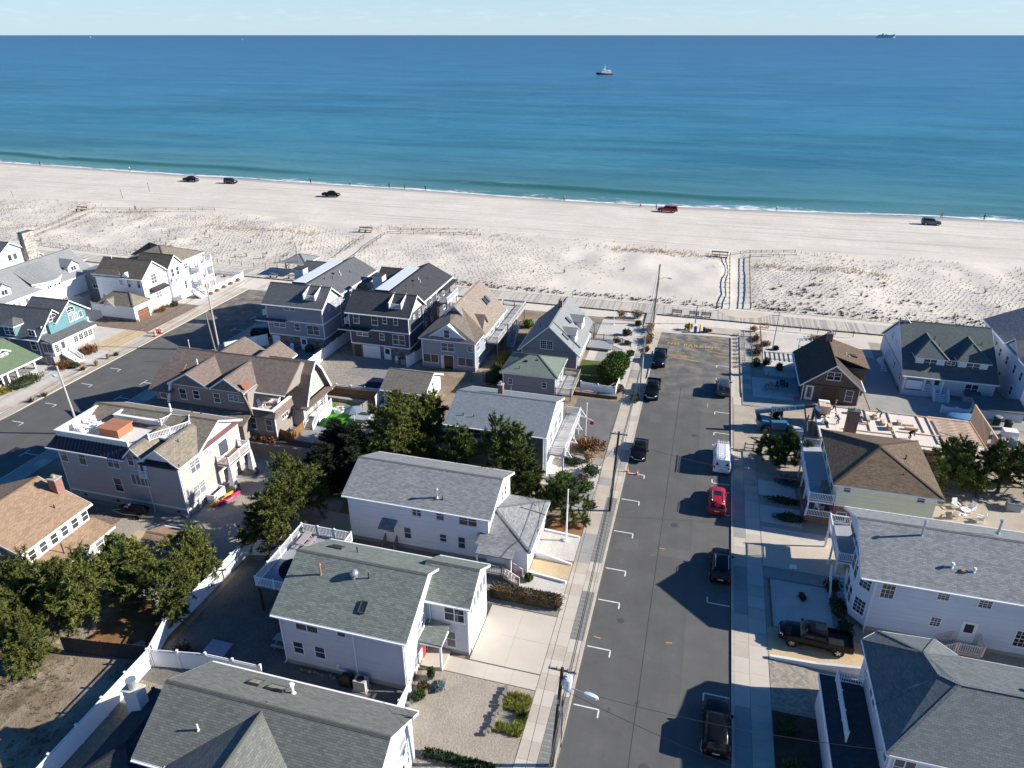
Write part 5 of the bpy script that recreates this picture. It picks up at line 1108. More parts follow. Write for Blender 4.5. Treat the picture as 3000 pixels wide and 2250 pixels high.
deck(h, -49.08, -47.4, 55.4, 59.4, 3.5, DECKR, [], TRIM); railing(h, [(-49, 55.5), (-47.5, 55.5), (-47.5, 59.3), (-49, 59.3)], 3.5, .95)
for y in (55.6, 59.2):
    MB().add([(-47.85, y - .3, .9), (-47.2, y - .3, .9), (-47.2, y + .3, .9), (-47.85, y + .3, .9), (-47.7, y - .18, 3.3), (-47.35, y - .18, 3.3), (-47.35, y + .18, 3.3), (-47.7, y + .18, 3.3)], [(0, 1, 5, 4), (1, 2, 6, 5), (2, 3, 7, 6), (3, 0, 4, 7)]).build('porch_column', TRIM, h); MB().box(-47.95, -47.1, y - .4, y + .4, .1, .9).build('column_pier', STONE, h)
pipe(h, -55.6, 57.6, 8.2, .8, .1, TRIM); pipe(h, -53.6, 58.5, 7.9, .4); pipe(h, -52.5, 58.6, 7.8, .4); pipe(h, -50.6, 52.4, 7.8, .35)
spout(h, -64.35, 50.05, 6.4); spout(h, -53.5, 50.05, 6.3); spout(h, -49.2, 50.0, 6.4)
for x in (-62.5, -58.2, -50.5): MB().box(x - .2, x + .2, 50.06, 50.12, .45, .65).build('crawl_vent', BLACK, h)
pg = MB()
for k in range(7): pg.box(-66.6 + k * .45, -66.5 + k * .45, 55.6, 59.6, 6.5, 6.62)
pg.box(-66.8, -63.6, 56.0, 56.1, 6.38, 6.5).box(-66.8, -63.6, 59.0, 59.1, 6.38, 6.5).build('pergola', TRIM, h)
ht = thing('hot_tub', 'square hot tub with brown cover on the white walled roof deck', 'hot tub', (-58.9, 52.9, 7.36)); MB().box(-60.1, -57.7, 51.9, 54.0, 7.37, 8.25).build('tub_shell', M('tub_wood', (.33, .15, .08)), ht); MB().box(-60.2, -57.6, 51.8, 52.93, 8.26, 8.4).build('cover_half', M('brown_vinyl', (.40, .17, .09), .6), ht); MB().box(-60.2, -57.6, 52.96, 54.1, 8.26, 8.4).build('cover_half', M('brown_vinyl', (.40, .17, .09), .6), ht)
# --- tan roofed bungalow
h = thing('house', 'tan roofed grey bungalow with a row of clerestory windows and brick chimney', 'house', (-58, 40, .1))
walls(h, -66, -55.4, 36.6, 43.9, .1, 4.8, SD_DKG, found=CMU, fh=.4)
MB().box(-55.39, -55.2, 36.7, 43.8, 3.1, 4.75).build('clerestory_wall', SD_WHITE, h)
gable(h, -66, -55.3, 36.6, 43.9, 5.0, 7.0, 'Y', SH_TAN, SD_DKG, .4, .4)
for k in range(6): window(h, 'E', -55.2, 37.4 + k * 1.2, 3.35, .8, 1.15, glass=GLASS)
walls(h, -55.19, -53.3, 36.5, 43.8, .1, 2.55, SD_TAUPE)
MB().add([(-55.2, 36.1, 3.2), (-55.2, 44.2, 3.2), (-52.75, 44.2, 2.6), (-52.75, 36.1, 2.6), (-55.2, 36.1, 3.05), (-55.2, 44.2, 3.05), (-52.75, 44.2, 2.45), (-52.75, 36.1, 2.45)], [(0, 3, 2, 1), (4, 5, 6, 7), (0, 4, 7, 3), (3, 7, 6, 2), (2, 6, 5, 1)]).build('lean_to_roof', SH_TAN, h); MB().box(-52.74, -52.66, 36.1, 44.2, 2.42, 2.6).build('gutter', TRIM, h)
MB().prism([(35.2, 2.5), (35.2, 2.65), (36.58, 3.0), (36.58, 2.85)], 'X', -62, -55.6).build('side_roof', SH_TAN, h)
for k in range(3): window(h, 'E', -53.3, 38.5 + k * 2, .9, 1.0, 1.2, glass=GLASSL)
window(h, 'S', 36.6, -60.2, 1.0, 2.2, 1.3, 2); window(h, 'S', 36.6, -57.4, 1.0, 1.1, 1.3); window(h, 'S', 36.6, -64, 1.0, 1.1, 1.3)
chimney(h, -58.6, -57.7, 43.5, 44.3, 3, 7.4, BRICKR); pipe(h, -53.9, 39.3, 2.9, 1.1, .05); pipe(h, -54.0, 40, 2.9, .3, .06, GALV); pipe(h, -54.4, 37.5, 3.0, .3, .06, GALV); pipe(h, -56.8, 42, 5.6, .3, .05)
MB().box(-55.2, -52.8, 33.9, 36.4, .1, .55).build('porch', DECKR, h); railing(h, [(-55.1, 34), (-52.9, 34), (-52.9, 36.3)], .55, .9, M('dark_red_wood', (.12, .05, .035)))
h = thing('shed', 'low shed with tan gable roof behind the pines by gravel yard', 'shed', (-46.6, 43.9, .1)); walls(h, -48.2, -45.2, 41.9, 45.6, .1, 2.2, SD_TAUPE); gable(h, -48.2, -45.2, 41.9, 45.6, 2.4, 3.2, 'X', SH_TAN, SD_TAUPE, .3)
# --- bottom house with cross gables
h = thing('house', 'grey house with olive-grey cross gable roof at the bottom of the view, gravel beside it', 'house', (-23, 26, .1))
walls(h, -30.9, -15.4, 22.9, 30.2, .1, 4.75, SD_GREY, found=CMU, fh=.4); gable(h, -30.9, -15.4, 22.9, 30.2, 5.0, 7.3, 'X', SH_OLIVE, SD_WHITE, .38)
walls(h, -25.9, -21.6, 17.0, 22.89, .1, 4.7, SD_GREY); gable(h, -28.3, -19.5, 15.0, 27.0, 5.05, 7.1, 'Y', SH_OLIVE, SD_GREY, .38, ends=(True, False)); walls(h, -34.5, -30.91, 21.5, 28, .1, 3.3, SD_WHITE); hip(h, -34.5, -30.5, 21.5, 28, 3.5, 4.6, SH_CHAR, .35)
chimney(h, -35.1, -33.9, 26.2, 27.0, .1, 5.4, SD_GREY, M('cream_cap', (.6, .55, .46)), False); MB().cyl(-34.5, 26.6, 5.5, 6.2, .26, 10).cyl(-34.5, 26.6, 6.2, 6.3, .36, 10).build('flue', GALV, h)
skylight(h, (-26.3, 29.0, 5.85), .9, .9, (0, .53, .85), (0, -.85, .53), glassm('cream_skylight', (.25, .24, .2))); skylight(h, (-24.6, 28.9, 5.9), 1.3, .8, (0, .53, .85), (0, -.85, .53), glassm('cream_skylight', (.25, .24, .2)))
pipe(h, -23.4, 28.9, 5.9, .75, .11, TRIM, True); pipe(h, -27.6, 24.6, 6.1, .5, .06, TRIM)
for u in (26.0, 28.5): window(h, 'E', -15.4, u, 3.0, 1.1, 1.4, 1, glass=GLASSL)
door(h, 'E', -15.4, 24.5, .2); window(h, 'E', -15.4, 28, .8, 1.2, 1.4)
railing(h, [(-33.5, 29.3), (-33.5, 31.2), (-31.5, 31.2)], .9, .9, M('tan_rail', (.42, .37, .31))); deck(h, -33.6, -31, 29.0, 31.3, .9, DECKL, [], FENCEW)
# --- across the side road
h = thing('house', 'deep blue house with white glazed sunporch, turquoise gable and white front steps', 'house', (-99, 80.5, .1))
walls(h, -108, -96.6, 77.5, 85.0, 1.5, 4.4, SD_BLUE); MB().box(-107.9, -94.6, 77.6, 84.9, 0, 1.5).build('block_base', CMU, h)
gable(h, -108, -96.4, 77.5, 84.4, 4.65, 8.0, 'X', SH_SLATE, SD_TURQ, .4)
walls(h, -102.5, -95.9, 79.5, 86.6, 1.5, 6.0, SD_TURQ, False); gable(h, -102.5, -95.9, 80.9, 87.0, 6.2, 8.5, 'X', SH_SLATE, SD_TURQ, .35)
walls(h, -96.59, -94.4, 77.9, 85.6, 1.5, 3.75, SD_WHITE)
MB().add([(-96.6, 77.5, 4.6), (-93.9, 77.5, 3.75), (-93.9, 86.0, 3.75), (-96.6, 86.0, 4.6), (-96.6, 77.5, 4.45), (-93.9, 77.5, 3.6), (-93.9, 86.0, 3.6), (-96.6, 86.0, 4.45)], [(0, 1, 2, 3), (7, 6, 5, 4), (0, 4, 5, 1), (1, 5, 6, 2), (2, 6, 7, 3)]).build('porch_roof', SH_SLATE, h); MB().box(-93.9, -93.8, 77.45, 86.05, 3.5, 3.78).build('fascia', TRIM, h)
for y in (82.2, 83.2, 84.2, 85.1): window(h, 'E', -94.4, y, 2.2, .9, 1.35, 1, 'lite')
window(h, 'E', -94.4, 78.5, 1.9, .7, 1.5, 1, 'lite'); window(h, 'S', 77.9, -95.5, 2.0, 1.8, 1.5, 2, 'lite'); door(h, 'E', -94.4, 79.7, 1.55, .95, 2.05, TRIM, .7)
for y in (78.9, 79.9, 80.9, 81.9): window(h, 'E', -96.38, y, 4.85, .75, 1.1, 1, 'plain', glass=GLASSL)
window(h, 'E', -96.38, 80.9, 6.1, 1.5, .5, 2, 'plain', arch=True)
for y in (83.6, 84.6, 85.6): window(h, 'E', -95.88, y, 5.0, .75, 1.1, 1, 'plain', glass=GLASSL)
window(h, 'E', -95.88, 84.0, 6.4, 1.5, .4, 2, 'plain', arch=True)
for u in (-102.6, -97.6): window(h, 'S', 77.5, u, 2.4, 1.05, 1.6)
window(h, 'S', 77.6, -98.5, .3, .9, 1.0); window(h, 'S', 77.6, -95.6, .3, .9, 1.0)
MB().box(-102.3, -100.2, 77.3, 79.6, 4.4, 6.1).build('dormer', SD_TURQ, h); hip(h, -102.3, -100.2, 77.3, 79.8, 6.1, 7.0, SH_SLATE, .25, caps=False); window(h, 'S', 77.3, -101.25, 4.6, 1.9, 1.4, 2); window(h, 'S', 77.5, -97.2, 4.75, 1.3, 1.0, 2)
stairs(h, -94.3, 79.7, 1.55, 1, 0, 1.3, 9, TRIM, .9)
h = thing('house', 'low house with moss green roof, white posts and screened porch at left edge', 'house', (-98, 70.5, .1))
walls(h, -106, -97.0, 64, 74.0, .1, 2.8, M('brown_board', (.16, .10, .07))); MB().box(-96.98, -94.3, 64, 74.2, .1, 1.2).build('porch_wall', M('grey_shake', (.30, .29, .27)), h)
MB().add([(-107, 63.5, 5.2), (-99.8, 63.5, 5.2), (-93.4, 63.5, 2.95), (-93.4, 74.8, 2.95), (-99.8, 74.8, 5.2), (-107, 74.8, 5.2), (-93.4, 63.5, 2.8), (-93.4, 74.8, 2.8), (-99.8, 74.8, 5.0), (-107, 74.8, 5.0), (-99.8, 63.5, 5.0), (-107, 63.5, 5.0)], [(0, 1, 4, 5), (1, 2, 3, 4), (2, 6, 7, 3), (4, 3, 7, 8), (5, 4, 8, 9), (1, 10, 6, 2), (0, 11, 10, 1), (6, 10, 8, 7)]).build('roof', SH_MOSS, h)
MB().box(-93.4, -93.3, 63.5, 74.8, 2.75, 2.97).build('fascia', TRIM, h)
for y in (65.5, 67.8, 71.0, 74.0): MB().box(-94.4, -94.15, y - .13, y + .13, 1.2, 2.78).build('porch_post', TRIM, h)
for y in (66.7, 69.4, 72.5): MB().box(-94.3, -94.26, y - .05, y + .05, 1.2, 2.78).build('screen_post', M('screen_brown', (.2, .15, .1)), h)
MB().box(-98.6, -96.4, 70.2, 72.3, 3.4, 4.75).build('dormer', SD_WHITE, h); gable(h, -99.5, -96.4, 70.2, 72.3, 4.75, 5.3, 'X', SH_MOSS, SD_WHITE, .3, gut=False); window(h, 'E', -96.4, 70.9, 3.7, .6, .85, 1, 'grid'); window(h, 'E', -96.4, 71.7, 3.7, .6, .85, 1, 'grid')
door(h, 'E', -94.28, 69.1, .5, .95, 2.1, TRIM, .8); stairs(h, -94.2, 69.1, .6, 1, 0, 1.3, 3, DECKL, .8, railm=FENCEG)
# white house with brown roofs
h = thing('house', 'white house with brown hip and gable roofs and two tiers of porches', 'house', (-102, 108, .1))
walls(h, -106.5, -96.4, 100.3, 117, .1, 6.9, SD_WHITE, found=STONEL, fh=.7)
hip(h, -106.5, -96.4, 107, 117, 7.2, 9.6, SH_TAUPE, .45); gable(h, -106.5, -96.3, 100.3, 106.2, 7.1, 9.4, 'X', shingle('dark_taupe_shingle', (.135, .12, .095), .25), SD_WHITE, .4, .35, ends=(False, True))
hip(h, -106.5, -101, 100.3, 106.2, 7.12, 8.7, shingle('dark_taupe_shingle', (.135, .12, .095), .25), .42, caps=False)
gable(h, -103, -95.9, 106.6, 110.3, 7.3, 9.1, 'X', shingle('dark_taupe_shingle', (.135, .12, .095), .25), SD_WHITE, .35, ends=(False, True)); walls(h, -97, -95.9, 106.7, 110.2, .1, 6.9, SD_WHITE, False)
window(h, 'E', -96.4, 103.2, 5.1, 1.4, 1.3, 2, glass=GLASSL, arch=True); window(h, 'E', -96.4, 103.6, 2.2, 1.5, 1.2, 2, glass=GLASSL); window(h, 'E', -96.4, 100.9, 2.3, .7, .9)
window(h, 'E', -95.9, 107.6, 5.0, .8, 1.6, 1); window(h, 'E', -95.9, 109.0, 5.0, .8, 1.6, 1); window(h, 'E', -96.4, 112, 5.3, 1.0, 1.1, 2); window(h, 'E', -96.4, 111, 1.6, .8, 1.6)
MB().add([(-96.38, 101.6, 4.6), (-96.38, 105.6, 4.6), (-95.3, 105.6, 4.1), (-95.3, 101.6, 4.1)], [(0, 3, 2, 1)]).box(-96.37, -95.35, 101.65, 105.55, 3.95, 4.08).build('metal_awning', DARKMET, h)
for u, z, w_, h_ in ((-101, 5.3, .8, 1.0), (-99.3, 5.0, .7, 1.5), (-97.2, 5.0, .7, 1.4), (-105.5, 1.2, .8, 2.0), (-103.3, 2.2, 1.5, .9)): window(h, 'S', 100.3, u, z, w_, h_)
MB().prism([(-101, 6.5), (-99.7, 7.7), (-98.4, 6.5)], 'Y', 100.1, 101).build('wall_dormer', SD_WHITE, h)
for z, lab in ((3.0, 0), (5.7, 1)):
    deck(h, -96.38, -94.3, 113.0, 117, z - .8 if not lab else z - .7, DECKG, [], TRIM); railing(h, [(-96.3, 113.1), (-94.4, 113.1), (-94.4, 116.9), (-96.3, 116.9)], z - .8 if not lab else z - .7, .9)
for y in (113.1, 115, 116.9): MB().box(-94.5, -94.25, y - .12, y + .12, .1, 7.0).build('porch_post', TRIM, h)
deck(h, -95.88, -94.3, 106.8, 112.9, 1.2, DECKG, [], TRIM); railing(h, [(-94.4, 106.9), (-94.4, 109.5)], 1.2, .9); railing(h, [(-95.8, 107), (-94.6, 107), (-94.6, 110)], 4.3, .9); stairs(h, -94.3, 111, 1.2, 1, 0, 1.5, 6, TRIM, .9)
MB().cyl(-104.5, 103, 6, 10, .05, 6).build('flag_mast', TRIM, h)
h = thing('garage', 'white hip roofed garage with brown door and stone base', 'garage', (-99, 98, .1))
walls(h, -103, -95.7, 96.3, 100.2, .1, 2.85, SD_WHITE, found=STONE, fh=.55); hip(h, -103, -95.7, 96.3, 100.2, 3.05, 4.85, shingle('taupe_shingle', (.225, .195, .15)), .35); garage_door(h, 'E', -95.7, 98.3, .12, 2.8, 1.95, M('mahogany_door', (.19, .085, .055), .5))
gable(h, -101.6, -99.4, 96.0, 98.5, 3.1, 4.2, 'Y', SH_TAUPE, SD_WHITE, .25, .2, ends=(True, False), gut=False); pipe(h, -101.5, 99, 4.0, .4, .1, TRIM)
# large white house with bowed eave and dormers
h = thing('house', 'large white house with grey roof, bowed upper eave and two gabled dormers', 'house', (-114, 97, .1))
walls(h, -121, -111.9, 84, 105.0, .1, 5.8, SD_WHITE); gable(h, -121, -111.9, 84, 105.0, 6.1, 9.7, 'Y', SH_LG, SD_WHITE, .45)
for y0 in (86.0, 100.5):
    MB().prism([(y0, 6.2), (y0, 7.7), (y0 + 1.2, 8.6), (y0 + 2.4, 7.7), (y0 + 2.4, 6.2)], 'X', -115.5, -112.5).build('dormer', SD_WHITE, h)
    MB().prism([(y0 - .25, 7.55), (y0 + 1.2, 8.65), (y0 + 1.2, 8.8), (y0 - .3, 7.7)], 'X', -116.5, -112.2).prism([(y0 + 1.2, 8.65), (y0 + 2.65, 7.55), (y0 + 2.7, 7.7), (y0 + 1.2, 8.8)], 'X', -116.5, -112.2).build('dormer_roof', SH_LG, h); window(h, 'E', -112.5, y0 + 1.2, 6.65, 1.2, .95, 2, 'plain')
bw_ = MB(); n = 10
arc = [(-112.2 + 1.6 * math.sin(math.pi * i / n), 92.2 + 6.4 * i / n) for i in range(n + 1)]
for i in range(n):
    (xa, ya), (xb, yb) = arc[i], arc[i+1]; bw_.add([(xa, ya, 6.9), (xb, yb, 6.9), (-116.2, yb, 9.4), (-116.2, ya, 9.4)], [(0, 1, 2, 3)])
bw_.build('bowed_roof', SH_LG, h); fb = MB()
for i in range(n): fb.obox((*arc[i], 6.8), (*arc[i+1], 6.8), .12, .3)
fb.build('bowed_fascia', TRIM, h); bb = MB()
for i in range(n):
    (xa, ya), (xb, yb) = arc[i], arc[i+1]; bb.add([(xa - .35, ya, 0), (xb - .35, yb, 0), (xb - .35, yb, 6.75), (xa - .35, ya, 6.75)], [(0, 1, 2, 3)])
bb.build('bowed_wall', SD_WHITE, h)
for y in (94.6, 95.6, 96.5): window(h, 'E', -110.95, y, 5.7, .5, .5, 1, 'plain')
for y in (86.5, 87.6, 88.7, 90.2, 91.2): window(h, 'E', -111.9, y, 4.3, .7, .8, 1, 'plain', glass=GLASSL)
for y in (94.8, 95.9, 97): window(h, 'E', -110.95, y, 1.7, .6, 1.5, 1, 'lite')
walls(h, -111.89, -108, 103.1, 106.4, .1, 6.4, siding('slate_wing_siding', (.21, .225, .25)), False)  # wing clad in one even slate-grey siding tone
window(h, 'S', 103.1, -109.6, 3.0, 2.0, .8, 3, 'plain'); window(h, 'S', 103.1, -108.6, 5.4, .7, .9)
MB().box(-111.8, -109.9, 99.5, 102.6, 2.4, 2.5).build('side_awning', SH_LG, h)
fence('yard_fence', 'white picket gate fence between the large white house and brown roofed house', 'fence', [(-108.3, 99.6), (-103.4, 99.6)], 1.5, VINYL, 'vinyl', 1.8)
h = thing('house', 'pale grey gabled house with tall stone chimney at the far left edge', 'house', (-138, 108, .1))
walls(h, -146, -132.8, 100, 113.5, .1, 5.0, SD_GREY); gable(h, -146, -132.8, 100.5, 113.2, 5.3, 9.3, 'X', SH_SLATE, SD_GREY, .4); window(h, 'E', -132.8, 106.3, 5.6, .9, 1.3, 1, 'plain'); window(h, 'E', -132.8, 107.5, 5.6, .9, 1.3, 1, 'plain')
chimney(h, -132.79, -131.6, 109.4, 112.0, .1, 10.4, STONEL, M('dark_cap', (.1, .1, .1)), False)
MB().box(-132.75, -126, 112.1, 117, .1, 3.4).build('rear_wing', SD_WHITE, h); hip(h, -132.75, -126, 112.1, 117, 3.5, 5.2, SH_LG, .3)
# ---------------------------------------------------------------- houses: right side of the main road
h = thing('house', 'pale house with dark hipped roofs and flat porch roof at bottom right corner', 'house', (24, 39.5, .1))
walls(h, 15.0, 44, 34.9, 43.9, .1, 5.8, SD_GREY, found=CMU, fh=.4)
MB().add([(x, y, z) for z in (.1, 5.82) for x, y in ((15.0, 43.9), (16.1, 45.0), (19.6, 45.2), (20.8, 43.9))], [(0, 1, 5, 4), (1, 2, 6, 5), (2, 3, 7, 6)]).build('bay_wall', SD_GREY, h)
A = {'a': (14.6, 34.5, 6), 'b': (14.6, 38.2, 6.02), 'c': (14.6, 44.2, 6), 'd': (15.9, 45.4, 6), 'e': (19.8, 45.6, 6), 'f': (21.1, 44.3, 6), 'g': (44.4, 44.3, 6), 'h': (44.4, 34.5, 6), 'p': (17.8, 41.8, 8.0), 'q': (18.3, 39.95, 8.05), 'r': (19.3, 39.3, 8.2), 's': (44.4, 39.3, 8.2)}
K = list(A); rb = MB().add([A[k] for k in K], [tuple(K.index(x) for x in f) for f in ('abqr', 'bcpq', 'cdp', 'dep', 'efp', 'fgsrqp', 'hars')]); rb.build('roof', shingle('dark_grey_green_shingle', (.15, .165, .165), .2), h)
cb = MB()
for i, j in ('ar', 'bq', 'cp', 'dp', 'ep', 'fp', 'pq', 'qr', 'rs'): cb.obox(Vector(A[i]) + Vector((0, 0, .015)), Vector(A[j]) + Vector((0, 0, .015)), .24, .05)
cb.build('hip_cap', shingle('dark_grey_green_shingle', (0, 0, 0)), h)
fb = MB()
for i, j in ('ha', 'ab', 'bc', 'cd', 'de', 'ef', 'fg'): fb.obox(Vector(A[i]) - Vector((0, 0, .1)), Vector(A[j]) - Vector((0, 0, .1)), .09, .18)
fb.build('gutter', TRIM, h); MB().sheet([A[k][:2] for k in 'habcdefg'], 5.83, .02).build('soffit', TRIM, h)
for y in (35.6, 39.8, 40.7, 42.6): window(h, 'W', 15.0, y, 4.2, .8, 1.3, 1, glass=GLASSL)
for u in (15.9, 19.5, 22.5): window(h, 'S', 34.9, u, 3.9, 1.3, 1.6, 2)
pipe(h, 25.0, 40.6, 7.6, 1.1, .1, TRIM, True)
MB().box(12.0, 14.98, 30, 42.8, 2.9, 3.2).build('porch_roof', SH_CHAR, h); MB().box(11.95, 12.0, 30, 42.85, 2.85, 3.24).box(12.01, 14.9, 42.8, 42.86, 2.85, 3.24).build('porch_fascia', TRIM, h); MB().box(12.2, 14.98, 30, 42.6, .1, 2.88).build('porch_wall', SD_GREY, h)
railing(h, [(14.9, 42.4), (13.1, 42.4), (13.1, 37.2)], 3.2, .95)
# ---
h = thing('house', 'light blue-grey two storey house with long grey roof, bay window and front deck', 'house', (26, 57, .1))
walls(h, 16.95, 46, 51.9, 61.2, .1, 5.85, SD_LBLUE, found=CMU, fh=.45); gable(h, 16.0, 46, 51.9, 61.2, 6.15, 8.35, 'X', SH_GREY, SD_LBLUE, .42, .35)
MB().add([(x, y, z) for z in (.5, 5.88) for x, y in ((16.94, 51.95), (15.85, 53.1), (15.85, 55.7), (16.94, 56.8))], [(0, 4, 5, 1), (1, 5, 6, 2), (2, 6, 7, 3), (4, 7, 6, 5), (0, 1, 2, 3)]).build('bay_wall', SD_LBLUE, h)
for z in (1.3, 4.0):
    for y in (53.8, 55.0): window(h, 'W', 15.85, y, z, 1.1, 1.7, 1, 'dh')
    o = window(h, 'S', 0, 0, 0, 1.15, 1.6, 1, 'grid'); o.location = Vector((16.4, 52.5, z)) - Vector((26, 57, .1)); o.rotation_euler = (0, 0, R(-46.5))
for u, z, w_, h_ in ((18.0, 3.9, 1.1, 1.85), (22.05, 4.7, .95, 1.0), (25.1, 4.6, 1.05, 1.05), (22.1, 1.85, .85, 1.0), (28.6, 4.6, 1, 1.1), (28.5, 1.3, 1.2, 1.7), (32, 1.3, 1.2, 1.7)): window(h, 'S', 51.9, u, z, w_, h_, 1, 'grid')
door(h, 'S', 51.9, 24.6, .8, .95, 2.05, TRIM, .5); deck(h, 23.7, 25.6, 50.5, 51.85, .8, DECKL, [], M('tan_rail', (.42, .37, .31))); railing(h, [(23.75, 50.55), (25.55, 50.55), (25.55, 51.8)], .8, .95, M('cream_rail', (.66, .56, .46))); stairs(h, 23.6, 51.2, .8, -1, 0, 1.1, 4, DECKL, .9, railm=M('cream_rail', (.66, .56, .46)))
deck(h, 14.95, 16.93, 57.0, 63.0, 3.0, DECKG, [(15.1, 57.2), (15.1, 60), (15.1, 62.8)]); railing(h, [(16.9, 57.05), (15.0, 57.05), (15.0, 62.95), (16.9, 62.95)], 3.0, .95)
window(h, 'W', 16.95, 60, 3.1, 1.5, 2.0, 2); MB().add([(16.5, 56.6, 6.2), (16.5, 58.2, 6.0), (15.4, 56.9, 5.95)], [(0, 1, 2)]).build('roof_wing', SH_BLUE, h)
stairs(h, 15.3, 56.8, 1.6, 0, -1, 1.2, 6, DECKL, .9)
pipe(h, 20.6, 55.8, 7.95, 1.5, .09, GALV, True); pipe(h, 26.8, 57.6, 8.2, 1.2, .1, GALV, True); pipe(h, 22.6, 53.5, 6.9, .35, .09, TRIM, True); pipe(h, 24.2, 53.4, 6.85, .3, .08, TRIM, True); slope_box(h, 'box_vent', M('rusty_flue', (.34, .19, .11)), 23.4, 53.3, 6.8, .3, .3, .15)
spout(h, 17.0, 51.84, 5.8)
# ---
h = thing('house', 'pale yellow house with brown hip roof over brick ground floor and white balcony', 'house', (20.5, 71.5, .1))
walls(h, 15.9, 24.9, 66.4, 77.2, 2.75, 5.3, SD_CREAM); MB().box(15.95, 24.85, 66.5, 77.1, 0, 2.75).build('brick_base', BRICKR, h)
hip(h, 15.7, 25.0, 66.4, 77.2, 5.5, 7.6, SH_DKBR, .42, ((20.1, 71.2), (20.1, 71.6)))
window(h, 'S', 66.4, 16.75, 4.55, .75, .7); window(h, 'S', 66.4, 23.5, 4.55, .8, .7); window(h, 'S', 66.5, 16.8, .95, 1.0, 1.1)
deck(h, 13.4, 15.88, 66.7, 78.4, 2.8, M('pale_grey_deck', (.36, .39, .44)), [(13.55, y) for y in (66.9, 69.7, 72.5, 75.3, 78.2)]); railing(h, [(15.8, 66.75), (13.45, 66.75), (13.45, 78.3), (15.8, 78.3)], 2.8, .95)
MB().box(13.3, 15.9, 66.5, 72, .1, .95).build('brick_porch', BRICKR, h); railing(h, [(15.8, 66.55), (13.4, 66.55)], .95, .85)
chimney(h, 18.2, 19.4, 79.2, 80.0, .1, 7.3, BRICKR, M('dark_cap', (.1, .1, .1))); pipe(h, 22.6, 71, 6.8, .35, .06); pipe(h, 21.9, 68.2, 6.2, .35, .05); spout(h, 16.0, 66.35, 5.2, 3.0)
for y in (69, 72, 75): window(h, 'W', 15.9, y, 3.0, 1.4, 1.9, 2)
# --- house under construction
h = thing('construction_frame', 'raw timber floor platform and stud wall of a house being built', 'construction', (25, 86, .1))
MB().box(16.2, 34.8, 81.7, 90.6, 2.22, 2.30).build('subfloor', PLYW, h)
for i in range(9):
    for j in range(4):
        x0, y0 = 16.25 + i * 2.06, 81.75 + j * 2.21
        if x0 > 29.8 and j > 0: continue
        MB().box(x0, x0 + 2.04, y0, y0 + 2.19, 2.302, 2.32).build('floor_sheet', PLYW, h)
for k in range(17): MB().box(30.0, 34.6, 84.05 + k * .4, 84.33 + k * .4, 2.302, 2.36).build('sunlight_stripe', LUMBER, h)  # pale bars stand in for stripes of sunlight falling between the studs
for a in ((16.2, 81.7, 34.8, 81.74), (16.2, 90.56, 34.8, 90.6), (16.2, 81.75, 16.24, 90.55)): MB().box(a[0], a[2], a[1], a[3], 1.95, 2.215).build('rim_joist', LUMBER, h)
for x in (16.5, 20, 24, 28, 31, 34.5):
    for y in (82, 86, 90.3): MB().box(x - .15, x + .15, y - .15, y + .15, 0, 1.95).build('pile', POLEW, h)
for x0, y0, x1, y1 in ((16.4, 90.3, 34.6, 90.3), (22.3, 84.5, 22.5, 90.2), (25.0, 83.7, 25.2, 90.2), (28.6, 86, 28.6, 90.2), (19, 84.4, 24.9, 84.4), (25.3, 85.4, 30, 85.4), (29.6, 83.4, 29.7, 90.2), (20.8, 86.3, 22.2, 86.3), (17.5, 84.2, 17.5, 87.6), (27, 82.4, 34.4, 82.6), (31.8, 82.6, 32, 84), (23.2, 82.6, 26.6, 82.6)):
    MB().obox((x0, y0, 2.39), (x1, y1, 2.39), .12, .14).build('wall_plate', LUMBER, h)
sw = MB().box(34.72, 34.86, 81.7, 90.6, 2.32, 2.38).box(34.72, 34.86, 81.7, 90.6, 4.7, 4.78); sw.build('stud_wall_plate', LUMBER, h)
for k in range(23):
    if k not in (5, 6): MB().box(34.72, 34.86, 81.7 + k * .4, 81.75 + k * .4, 2.381, 4.699).build('stud', LUMBER, h)
MB().obox((34.79, 84.3, 2.4), (34.79, 87.6, 4.6), .03, .1).build('brace', LUMBER, h)
tr_ = random.Random(4)
PL = ['squat lumber pile right of the brick chimney top', 'tall narrow lumber pile left of the green worker', 'narrow lumber pile behind the green worker', 'narrow lumber pile right of the green worker', 'two board flat stack, farther of the pair at mid platform', 'flat wide lumber stack, nearer of the pair at mid platform', 'upright looking pile just left of the flat stacks', 'highest lumber pile, nearest the camera by the centre wall plate', 'thin short boards left of the highest pile', 'stubby pile close to the lumber bundle on forks', 'three board pile by the near edge below the sunlight stripes', 'single long plank laid across the sunlight stripes', 'single plank lying beside the stud wall']
for i, (x, y, lx, ly, n) in enumerate(((21.5, 88.2, .7, .5, 3), (22.4, 87.6, .35, 1.4, 4), (23.4, 88.5, .4, 1.2, 3), (24.1, 87.2, .35, 1.3, 3), (27, 87.4, 1.3, .35, 2), (27.2, 86.4, 1.5, .4, 3), (26.0, 87.6, .35, .9, 4), (24.6, 85.9, .4, 1.0, 5), (21.9, 86.9, .5, .9, 2), (20.5, 89.0, .6, .5, 3), (31.5, 82.5, 1.0, .35, 3), (31, 85.6, 2.2, .2, 1), (33.4, 83.2, .3, 1.6, 1))):
    o = MB()
    for k in range(n): o.box(x - lx/2 + tr_.uniform(-.04, .04), x + lx/2, y - ly/2, y + ly/2 + tr_.uniform(-.04, .04), 2.33 + k * .12, 2.43 + k * .12)
    t = thing('lumber_stack', PL[i] + ' on the timber floor platform', 'lumber', (x, y, 2.33), group='lumber piles on the timber platform'); o.build('boards', LUMBER, t)
t = thing('ladder_jack', 'leaning timber props beside the building platform, near the blue telehandler', 'props', (15.2, 85, .1))
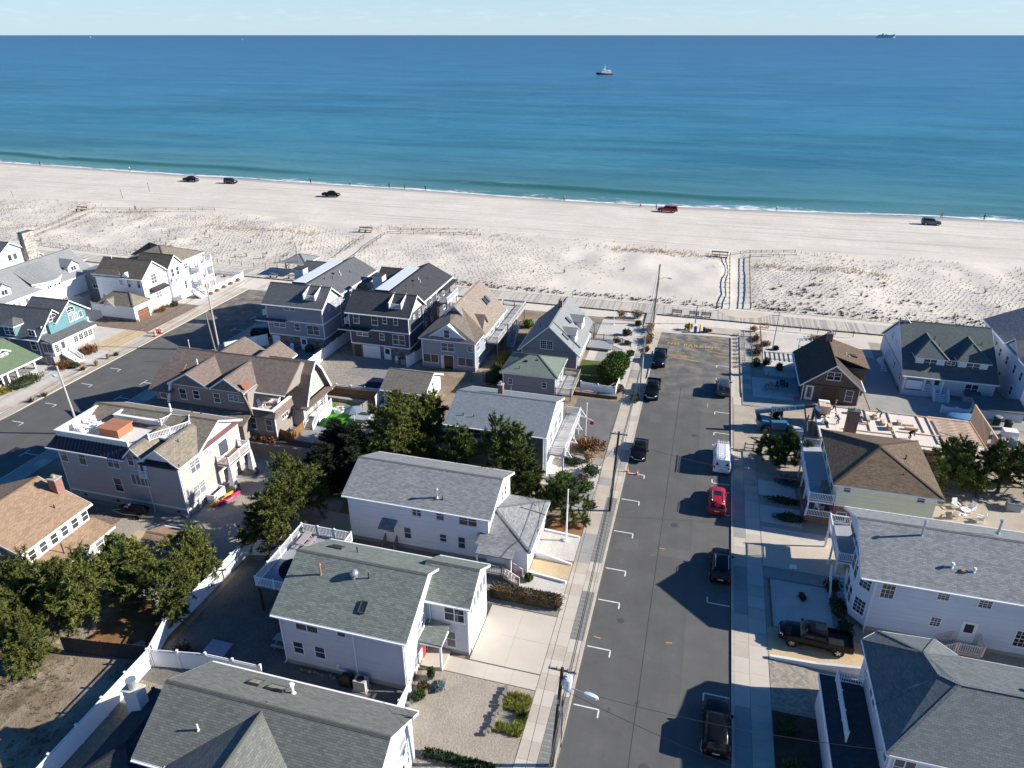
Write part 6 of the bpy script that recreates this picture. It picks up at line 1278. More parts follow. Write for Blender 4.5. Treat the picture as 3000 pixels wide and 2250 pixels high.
for p, q in (((14.6, 84, .1), (15.0, 84.6, 3.6)), ((15.2, 83.2, .1), (14.9, 84.7, 3.2)), ((15.6, 87.2, .1), (15.0, 88.6, 2.6)), ((15.9, 86.5, .1), (16.1, 88.2, 2.6))): MB().obox(p, q, .14, .14).build('prop', FENCEW, t)
t = thing('lumber_bundle', 'strapped bundle of new lumber held on the telehandler forks above the platform', 'lumber', (17.3, 88.6, 2.3))
for k in range(4):
    for j in range(3): MB().box(16.6 + j * .46, 17.04 + j * .46, 87.6, 89.4, 2.45 + k * .28, 2.71 + k * .28).build('board_pack', LUMBER, t)
MB().box(16.62, 17.9, 88.9, 89.42, 3.58, 3.62).build('plastic_wrap', WHITEPL, t)
# --- brown shingle house
h = thing('house', 'dark brown shingled cottage with steep black-brown roof and wide garage doorway', 'house', (19, 101.5, .1))
walls(h, 15.5, 22.8, 96.0, 107.3, .1, 2.65, SD_SHAKE); RB = shingle('black_brown_shingle', (.075, .062, .052), .25)
gable(h, 15.5, 22.8, 96.0, 107.3, 2.95, 5.95, 'Y', RB, SD_SHAKE, .5, .35)
MB().add([(19.3, 99.3, 5.85), (19.3, 106.3, 5.85), (24.2, 106.3, 4.35), (24.2, 99.3, 4.35), (19.3, 99.3, 5.7), (19.3, 106.3, 5.7), (24.2, 106.3, 4.2), (24.2, 99.3, 4.2)], [(0, 3, 2, 1), (4, 5, 6, 7), (0, 4, 7, 3), (3, 7, 6, 2), (2, 6, 5, 1)]).build('dormer_roof', SH_DKBR, h)
MB().box(19.6, 23.9, 99.5, 106.1, .1, 4.2).build('dormer_wall', SD_SHAKE, h)
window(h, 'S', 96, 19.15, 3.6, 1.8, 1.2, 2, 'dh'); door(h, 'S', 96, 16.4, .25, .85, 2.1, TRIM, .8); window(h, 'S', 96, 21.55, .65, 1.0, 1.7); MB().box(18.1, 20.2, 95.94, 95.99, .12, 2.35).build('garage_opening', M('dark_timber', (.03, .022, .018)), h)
chimney(h, 18.8, 19.6, 104.6, 105.3, 5, 7.0, BRICKR, GREYMET); skylight(h, (22.3, 102, 5.02), .5, 1.0, (.29, 0, .95), (-.95, 0, .29), GLASS); pipe(h, 21.2, 101.6, 5.2, .4, .06, TRIM); pipe(h, 21.6, 101.2, 5.1, .3, .06, TRIM)
MB().box(13.0, 15.4, 96.5, 101, .1, .5).build('side_deck', DECKG, h)
t = thing('pergola', 'white pergola frame behind the dark brown shingled cottage', 'pergola', (19, 112.5, .1))
for x in (16.4, 19, 21.6):
    for y in (110.4, 113): MB().box(x - .07, x + .07, y - .07, y + .07, .1, 2.4).build('post', TRIM, t)
for k in range(9): MB().box(16.1 + k * .7, 16.15 + k * .7, 110, 113.4, 2.5, 2.62).build('slat', TRIM, t)
MB().box(16, 22, 110.35, 110.45, 2.38, 2.5).build('beam', TRIM, t); MB().box(16, 22, 112.95, 113.05, 2.38, 2.5).build('beam', TRIM, t)
# --- two dormer house
RD = shingle('dark_sage_shingle', (.115, .135, .13), .18)
h = thing('house', 'light grey house with sage grey roof, two hipped dormers and a covered front porch', 'house', (35, 109, .1))
walls(h, 29.4, 40.9, 102.2, 118, .1, 2.85, SD_GREY, found=CMU, fh=.4); gable(h, 29.4, 40.9, 102.2, 118, 3.2, 8.2, 'X', RD, SD_LBLUE, .4, .3)
MB().box(29.35, 34.4, 101.6, 102.15, .1, .9).build('porch_base', SD_GREY, h)
for x in (29.5, 32.0, 34.3): MB().box(x - .1, x + .1, 101.62, 101.82, .9, 2.8).build('porch_post', TRIM, h)
MB().box(29.7, 31.8, 101.66, 101.72, 1.1, 2.4).build('porch_screen', WHITEPL, h); railing(h, [(32.1, 101.7), (33.3, 101.7)], .9, .8); door(h, 'S', 102.2, 33.7, .9, .9, 1.8, TRIM, .5); stairs(h, 34.2, 101.55, .9, 0, -1, 1.7, 5, M('pale_tread', (.55, .56, .58)), .85); window(h, 'S', 102.2, 32.6, 1.8, .6, .65)
window(h, 'S', 102.2, 38.1, 1.0, 1.7, 1.5, 2); MB().box(37.3, 39.2, 101.3, 102.15, .1, 1.0).build('bulkhead', SD_GREY, h); MB().add([(37.2, 101.2, 1.0), (39.3, 101.2, 1.0), (39.3, 102.18, 1.5), (37.2, 102.18, 1.5)], [(0, 1, 2, 3)]).build('bulkhead_roof', RD, h)
for x0, x1 in ((30.8, 34.5), (36.2, 39.9)):
    MB().box(x0, x1, 103.8, 108, 3.3, 5.15).build('dormer', SD_WHITE, h); window(h, 'S', 103.8, (x0 + x1)/2, 3.95, 1.75, 1.05, 2)
    xm = (x0 + x1)/2; MB().add([(x0 - .35, 103.4, 5.2), (x1 + .35, 103.4, 5.2), (x1 + .35, 107.5, 5.2), (x0 - .35, 107.5, 5.2), (xm, 106.0, 7.15), (xm, 110.5, 7.15)], [(0, 1, 4), (1, 2, 5, 4), (3, 0, 4, 5)]).build('dormer_roof', RD, h); cp = MB()
    for p in ((x0 - .35, 103.4, 5.22), (x1 + .35, 103.4, 5.22), (xm, 110.5, 7.17)): cp.obox(p, (xm, 106.0, 7.17), .2, .05)
    cp.build('hip_cap', SH_SAGE, h); MB().box(x0 - .34, x1 + .34, 103.42, 107, 5.06, 5.19).build('fascia', TRIM, h)
window(h, 'S', 104.0, 35.35, 4.3, 1.1, .7, 2)
for y, z in ((104, 1.2), (108, 1.2), (106.5, 4.2), (109.5, 4.2), (112.5, 4.2)): window(h, 'W', 29.4, y, z, .7, 1.2)
for x, y in ((33.6, 107.6), (34.1, 106.6), (39.6, 107.4)): pipe(h, x, y, 3.2 + (y - 102.2) * .633, .45)
MB().tube([(29.8, 109.8, 7.6), (29.8, 109.8, 8.9), (30.6, 109.8, 7.9)], .1, 8).build('flue', GALV, h)
sp_ = MB()
for k in range(16):
    a_ = k * .42; sp_.box(28.0 + .55 * math.cos(a_) - .35, 28.0 + .55 * math.cos(a_) + .35, 109.0 + .55 * math.sin(a_) - .14, 109.0 + .55 * math.sin(a_) + .14, .3 + k * .24, .34 + k * .24)
sp_.cyl(28, 109, .1, 5, .06, 8).build('spiral_stair', TRIM, h)
h = thing('house', 'tall white gabled house cut by the right edge of the view', 'house', (48, 110, .1))
walls(h, 43.2, 54, 99.5, 118, .1, 6.6, SD_LBLUE); gable(h, 43.2, 54, 99.5, 118, 6.9, 9.5, 'Y', SH_GREY, SD_WHITE, .4); gable(h, 43.0, 49, 103, 108, 6.95, 8.6, 'X', SH_SLATE, SD_LBLUE, .3, ends=(True, False))
for y, z in ((101.5, 4.0), (104, 4), (107, 4), (110, 4), (112, 4.2), (115, 4.2), (103, 1.2), (108, 1.2), (111, 1.2)): window(h, 'W', 43.2, y, z, .9, 1.3)
# ---------------------------------------------------------------- vehicles
def loft(secs, m=None, closed=True, mi=0):
    """secs: list of point loops with equal counts -> skin"""
    m = m or MB(); n = len(secs[0]); o = len(m.v)
    for s_ in secs: m.v += [tuple(map(float, p)) for p in s_]
    for i in range(len(secs) - 1):
        for k in range(n):
            k2 = (k + 1) % n
            if not closed and k == n - 1: continue
            m.f.append((o + i*n + k, o + i*n + k2, o + (i+1)*n + k2, o + (i+1)*n + k)); m.mi.append(mi)
    m.f.append(tuple(o + k for k in reversed(range(n)))); m.mi.append(mi); e = o + (len(secs)-1)*n; m.f.append(tuple(e + k for k in range(n))); m.mi.append(mi); return m
CARGLASS = glassm('car_glass', (.007, .009, .011), .1, .3)
SPEC = {
 'suv': dict(L=4.75, W=.93, belt=1.03, hood=1.0, nose=.72, roof=1.68, gh=(-2.28, -2.0, .3, 1.0), wb=(-1.4, 1.42), r=.37),
 'sedan': dict(L=4.7, W=.91, belt=.93, hood=.9, nose=.62, roof=1.42, gh=(-1.75, -.95, .2, 1.0), wb=(-1.38, 1.4), r=.33),
 'pickup': dict(L=5.75, W=.98, belt=1.2, hood=1.18, nose=.85, roof=1.88, gh=(-.85, -.72, .62, 1.25), wb=(-1.75, 1.85), r=.41, bed=True),
 'van': dict(L=5.7, W=1.0, belt=1.2, hood=1.15, nose=.8, roof=2.1, gh=(-2.8, -2.7, 1.0, 1.75), wb=(-1.75, 1.75), r=.37),
 'boxy': dict(L=4.8, W=.95, belt=1.12, hood=1.12, nose=.85, roof=1.82, gh=(-2.3, -2.12, .45, .95), wb=(-1.4, 1.4), r=.39),
}
def vehicle(kind, paint, label, cat, loc, rz, group=None, rails=False, sunroof=False, cap=False, side_glass=True, rack=False):
    p = SPEC[kind]; t = local('parked_' + ('car' if kind in ('suv', 'sedan', 'boxy') else 'van' if kind == 'van' else 'pickup'), label, cat, loc, rz, group)
    h = p['L'] / 2; W = p['W']; b, hd, ns, rf = p['belt'], p['hood'], p['nose'], p['roof']; r0, r1, r2, r3 = p['gh']; zl = .32 if kind != 'pickup' else .45
    if cap: r0, r1 = -2.75, -2.6
    def sec(x, hw, z0, z1, cr=.03): return [(x, -hw*.9, z0), (x, -hw, z0 + .16), (x, -hw, (z0 + z1)/2 + .1), (x, -hw*.96, z1 - .05), (x, -hw*.88, z1), (x, 0, z1 + cr), (x, hw*.88, z1), (x, hw*.96, z1 - .05), (x, hw, (z0 + z1)/2 + .1), (x, hw, z0 + .16), (x, hw*.9, z0)]
    rear = b - .04
    S_ = [sec(-h, W*.84, zl + .12, rear - .12), sec(-h + .08, W*.95, zl, rear), sec(-h + .5, W, zl - .04, b), sec(r0 + .2 if not p.get('bed') else -.9, W, zl - .04, b), sec(r3 - .3, W, zl - .04, b), sec(r3 + .1, W*.985, zl - .04, hd + .02, .05), sec(h - .55, W*.95, zl - .02, hd - .07, .06), sec(h - .14, W*.86, zl, ns + .12, .05), sec(h, W*.7, zl + .12, ns - .1, .02)]
    if p.get('bed') and not cap:
        S_ = [sec(-h, W*.92, zl + .1, .8), sec(-h + .06, W*.97, zl, .82), sec(-.95, W, zl - .04, .82), sec(-.94, W, zl - .04, b)] + S_[4:]
    m = loft(S_)
    # roof shell
    wb_, wr = W*.9, W*.70
    def ring(z, x0, x1, w_): return [(x0, -w_, z), (x1, -w_*.97, z), (x1 + .06, 0, z), (x1, w_*.97, z), (x0, w_, z), (x0 - .05, 0, z)]
    loft([ring(b - .02, r0, r3, wb_), ring(b + (rf - b)*.55, r0 + (r1 - r0)*.5, r3 + (r2 - r3)*.5, wb_*.5 + wr*.5 + .05), ring(rf - .07, r1 + (.0), r2 + .06, wr + .04), ring(rf - .01, r1 + .12, r2 - .1, wr - .06), ring(rf + .015, r1 + .4, r2 - .35, wr - .3)], m)
    if p.get('bed') and not cap:
        for y in (-W + .04, W - .04): m.box(-h + .1, -.95, y - .05, y + .05, .8, b - .02)
        m.box(-h + .02, -h + .1, -W + .03, W - .03, .6, b - .03)
    t_b = m.build('body', paint, t, True, 40)
    if p.get('bed') and not cap: MB().box(-h + .12, -.96, -W + .1, W - .1, .83, .86).build('bed_liner', BLACK, t)
    if p.get('bed'): MB().box(-h - .06, -h + .1, -W*.85, W*.85, .5, .68).build('rear_bumper', CHROME if paint.name != 'red_paint' else BLACK, t)
    # glazing: panels lie proud of the shell
    def side_q(u0, u1, v0, v1, sg):
        def P(u, v):
            if v < .55: k = v/.55; xa, xb, w_ = r0 + (r1 - r0)*.5*k, r3 + (r2 - r3)*.5*k, wb_ + (wb_*.5 + wr*.5 + .05 - wb_)*k; z = b - .02 + ((rf - b)*.55 + .02)*k
            else: k = (v - .55)/.45; xa, xb, w_ = r0 + (r1 - r0)*(.5 + .5*k), r3 + (r2 - r3)*.5 + (r2 + .06 - r3 - (r2 - r3)*.5)*k, (wb_*.5 + wr*.5 + .05)*(1 - k) + (wr + .04)*k; z = b + (rf - b)*.55 + ((rf - .07) - b - (rf - b)*.55)*k
            return (xa + (xb - xa)*u, sg*(w_*(1 - .03*u) + .012), z)
        q = [P(u0, v0), P(u1, v0), P(u1 - (.0 if u1 < .9 else .0), .55), P(u1, v1), P(u0, v1), P(u0, .55)]; return q
    us = ((.05, .30), (.33, .62), (.65, .93)) if kind in ('suv', 'boxy') else ((.08, .5), (.54, .93)) if kind in ('sedan', 'pickup') else ((.80, .95),)
    if cap: us = ((.05, .42), (.48, .7), (.73, .94))
    for sg in (-1, 1):
        for u0, u1 in us: MB().add(side_q(u0, u1, .1, .9, sg), [(0, 1, 2, 5), (5, 2, 3, 4)]).build('side_window', CARGLASS, t)
    def endq(x0, x1, w0, w1, z0, z1, dx, nm):
        MB().add([(x0 + dx, -w0, z0), (x0 + dx, w0, z0), (x1 + dx, w1, z1), (x1 + dx, -w1, z1)], [(0, 1, 2, 3)]).build(nm, CARGLASS, t)
    lw = lambda a, c, k: a + (c - a)*k
    endq(lw(r3, r2, .05), lw(r3, r2 + .06, .93), wb_*.9, wr*.95, lw(b, rf, .07), lw(b, rf - .07, .93), .045, 'windscreen')
    if kind == 'van':
        for sg in (-1, 1): MB().add([(r0 - .07 + .05, sg*.08, b + .1), (r0 - .07 + .05, sg*.72, b + .1), (r1 - .05, sg*.62, rf - .3), (r1 - .05, sg*.08, rf - .3)], [(0, 1, 2, 3)]).build('rear_window', CARGLASS, t)
    else: endq(lw(r0, r1, .12), lw(r0, r1, .88), wb_*.82, wr*.88, lw(b, rf, .12), lw(b, rf - .07, .88), -.055, 'rear_window')
    # wheels
    ty = MB().tube([(0, -.13, 0), (0, -.11, 0), (0, .11, 0), (0, .13, 0)], [p['r']*.86, p['r'], p['r'], p['r']*.86], 16).mesh('tyre', [RUBBER], smooth=True)
    rm = MB()
    rm.tube([(0, -.05, 0), (0, .05, 0)], p['r']*.16, 10)
    for k in range(5):
        a = k*2*math.pi/5; rm.obox((0, 0, 0), (p['r']*.6*math.cos(a), 0, p['r']*.6*math.sin(a)), .1, .08, up=(0, 1, 0))
    rm.tube([(0, -.06, 0), (0, .06, 0)], p['r']*.64, 14, cap=False); rim = rm.mesh('rim', [CHROME])
    for x in p['wb']:
        for sg in (-1, 1):
            MB().tube([(x, sg*(W - .2), p['r'] + .02), (x, sg*(W + .004), p['r'] + .02)], p['r']*1.16, 16).build('wheel_arch', BLACK, t)
            wh = bpy.data.objects.new('wheel', bpy.data.meshes.get('wheel_hub') or MB().tube([(0, -.1, 0), (0, .1, 0)], .12, 8).mesh('wheel_hub', [BLACK])); C.objects.link(wh); wh.parent = t; wh.location = (x, sg*(W - .1), p['r'])
            for nm, me in (('tyre', ty), ('rim', rim)):
                o = bpy.data.objects.new(nm, me); C.objects.link(o); o.parent = wh
                if nm == 'rim': o.location = (0, sg*.11, 0)
    # lamps, grille, bumpers, mirrors
    for sg in (-1, 1):
        MB().add([(h - .22, sg*W*.88, ns + .02), (h - .03, sg*W*.6, ns), (h - .08, sg*W*.6, ns + .17), (h - .26, sg*W*.84, ns + .19), (h - .3, sg*W*.7, ns + .1)], [(0, 1, 2, 3)]).build('headlight', HEADL, t)
        MB().box(-h - .012, -h + .14, sg*W*.82 - .08, sg*W*.82 + .08, b - .36, b - .06).build('taillight', TAILL, t)
        MB().box(r3 - .28, r3 - .12, sg*(W + .12) - .1, sg*(W + .12) + .1, b + .02, b + .17).build('mirror', paint, t)
    MB().box(h - .1, h + .012, -W*.5, W*.5, zl + .16, ns - .02).build('grille', BLACK if paint.name != 'black_paint' else CHROME, t); MB().box(h - .12, h + .03, -W*.74, W*.74, zl + .06, zl + .2).build('front_bumper', paint, t)
    MB().box(-h - .02, -h + .02, -.26, .26, .72, .84).build('number_plate', M('plate_cream', (.6, .58, .45)), t)
    if rails:
        for sg in (-1, 1): MB().tube([(r1 + .25, sg*(wr - .06), rf - .02), (r1 + .35, sg*(wr - .06), rf + .06), (r2 - .25, sg*(wr - .06), rf + .06), (r2 - .12, sg*(wr - .06), rf - .02)], .025, 6).build('roof_rail', CHROME, t)
    if sunroof: MB().box(-.75, .15, -.38, .38, rf + .016, rf + .026).build('sunroof', CARGLASS, t)
    if rack:
        for sg in (-1, 1): MB().obox((r1 + .1, sg*.62, rf + .22), (r2 + .3, sg*.62, rf + .22), .05, .05).build('rack_rail', TRIM, t)
        for k in range(9): MB().box(r1 + .2 + k*.42, r1 + .25 + k*.42, -.66, .66, rf + .2, rf + .24).build('rack_bar', TRIM, t)
        for k in range(5): MB().obox((r1 + .15, -.48 + k*.24, rf + .26), (r2 + .2, -.48 + k*.24, rf + .26), .03, .03).build('rack_slat', TRIM, t)
    return t
MH = M('cast_iron', (.07, .065, .06), .7, .4)
for x, y, r_ in ((.4, 62.5, .36), (-3.2, 47.5, .3), (1.6, 82, .36), (.2, 34, .36), (-80.5, 70, .36)): MB().cyl(x, y, ZR, ZR + .008, r_, 16).build('manhole_cover', MH, road if x > -20 else side)
for x, y, w_, d_ in ((3.4, 79.5, 1.7, 5.0), (-3.6, 85.5, 1.4, 2.6), (1.2, 44.2, 1.1, 4.2), (-4.3, 33.8, 1.6, 2.2)): MB().box(x - w_/2, x + w_/2, y - d_/2, y + d_/2, ZR, ZR + .003).build('asphalt_patch', ASPHP if y > 60 else ASPH2, road)
PB = M('black_paint', (.006, .0065, .008), .3, .15, 0, .1, .05); PN = M('dark_blue_black_paint', (.007, .011, .02), .3, .2, 0, .1, .05); PR = M('red_paint', (.34, .012, .018), .35, .35, 0, .3, .05)
PG = M('dark_grey_paint', (.06, .06, .062), .3, .5, .3, .6, .05); PW = M('white_van_paint', (.78, .79, .8), .3, .5, 0, .5, .03); PT = M('teal_grey_paint', (.06, .085, .095), .3, .5, .3, .6, .05); PM = M('dark_maroon_paint', (.035, .012, .02), .25, .5, .2, .8, .05)
D = -math.pi/2; U = math.pi/2
G1 = 'vehicles parked along the main road'; G2 = 'vehicles on the beach'
vehicle('pickup', PN, 'black pickup parked nose to camera beside the yellow hatching at the road end', 'pickup', (-4.7, 104.0, ZR), D, G1, sunroof=True)
vehicle('pickup', PB, 'black pickup parked nose to camera beside the white rail fence', 'pickup', (-4.75, 92.6, ZR), D, G1)
vehicle('sedan', PB, 'black sedan parked alone on the left beside two orange cones', 'car', (-4.7, 75.7, ZR), D, G1)
vehicle('boxy', PG, 'dark grey boxy off-roader parked on the right nearest the road end', 'car', (5.0, 96, ZR), U, G1)
vehicle('van', PW, 'white van with ladder rack parked on the right kerb', 'van', (4.95, 76.3, ZR), U, G1, rack=True)
vehicle('suv', PR, 'red crossover car with sunroof parked behind the white van', 'car', (4.55, 67.4, ZR), U, G1, rails=True, sunroof=True)
vehicle('suv', PB, 'black car with silver roof rails in the pointed house shadow', 'car', (5.05, 56.6, ZR), U, G1, rails=True)
vehicle('suv', PB, 'black car deep in shade at the bottom of the road', 'car', (4.95, 38.2, ZR), U, G1)
vehicle('pickup', PB, 'black crew cab pickup parked across the golden gravel drive', 'pickup', (12.75, 49.1, .13), math.pi - .04, None, sunroof=True)
vehicle('suv', PB, 'black car parked behind the white wall beside the lilac-grey house', 'car', (-69.6, 96.2, .12), 0, None)
def bz(x, y): return float(gz(np.array([x]), np.array([y]))[0])
vehicle('pickup', PB, 'black pickup on the sand, leftmost vehicle on the beach', 'pickup', (-175.3, 215, bz(-175.3, 215)), R(-3), G2)
vehicle('boxy', PM, 'dark maroon off-roader with tailgate up on the sand near the surf', 'car', (-160.2, 216.1, bz(-160, 216)), R(-3), G2, rails=True)
vehicle('pickup', PB, 'dark pickup on the sand above the twin slate and charcoal houses', 'pickup', (-115.6, 204.6, bz(-115.6, 204.6)), R(2), G2)
vehicle('pickup', PR, 'red pickup with red bed cap on the sand at the water', 'pickup', (-11.5, 210.8, bz(-11.5, 210.8)), R(177), G2, cap=True)
vehicle('boxy', PT, 'teal grey off-roader on the sand at the right', 'car', (58.2, 214.3, bz(58.2, 214.3)), R(-2), G2, rails=True)
# jet ski on its trailer
t = local('jet_ski', 'black jet ski on a small trailer beside the taupe house', 'jet ski', (-55.1, 48.9, .1), R(188))
loft([[(x, -w_, z0), (x, -w_*1.05, (z0 + z1)/2), (x, -w_*.7, z1), (x, w_*.7, z1), (x, w_*1.05, (z0 + z1)/2), (x, w_, z0)] for x, w_, z0, z1 in ((-1.5, .5, .6, 1.0), (-.6, .58, .5, 1.05), (.4, .56, .5, 1.1), (1.1, .38, .6, 1.15), (1.6, .1, .85, 1.05))]).build('hull', PB, t, True)
loft([[(x, -w_, 1.0), (x, -w_*.8, z), (x, w_*.8, z), (x, w_, 1.0)] for x, w_, z in ((-1.3, .2, 1.25), (-.4, .22, 1.35), (.1, .2, 1.3))]).build('seat', BLACK, t, True); MB().obox((.3, 0, 1.1), (.15, 0, 1.55), .12, .12).obox((.15, -.4, 1.55), (.15, .4, 1.55), .06, .06).build('handlebar', GREYMET, t); MB().box(.4, .9, -.3, .3, 1.1, 1.16).build('deck_panel', GREYMET, t)
MB().obox((-1.6, -.5, .4), (1.0, -.5, .4), .08, .08).obox((-1.6, .5, .4), (1.0, .5, .4), .08, .08).obox((1, -.5, .4), (2.6, 0, .4), .08, .08).obox((1, .5, .4), (2.6, 0, .4), .08, .08).obox((-.8, -.7, .35), (-.8, .7, .35), .08, .08).build('trailer_frame', GALV, t)
for sg in (-1, 1): MB().tube([(-.8, sg*.62, .28), (-.8, sg*.82, .28)], .28, 12).build('wheel', RUBBER, t)
for i, (x, y, rz, m_, lab) in enumerate(((-47.75, 53.6, R(77), M('yellow_orange_plastic', (.75, .36, .03), .4), 'yellow and orange kayak lying beside the white bin'), (-47.1, 53.9, R(74), M('magenta_plastic', (.65, .02, .14), .4), 'magenta kayak lying outermost on the gravel'))):
    t = local('kayak', lab, 'kayak', (x, y, .12), rz, 'kayaks on the gravel'); loft([[(q, w_*math.cos(a), .2 + dz + .2*math.sin(a)*(1 if w_ > .1 else .4)) for a in np.linspace(0, 2*math.pi, 9)[:-1]] for q, w_, dz in ((-1.75, .03, .12), (-1.2, .22, .03), (0, .34, 0), (1.2, .22, .03), (1.75, .03, .12))]).build('hull', m_, t, True, 60)
    MB().tube([(-.35, 0, .385), (.35, 0, .385)], .02, 6).box(-.4, .35, -.2, .2, .38, .41).build('cockpit', BLACK, t)
t = thing('storage_bin', 'white slatted storage bin against the taupe house wall', 'bin', (-48.6, 53.7, .1)); MB().box(-49.0, -48.1, 52.8, 52.9, .1, 1.2).box(-49.0, -48.1, 54.7, 54.8, .1, 1.2).box(-49.0, -48.9, 52.9, 54.7, .1, 1.2).box(-48.2, -48.1, 52.9, 54.7, .1, 1.2).build('box', TRIM, t); MB().box(-48.8, -48.3, 53.0, 54.6, .9, 1.0).build('contents', BLACK, t)
# telehandler
t = local('telehandler', 'blue telehandler with long boom raised over the timber platform', 'telehandler', (11.6, 86.1, .1), R(10)); TB = M('telehandler_blue', (.055, .16, .25), .45, .4); TD = M('dark_frame_grey', (.035, .04, .045), .6)
loft([[(x, -.85, z0), (x, .85, z0), (x, .85, z1), (x, -.85, z1)] for x, z0, z1 in ((-2.4, .7, 1.5), (-2.0, .6, 1.7), (.6, .6, 1.35), (1.9, .65, 1.2), (2.2, .75, 1.05))]).build('chassis', TB, t); MB().box(-.9, 1.0, -1.15, -.3, .7, 1.7).build('engine_cover', TB, t)
cb = MB()
for x in (-.6, .7):
    for y in (.15, 1.05): cb.obox((x, y, 1.3), (x*.85, y, 2.75), .09, .09)
cb.box(-.62, .68, .1, 1.1, 2.72, 2.84).build('cab_frame', TD, t); MB().add([(-.55, 1.06, 1.4), (.6, 1.06, 1.4), (.55, 1.06, 2.7), (-.5, 1.06, 2.7), (-.58, .2, 1.4), (-.58, 1.0, 1.4), (-.5, 1.0, 2.7), (-.5, .2, 2.7), (.66, .2, 1.4), (.66, 1.0, 1.4), (.6, 1.0, 2.7), (.6, .2, 2.7)], [(0, 1, 2, 3), (4, 5, 6, 7), (8, 9, 10, 11)]).build('cab_glass', CARGLASS, t); MB().box(-.4, .4, .2, 1.0, 1.2, 1.5).build('seat', BLACK, t)
tym = MB().tube([(0, -.22, 0), (0, -.16, 0), (0, .16, 0), (0, .22, 0)], [.48, .6, .6, .48], 16).mesh('tyre', [RUBBER]); hub = MB().tube([(0, -.23, 0), (0, .23, 0)], .28, 10).mesh('hub', [TB])
for x in (-1.55, 1.5):
    for y in (-1.05, 1.05):
        for nm, me in (('tyre', tym), ('hub', hub)): o = bpy.data.objects.new(nm, me); C.objects.link(o); o.parent = t; o.location = (x, y, .6)
MB().obox((-2.9, -.1, 2.6), (3.0, -.1, 3.6), .42, .5).build('boom', TB, t); MB().obox((3.0, -.1, 3.6), (4.3, -.1, 3.82), .3, .36).build('inner_boom', TD, t); MB().obox((4.3, -.1, 3.8), (5.1, .2, 2.9), .28, .34).build('boom_head', TB, t); MB().obox((-2.2, -.1, 1.4), (-2.6, -.1, 2.5), .5, .3).obox((-.6, -.1, 1.3), (.6, -.1, 3.0), .14, .14).build('lift_arm', TD, t); MB().obox((-1.2, -.1, 2.4), (-.2, -.1, 1.4), .16, .16).build('cylinder', CHROME, t)
MB().box(4.9, 5.1, -.7, 1.1, 2.0, 3.0).obox((4.6, .7, .4), (4.6, .7, 3.2), .12, .12).build('carriage', TD, t); MB().box(5.1, 6.3, -.3, -.15, 2.25, 2.32).box(5.1, 6.3, .55, .7, 2.25, 2.32).build('fork', TD, t)
text('GRADALL', .6, TRIM, t, 'lettering', Matrix.Translation((.55, -.325, 3.19)) @ Matrix.Rotation(R(-9.6), 4, 'Y') @ Matrix.Rotation(R(90), 4, 'X'), .004)
t = thing('white_crate', 'white boxed appliance standing beside the telehandler rear', 'crate', (14, 84.6, .1)); MB().box(13.4, 14.7, 83.8, 85.2, .12, 1.5).build('carton', M('pale_carton', (.52, .56, .62)), t); MB().box(13.38, 14.72, 84.45, 84.55, .11, 1.52).build('tape', TRIM, t)
# ---------------------------------------------------------------- poles and wires
def pole(label, base_, top, r=.15, mat=POLEW, arm=True, lamp=None, can=False, name='utility_pole', z0=.05):
    t = thing(name, label, 'utility pole' if name == 'utility_pole' else 'pole', (*base_, z0)); a, b = Vector((*base_, z0)), Vector(top)
    MB().tube([a, a.lerp(b, .5), b], [r, r*.88, r*.72], 10).build('shaft', mat, t, True)
    if arm:
        c = a.lerp(b, .965); MB().obox(c + Vector((-.9, .13, 0)), c + Vector((.9, .13, 0)), .1, .12).build('crossarm', POLEW, t)
        for k in (-.8, -.35, .35, .8): MB().cyl(c.x + k, c.y + .13, c.z + .05, c.z + .25, .045, 6).build('insulator', GREYMET, t)
    if can:
        c = a.lerp(b, .93); MB().cyl(c.x + .42, c.y, c.z - 1.0, c.z - .05, .29, 14).cyl(c.x + .42, c.y, c.z - .05, c.z + .03, .31, 14, r1=.2).build('transformer', M('transformer_grey', (.55, .60, .64), .45), t, True); MB().box(c.x, c.x + .2, c.y - .06, c.y + .06, c.z - .8, c.z - .2).build('bracket', GREYMET, t)
        for k in range(3): MB().cyl(c.x - .15 + .12 * k, c.y - .2, c.z - 2.3 - .6 * k, c.z - 1.9 - .6 * k, .06, 6).build('cutout', GREYMET, t)
        MB().obox(c + Vector((.17, -.1, -6.5)), c + Vector((.17, -.1, -1.5)), .06, .06).build('riser', BLACK, t)
    if lamp:
        zl, dx, dy = lamp; c = a.lerp(b, (zl - z0)/(b.z - z0)); MB().tube([c, c + Vector((dx*.5, dy*.5, .5)), c + Vector((dx, dy, .55))], .035, 6).build('lamp_arm', GALV, t)
        e = c + Vector((dx, dy, .55)); d_ = Vector((dx, dy, 0)).normalized(); lh = MB(); pv = d_.cross(Vector((0, 0, 1)))
        loft([[tuple(e + d_*q + pv*w_*sx_ + Vector((0, 0, zz_))) for sx_, zz_ in ((-1, -.04), (-.7, .1*k_), (.7, .1*k_), (1, -.04), (.6, -.12*k_), (-.6, -.12*k_))] for q, w_, k_ in ((-.1, .08, .5), (.15, .16, 1), (.5, .19, 1.1), (.78, .13, .8), (.86, .04, .3))], lh).build('lamp_head', M('lamp_head_grey', (.58, .66, .72), .4), t, True)
    return b
T3 = pole('dark utility pole with grey transformer and cobra head lamp at bottom of the road', (-6.05, 32.4), (-5.45, 31.6, 10.6), .15, POLED, True, (8.6, 1.7, -.4), True)
T2 = pole('dark leaning utility pole beside the trimmed pine and black sedan', (-6.48, 63.0), (-6.12, 62.95, 10.0), .15, POLED, True, None, False)
Tm = pole('pale bleached utility pole rising beside the black pickups', (-6.49, 92.7), (-6.47, 93.2, 9.1), .14, POLEL, False)
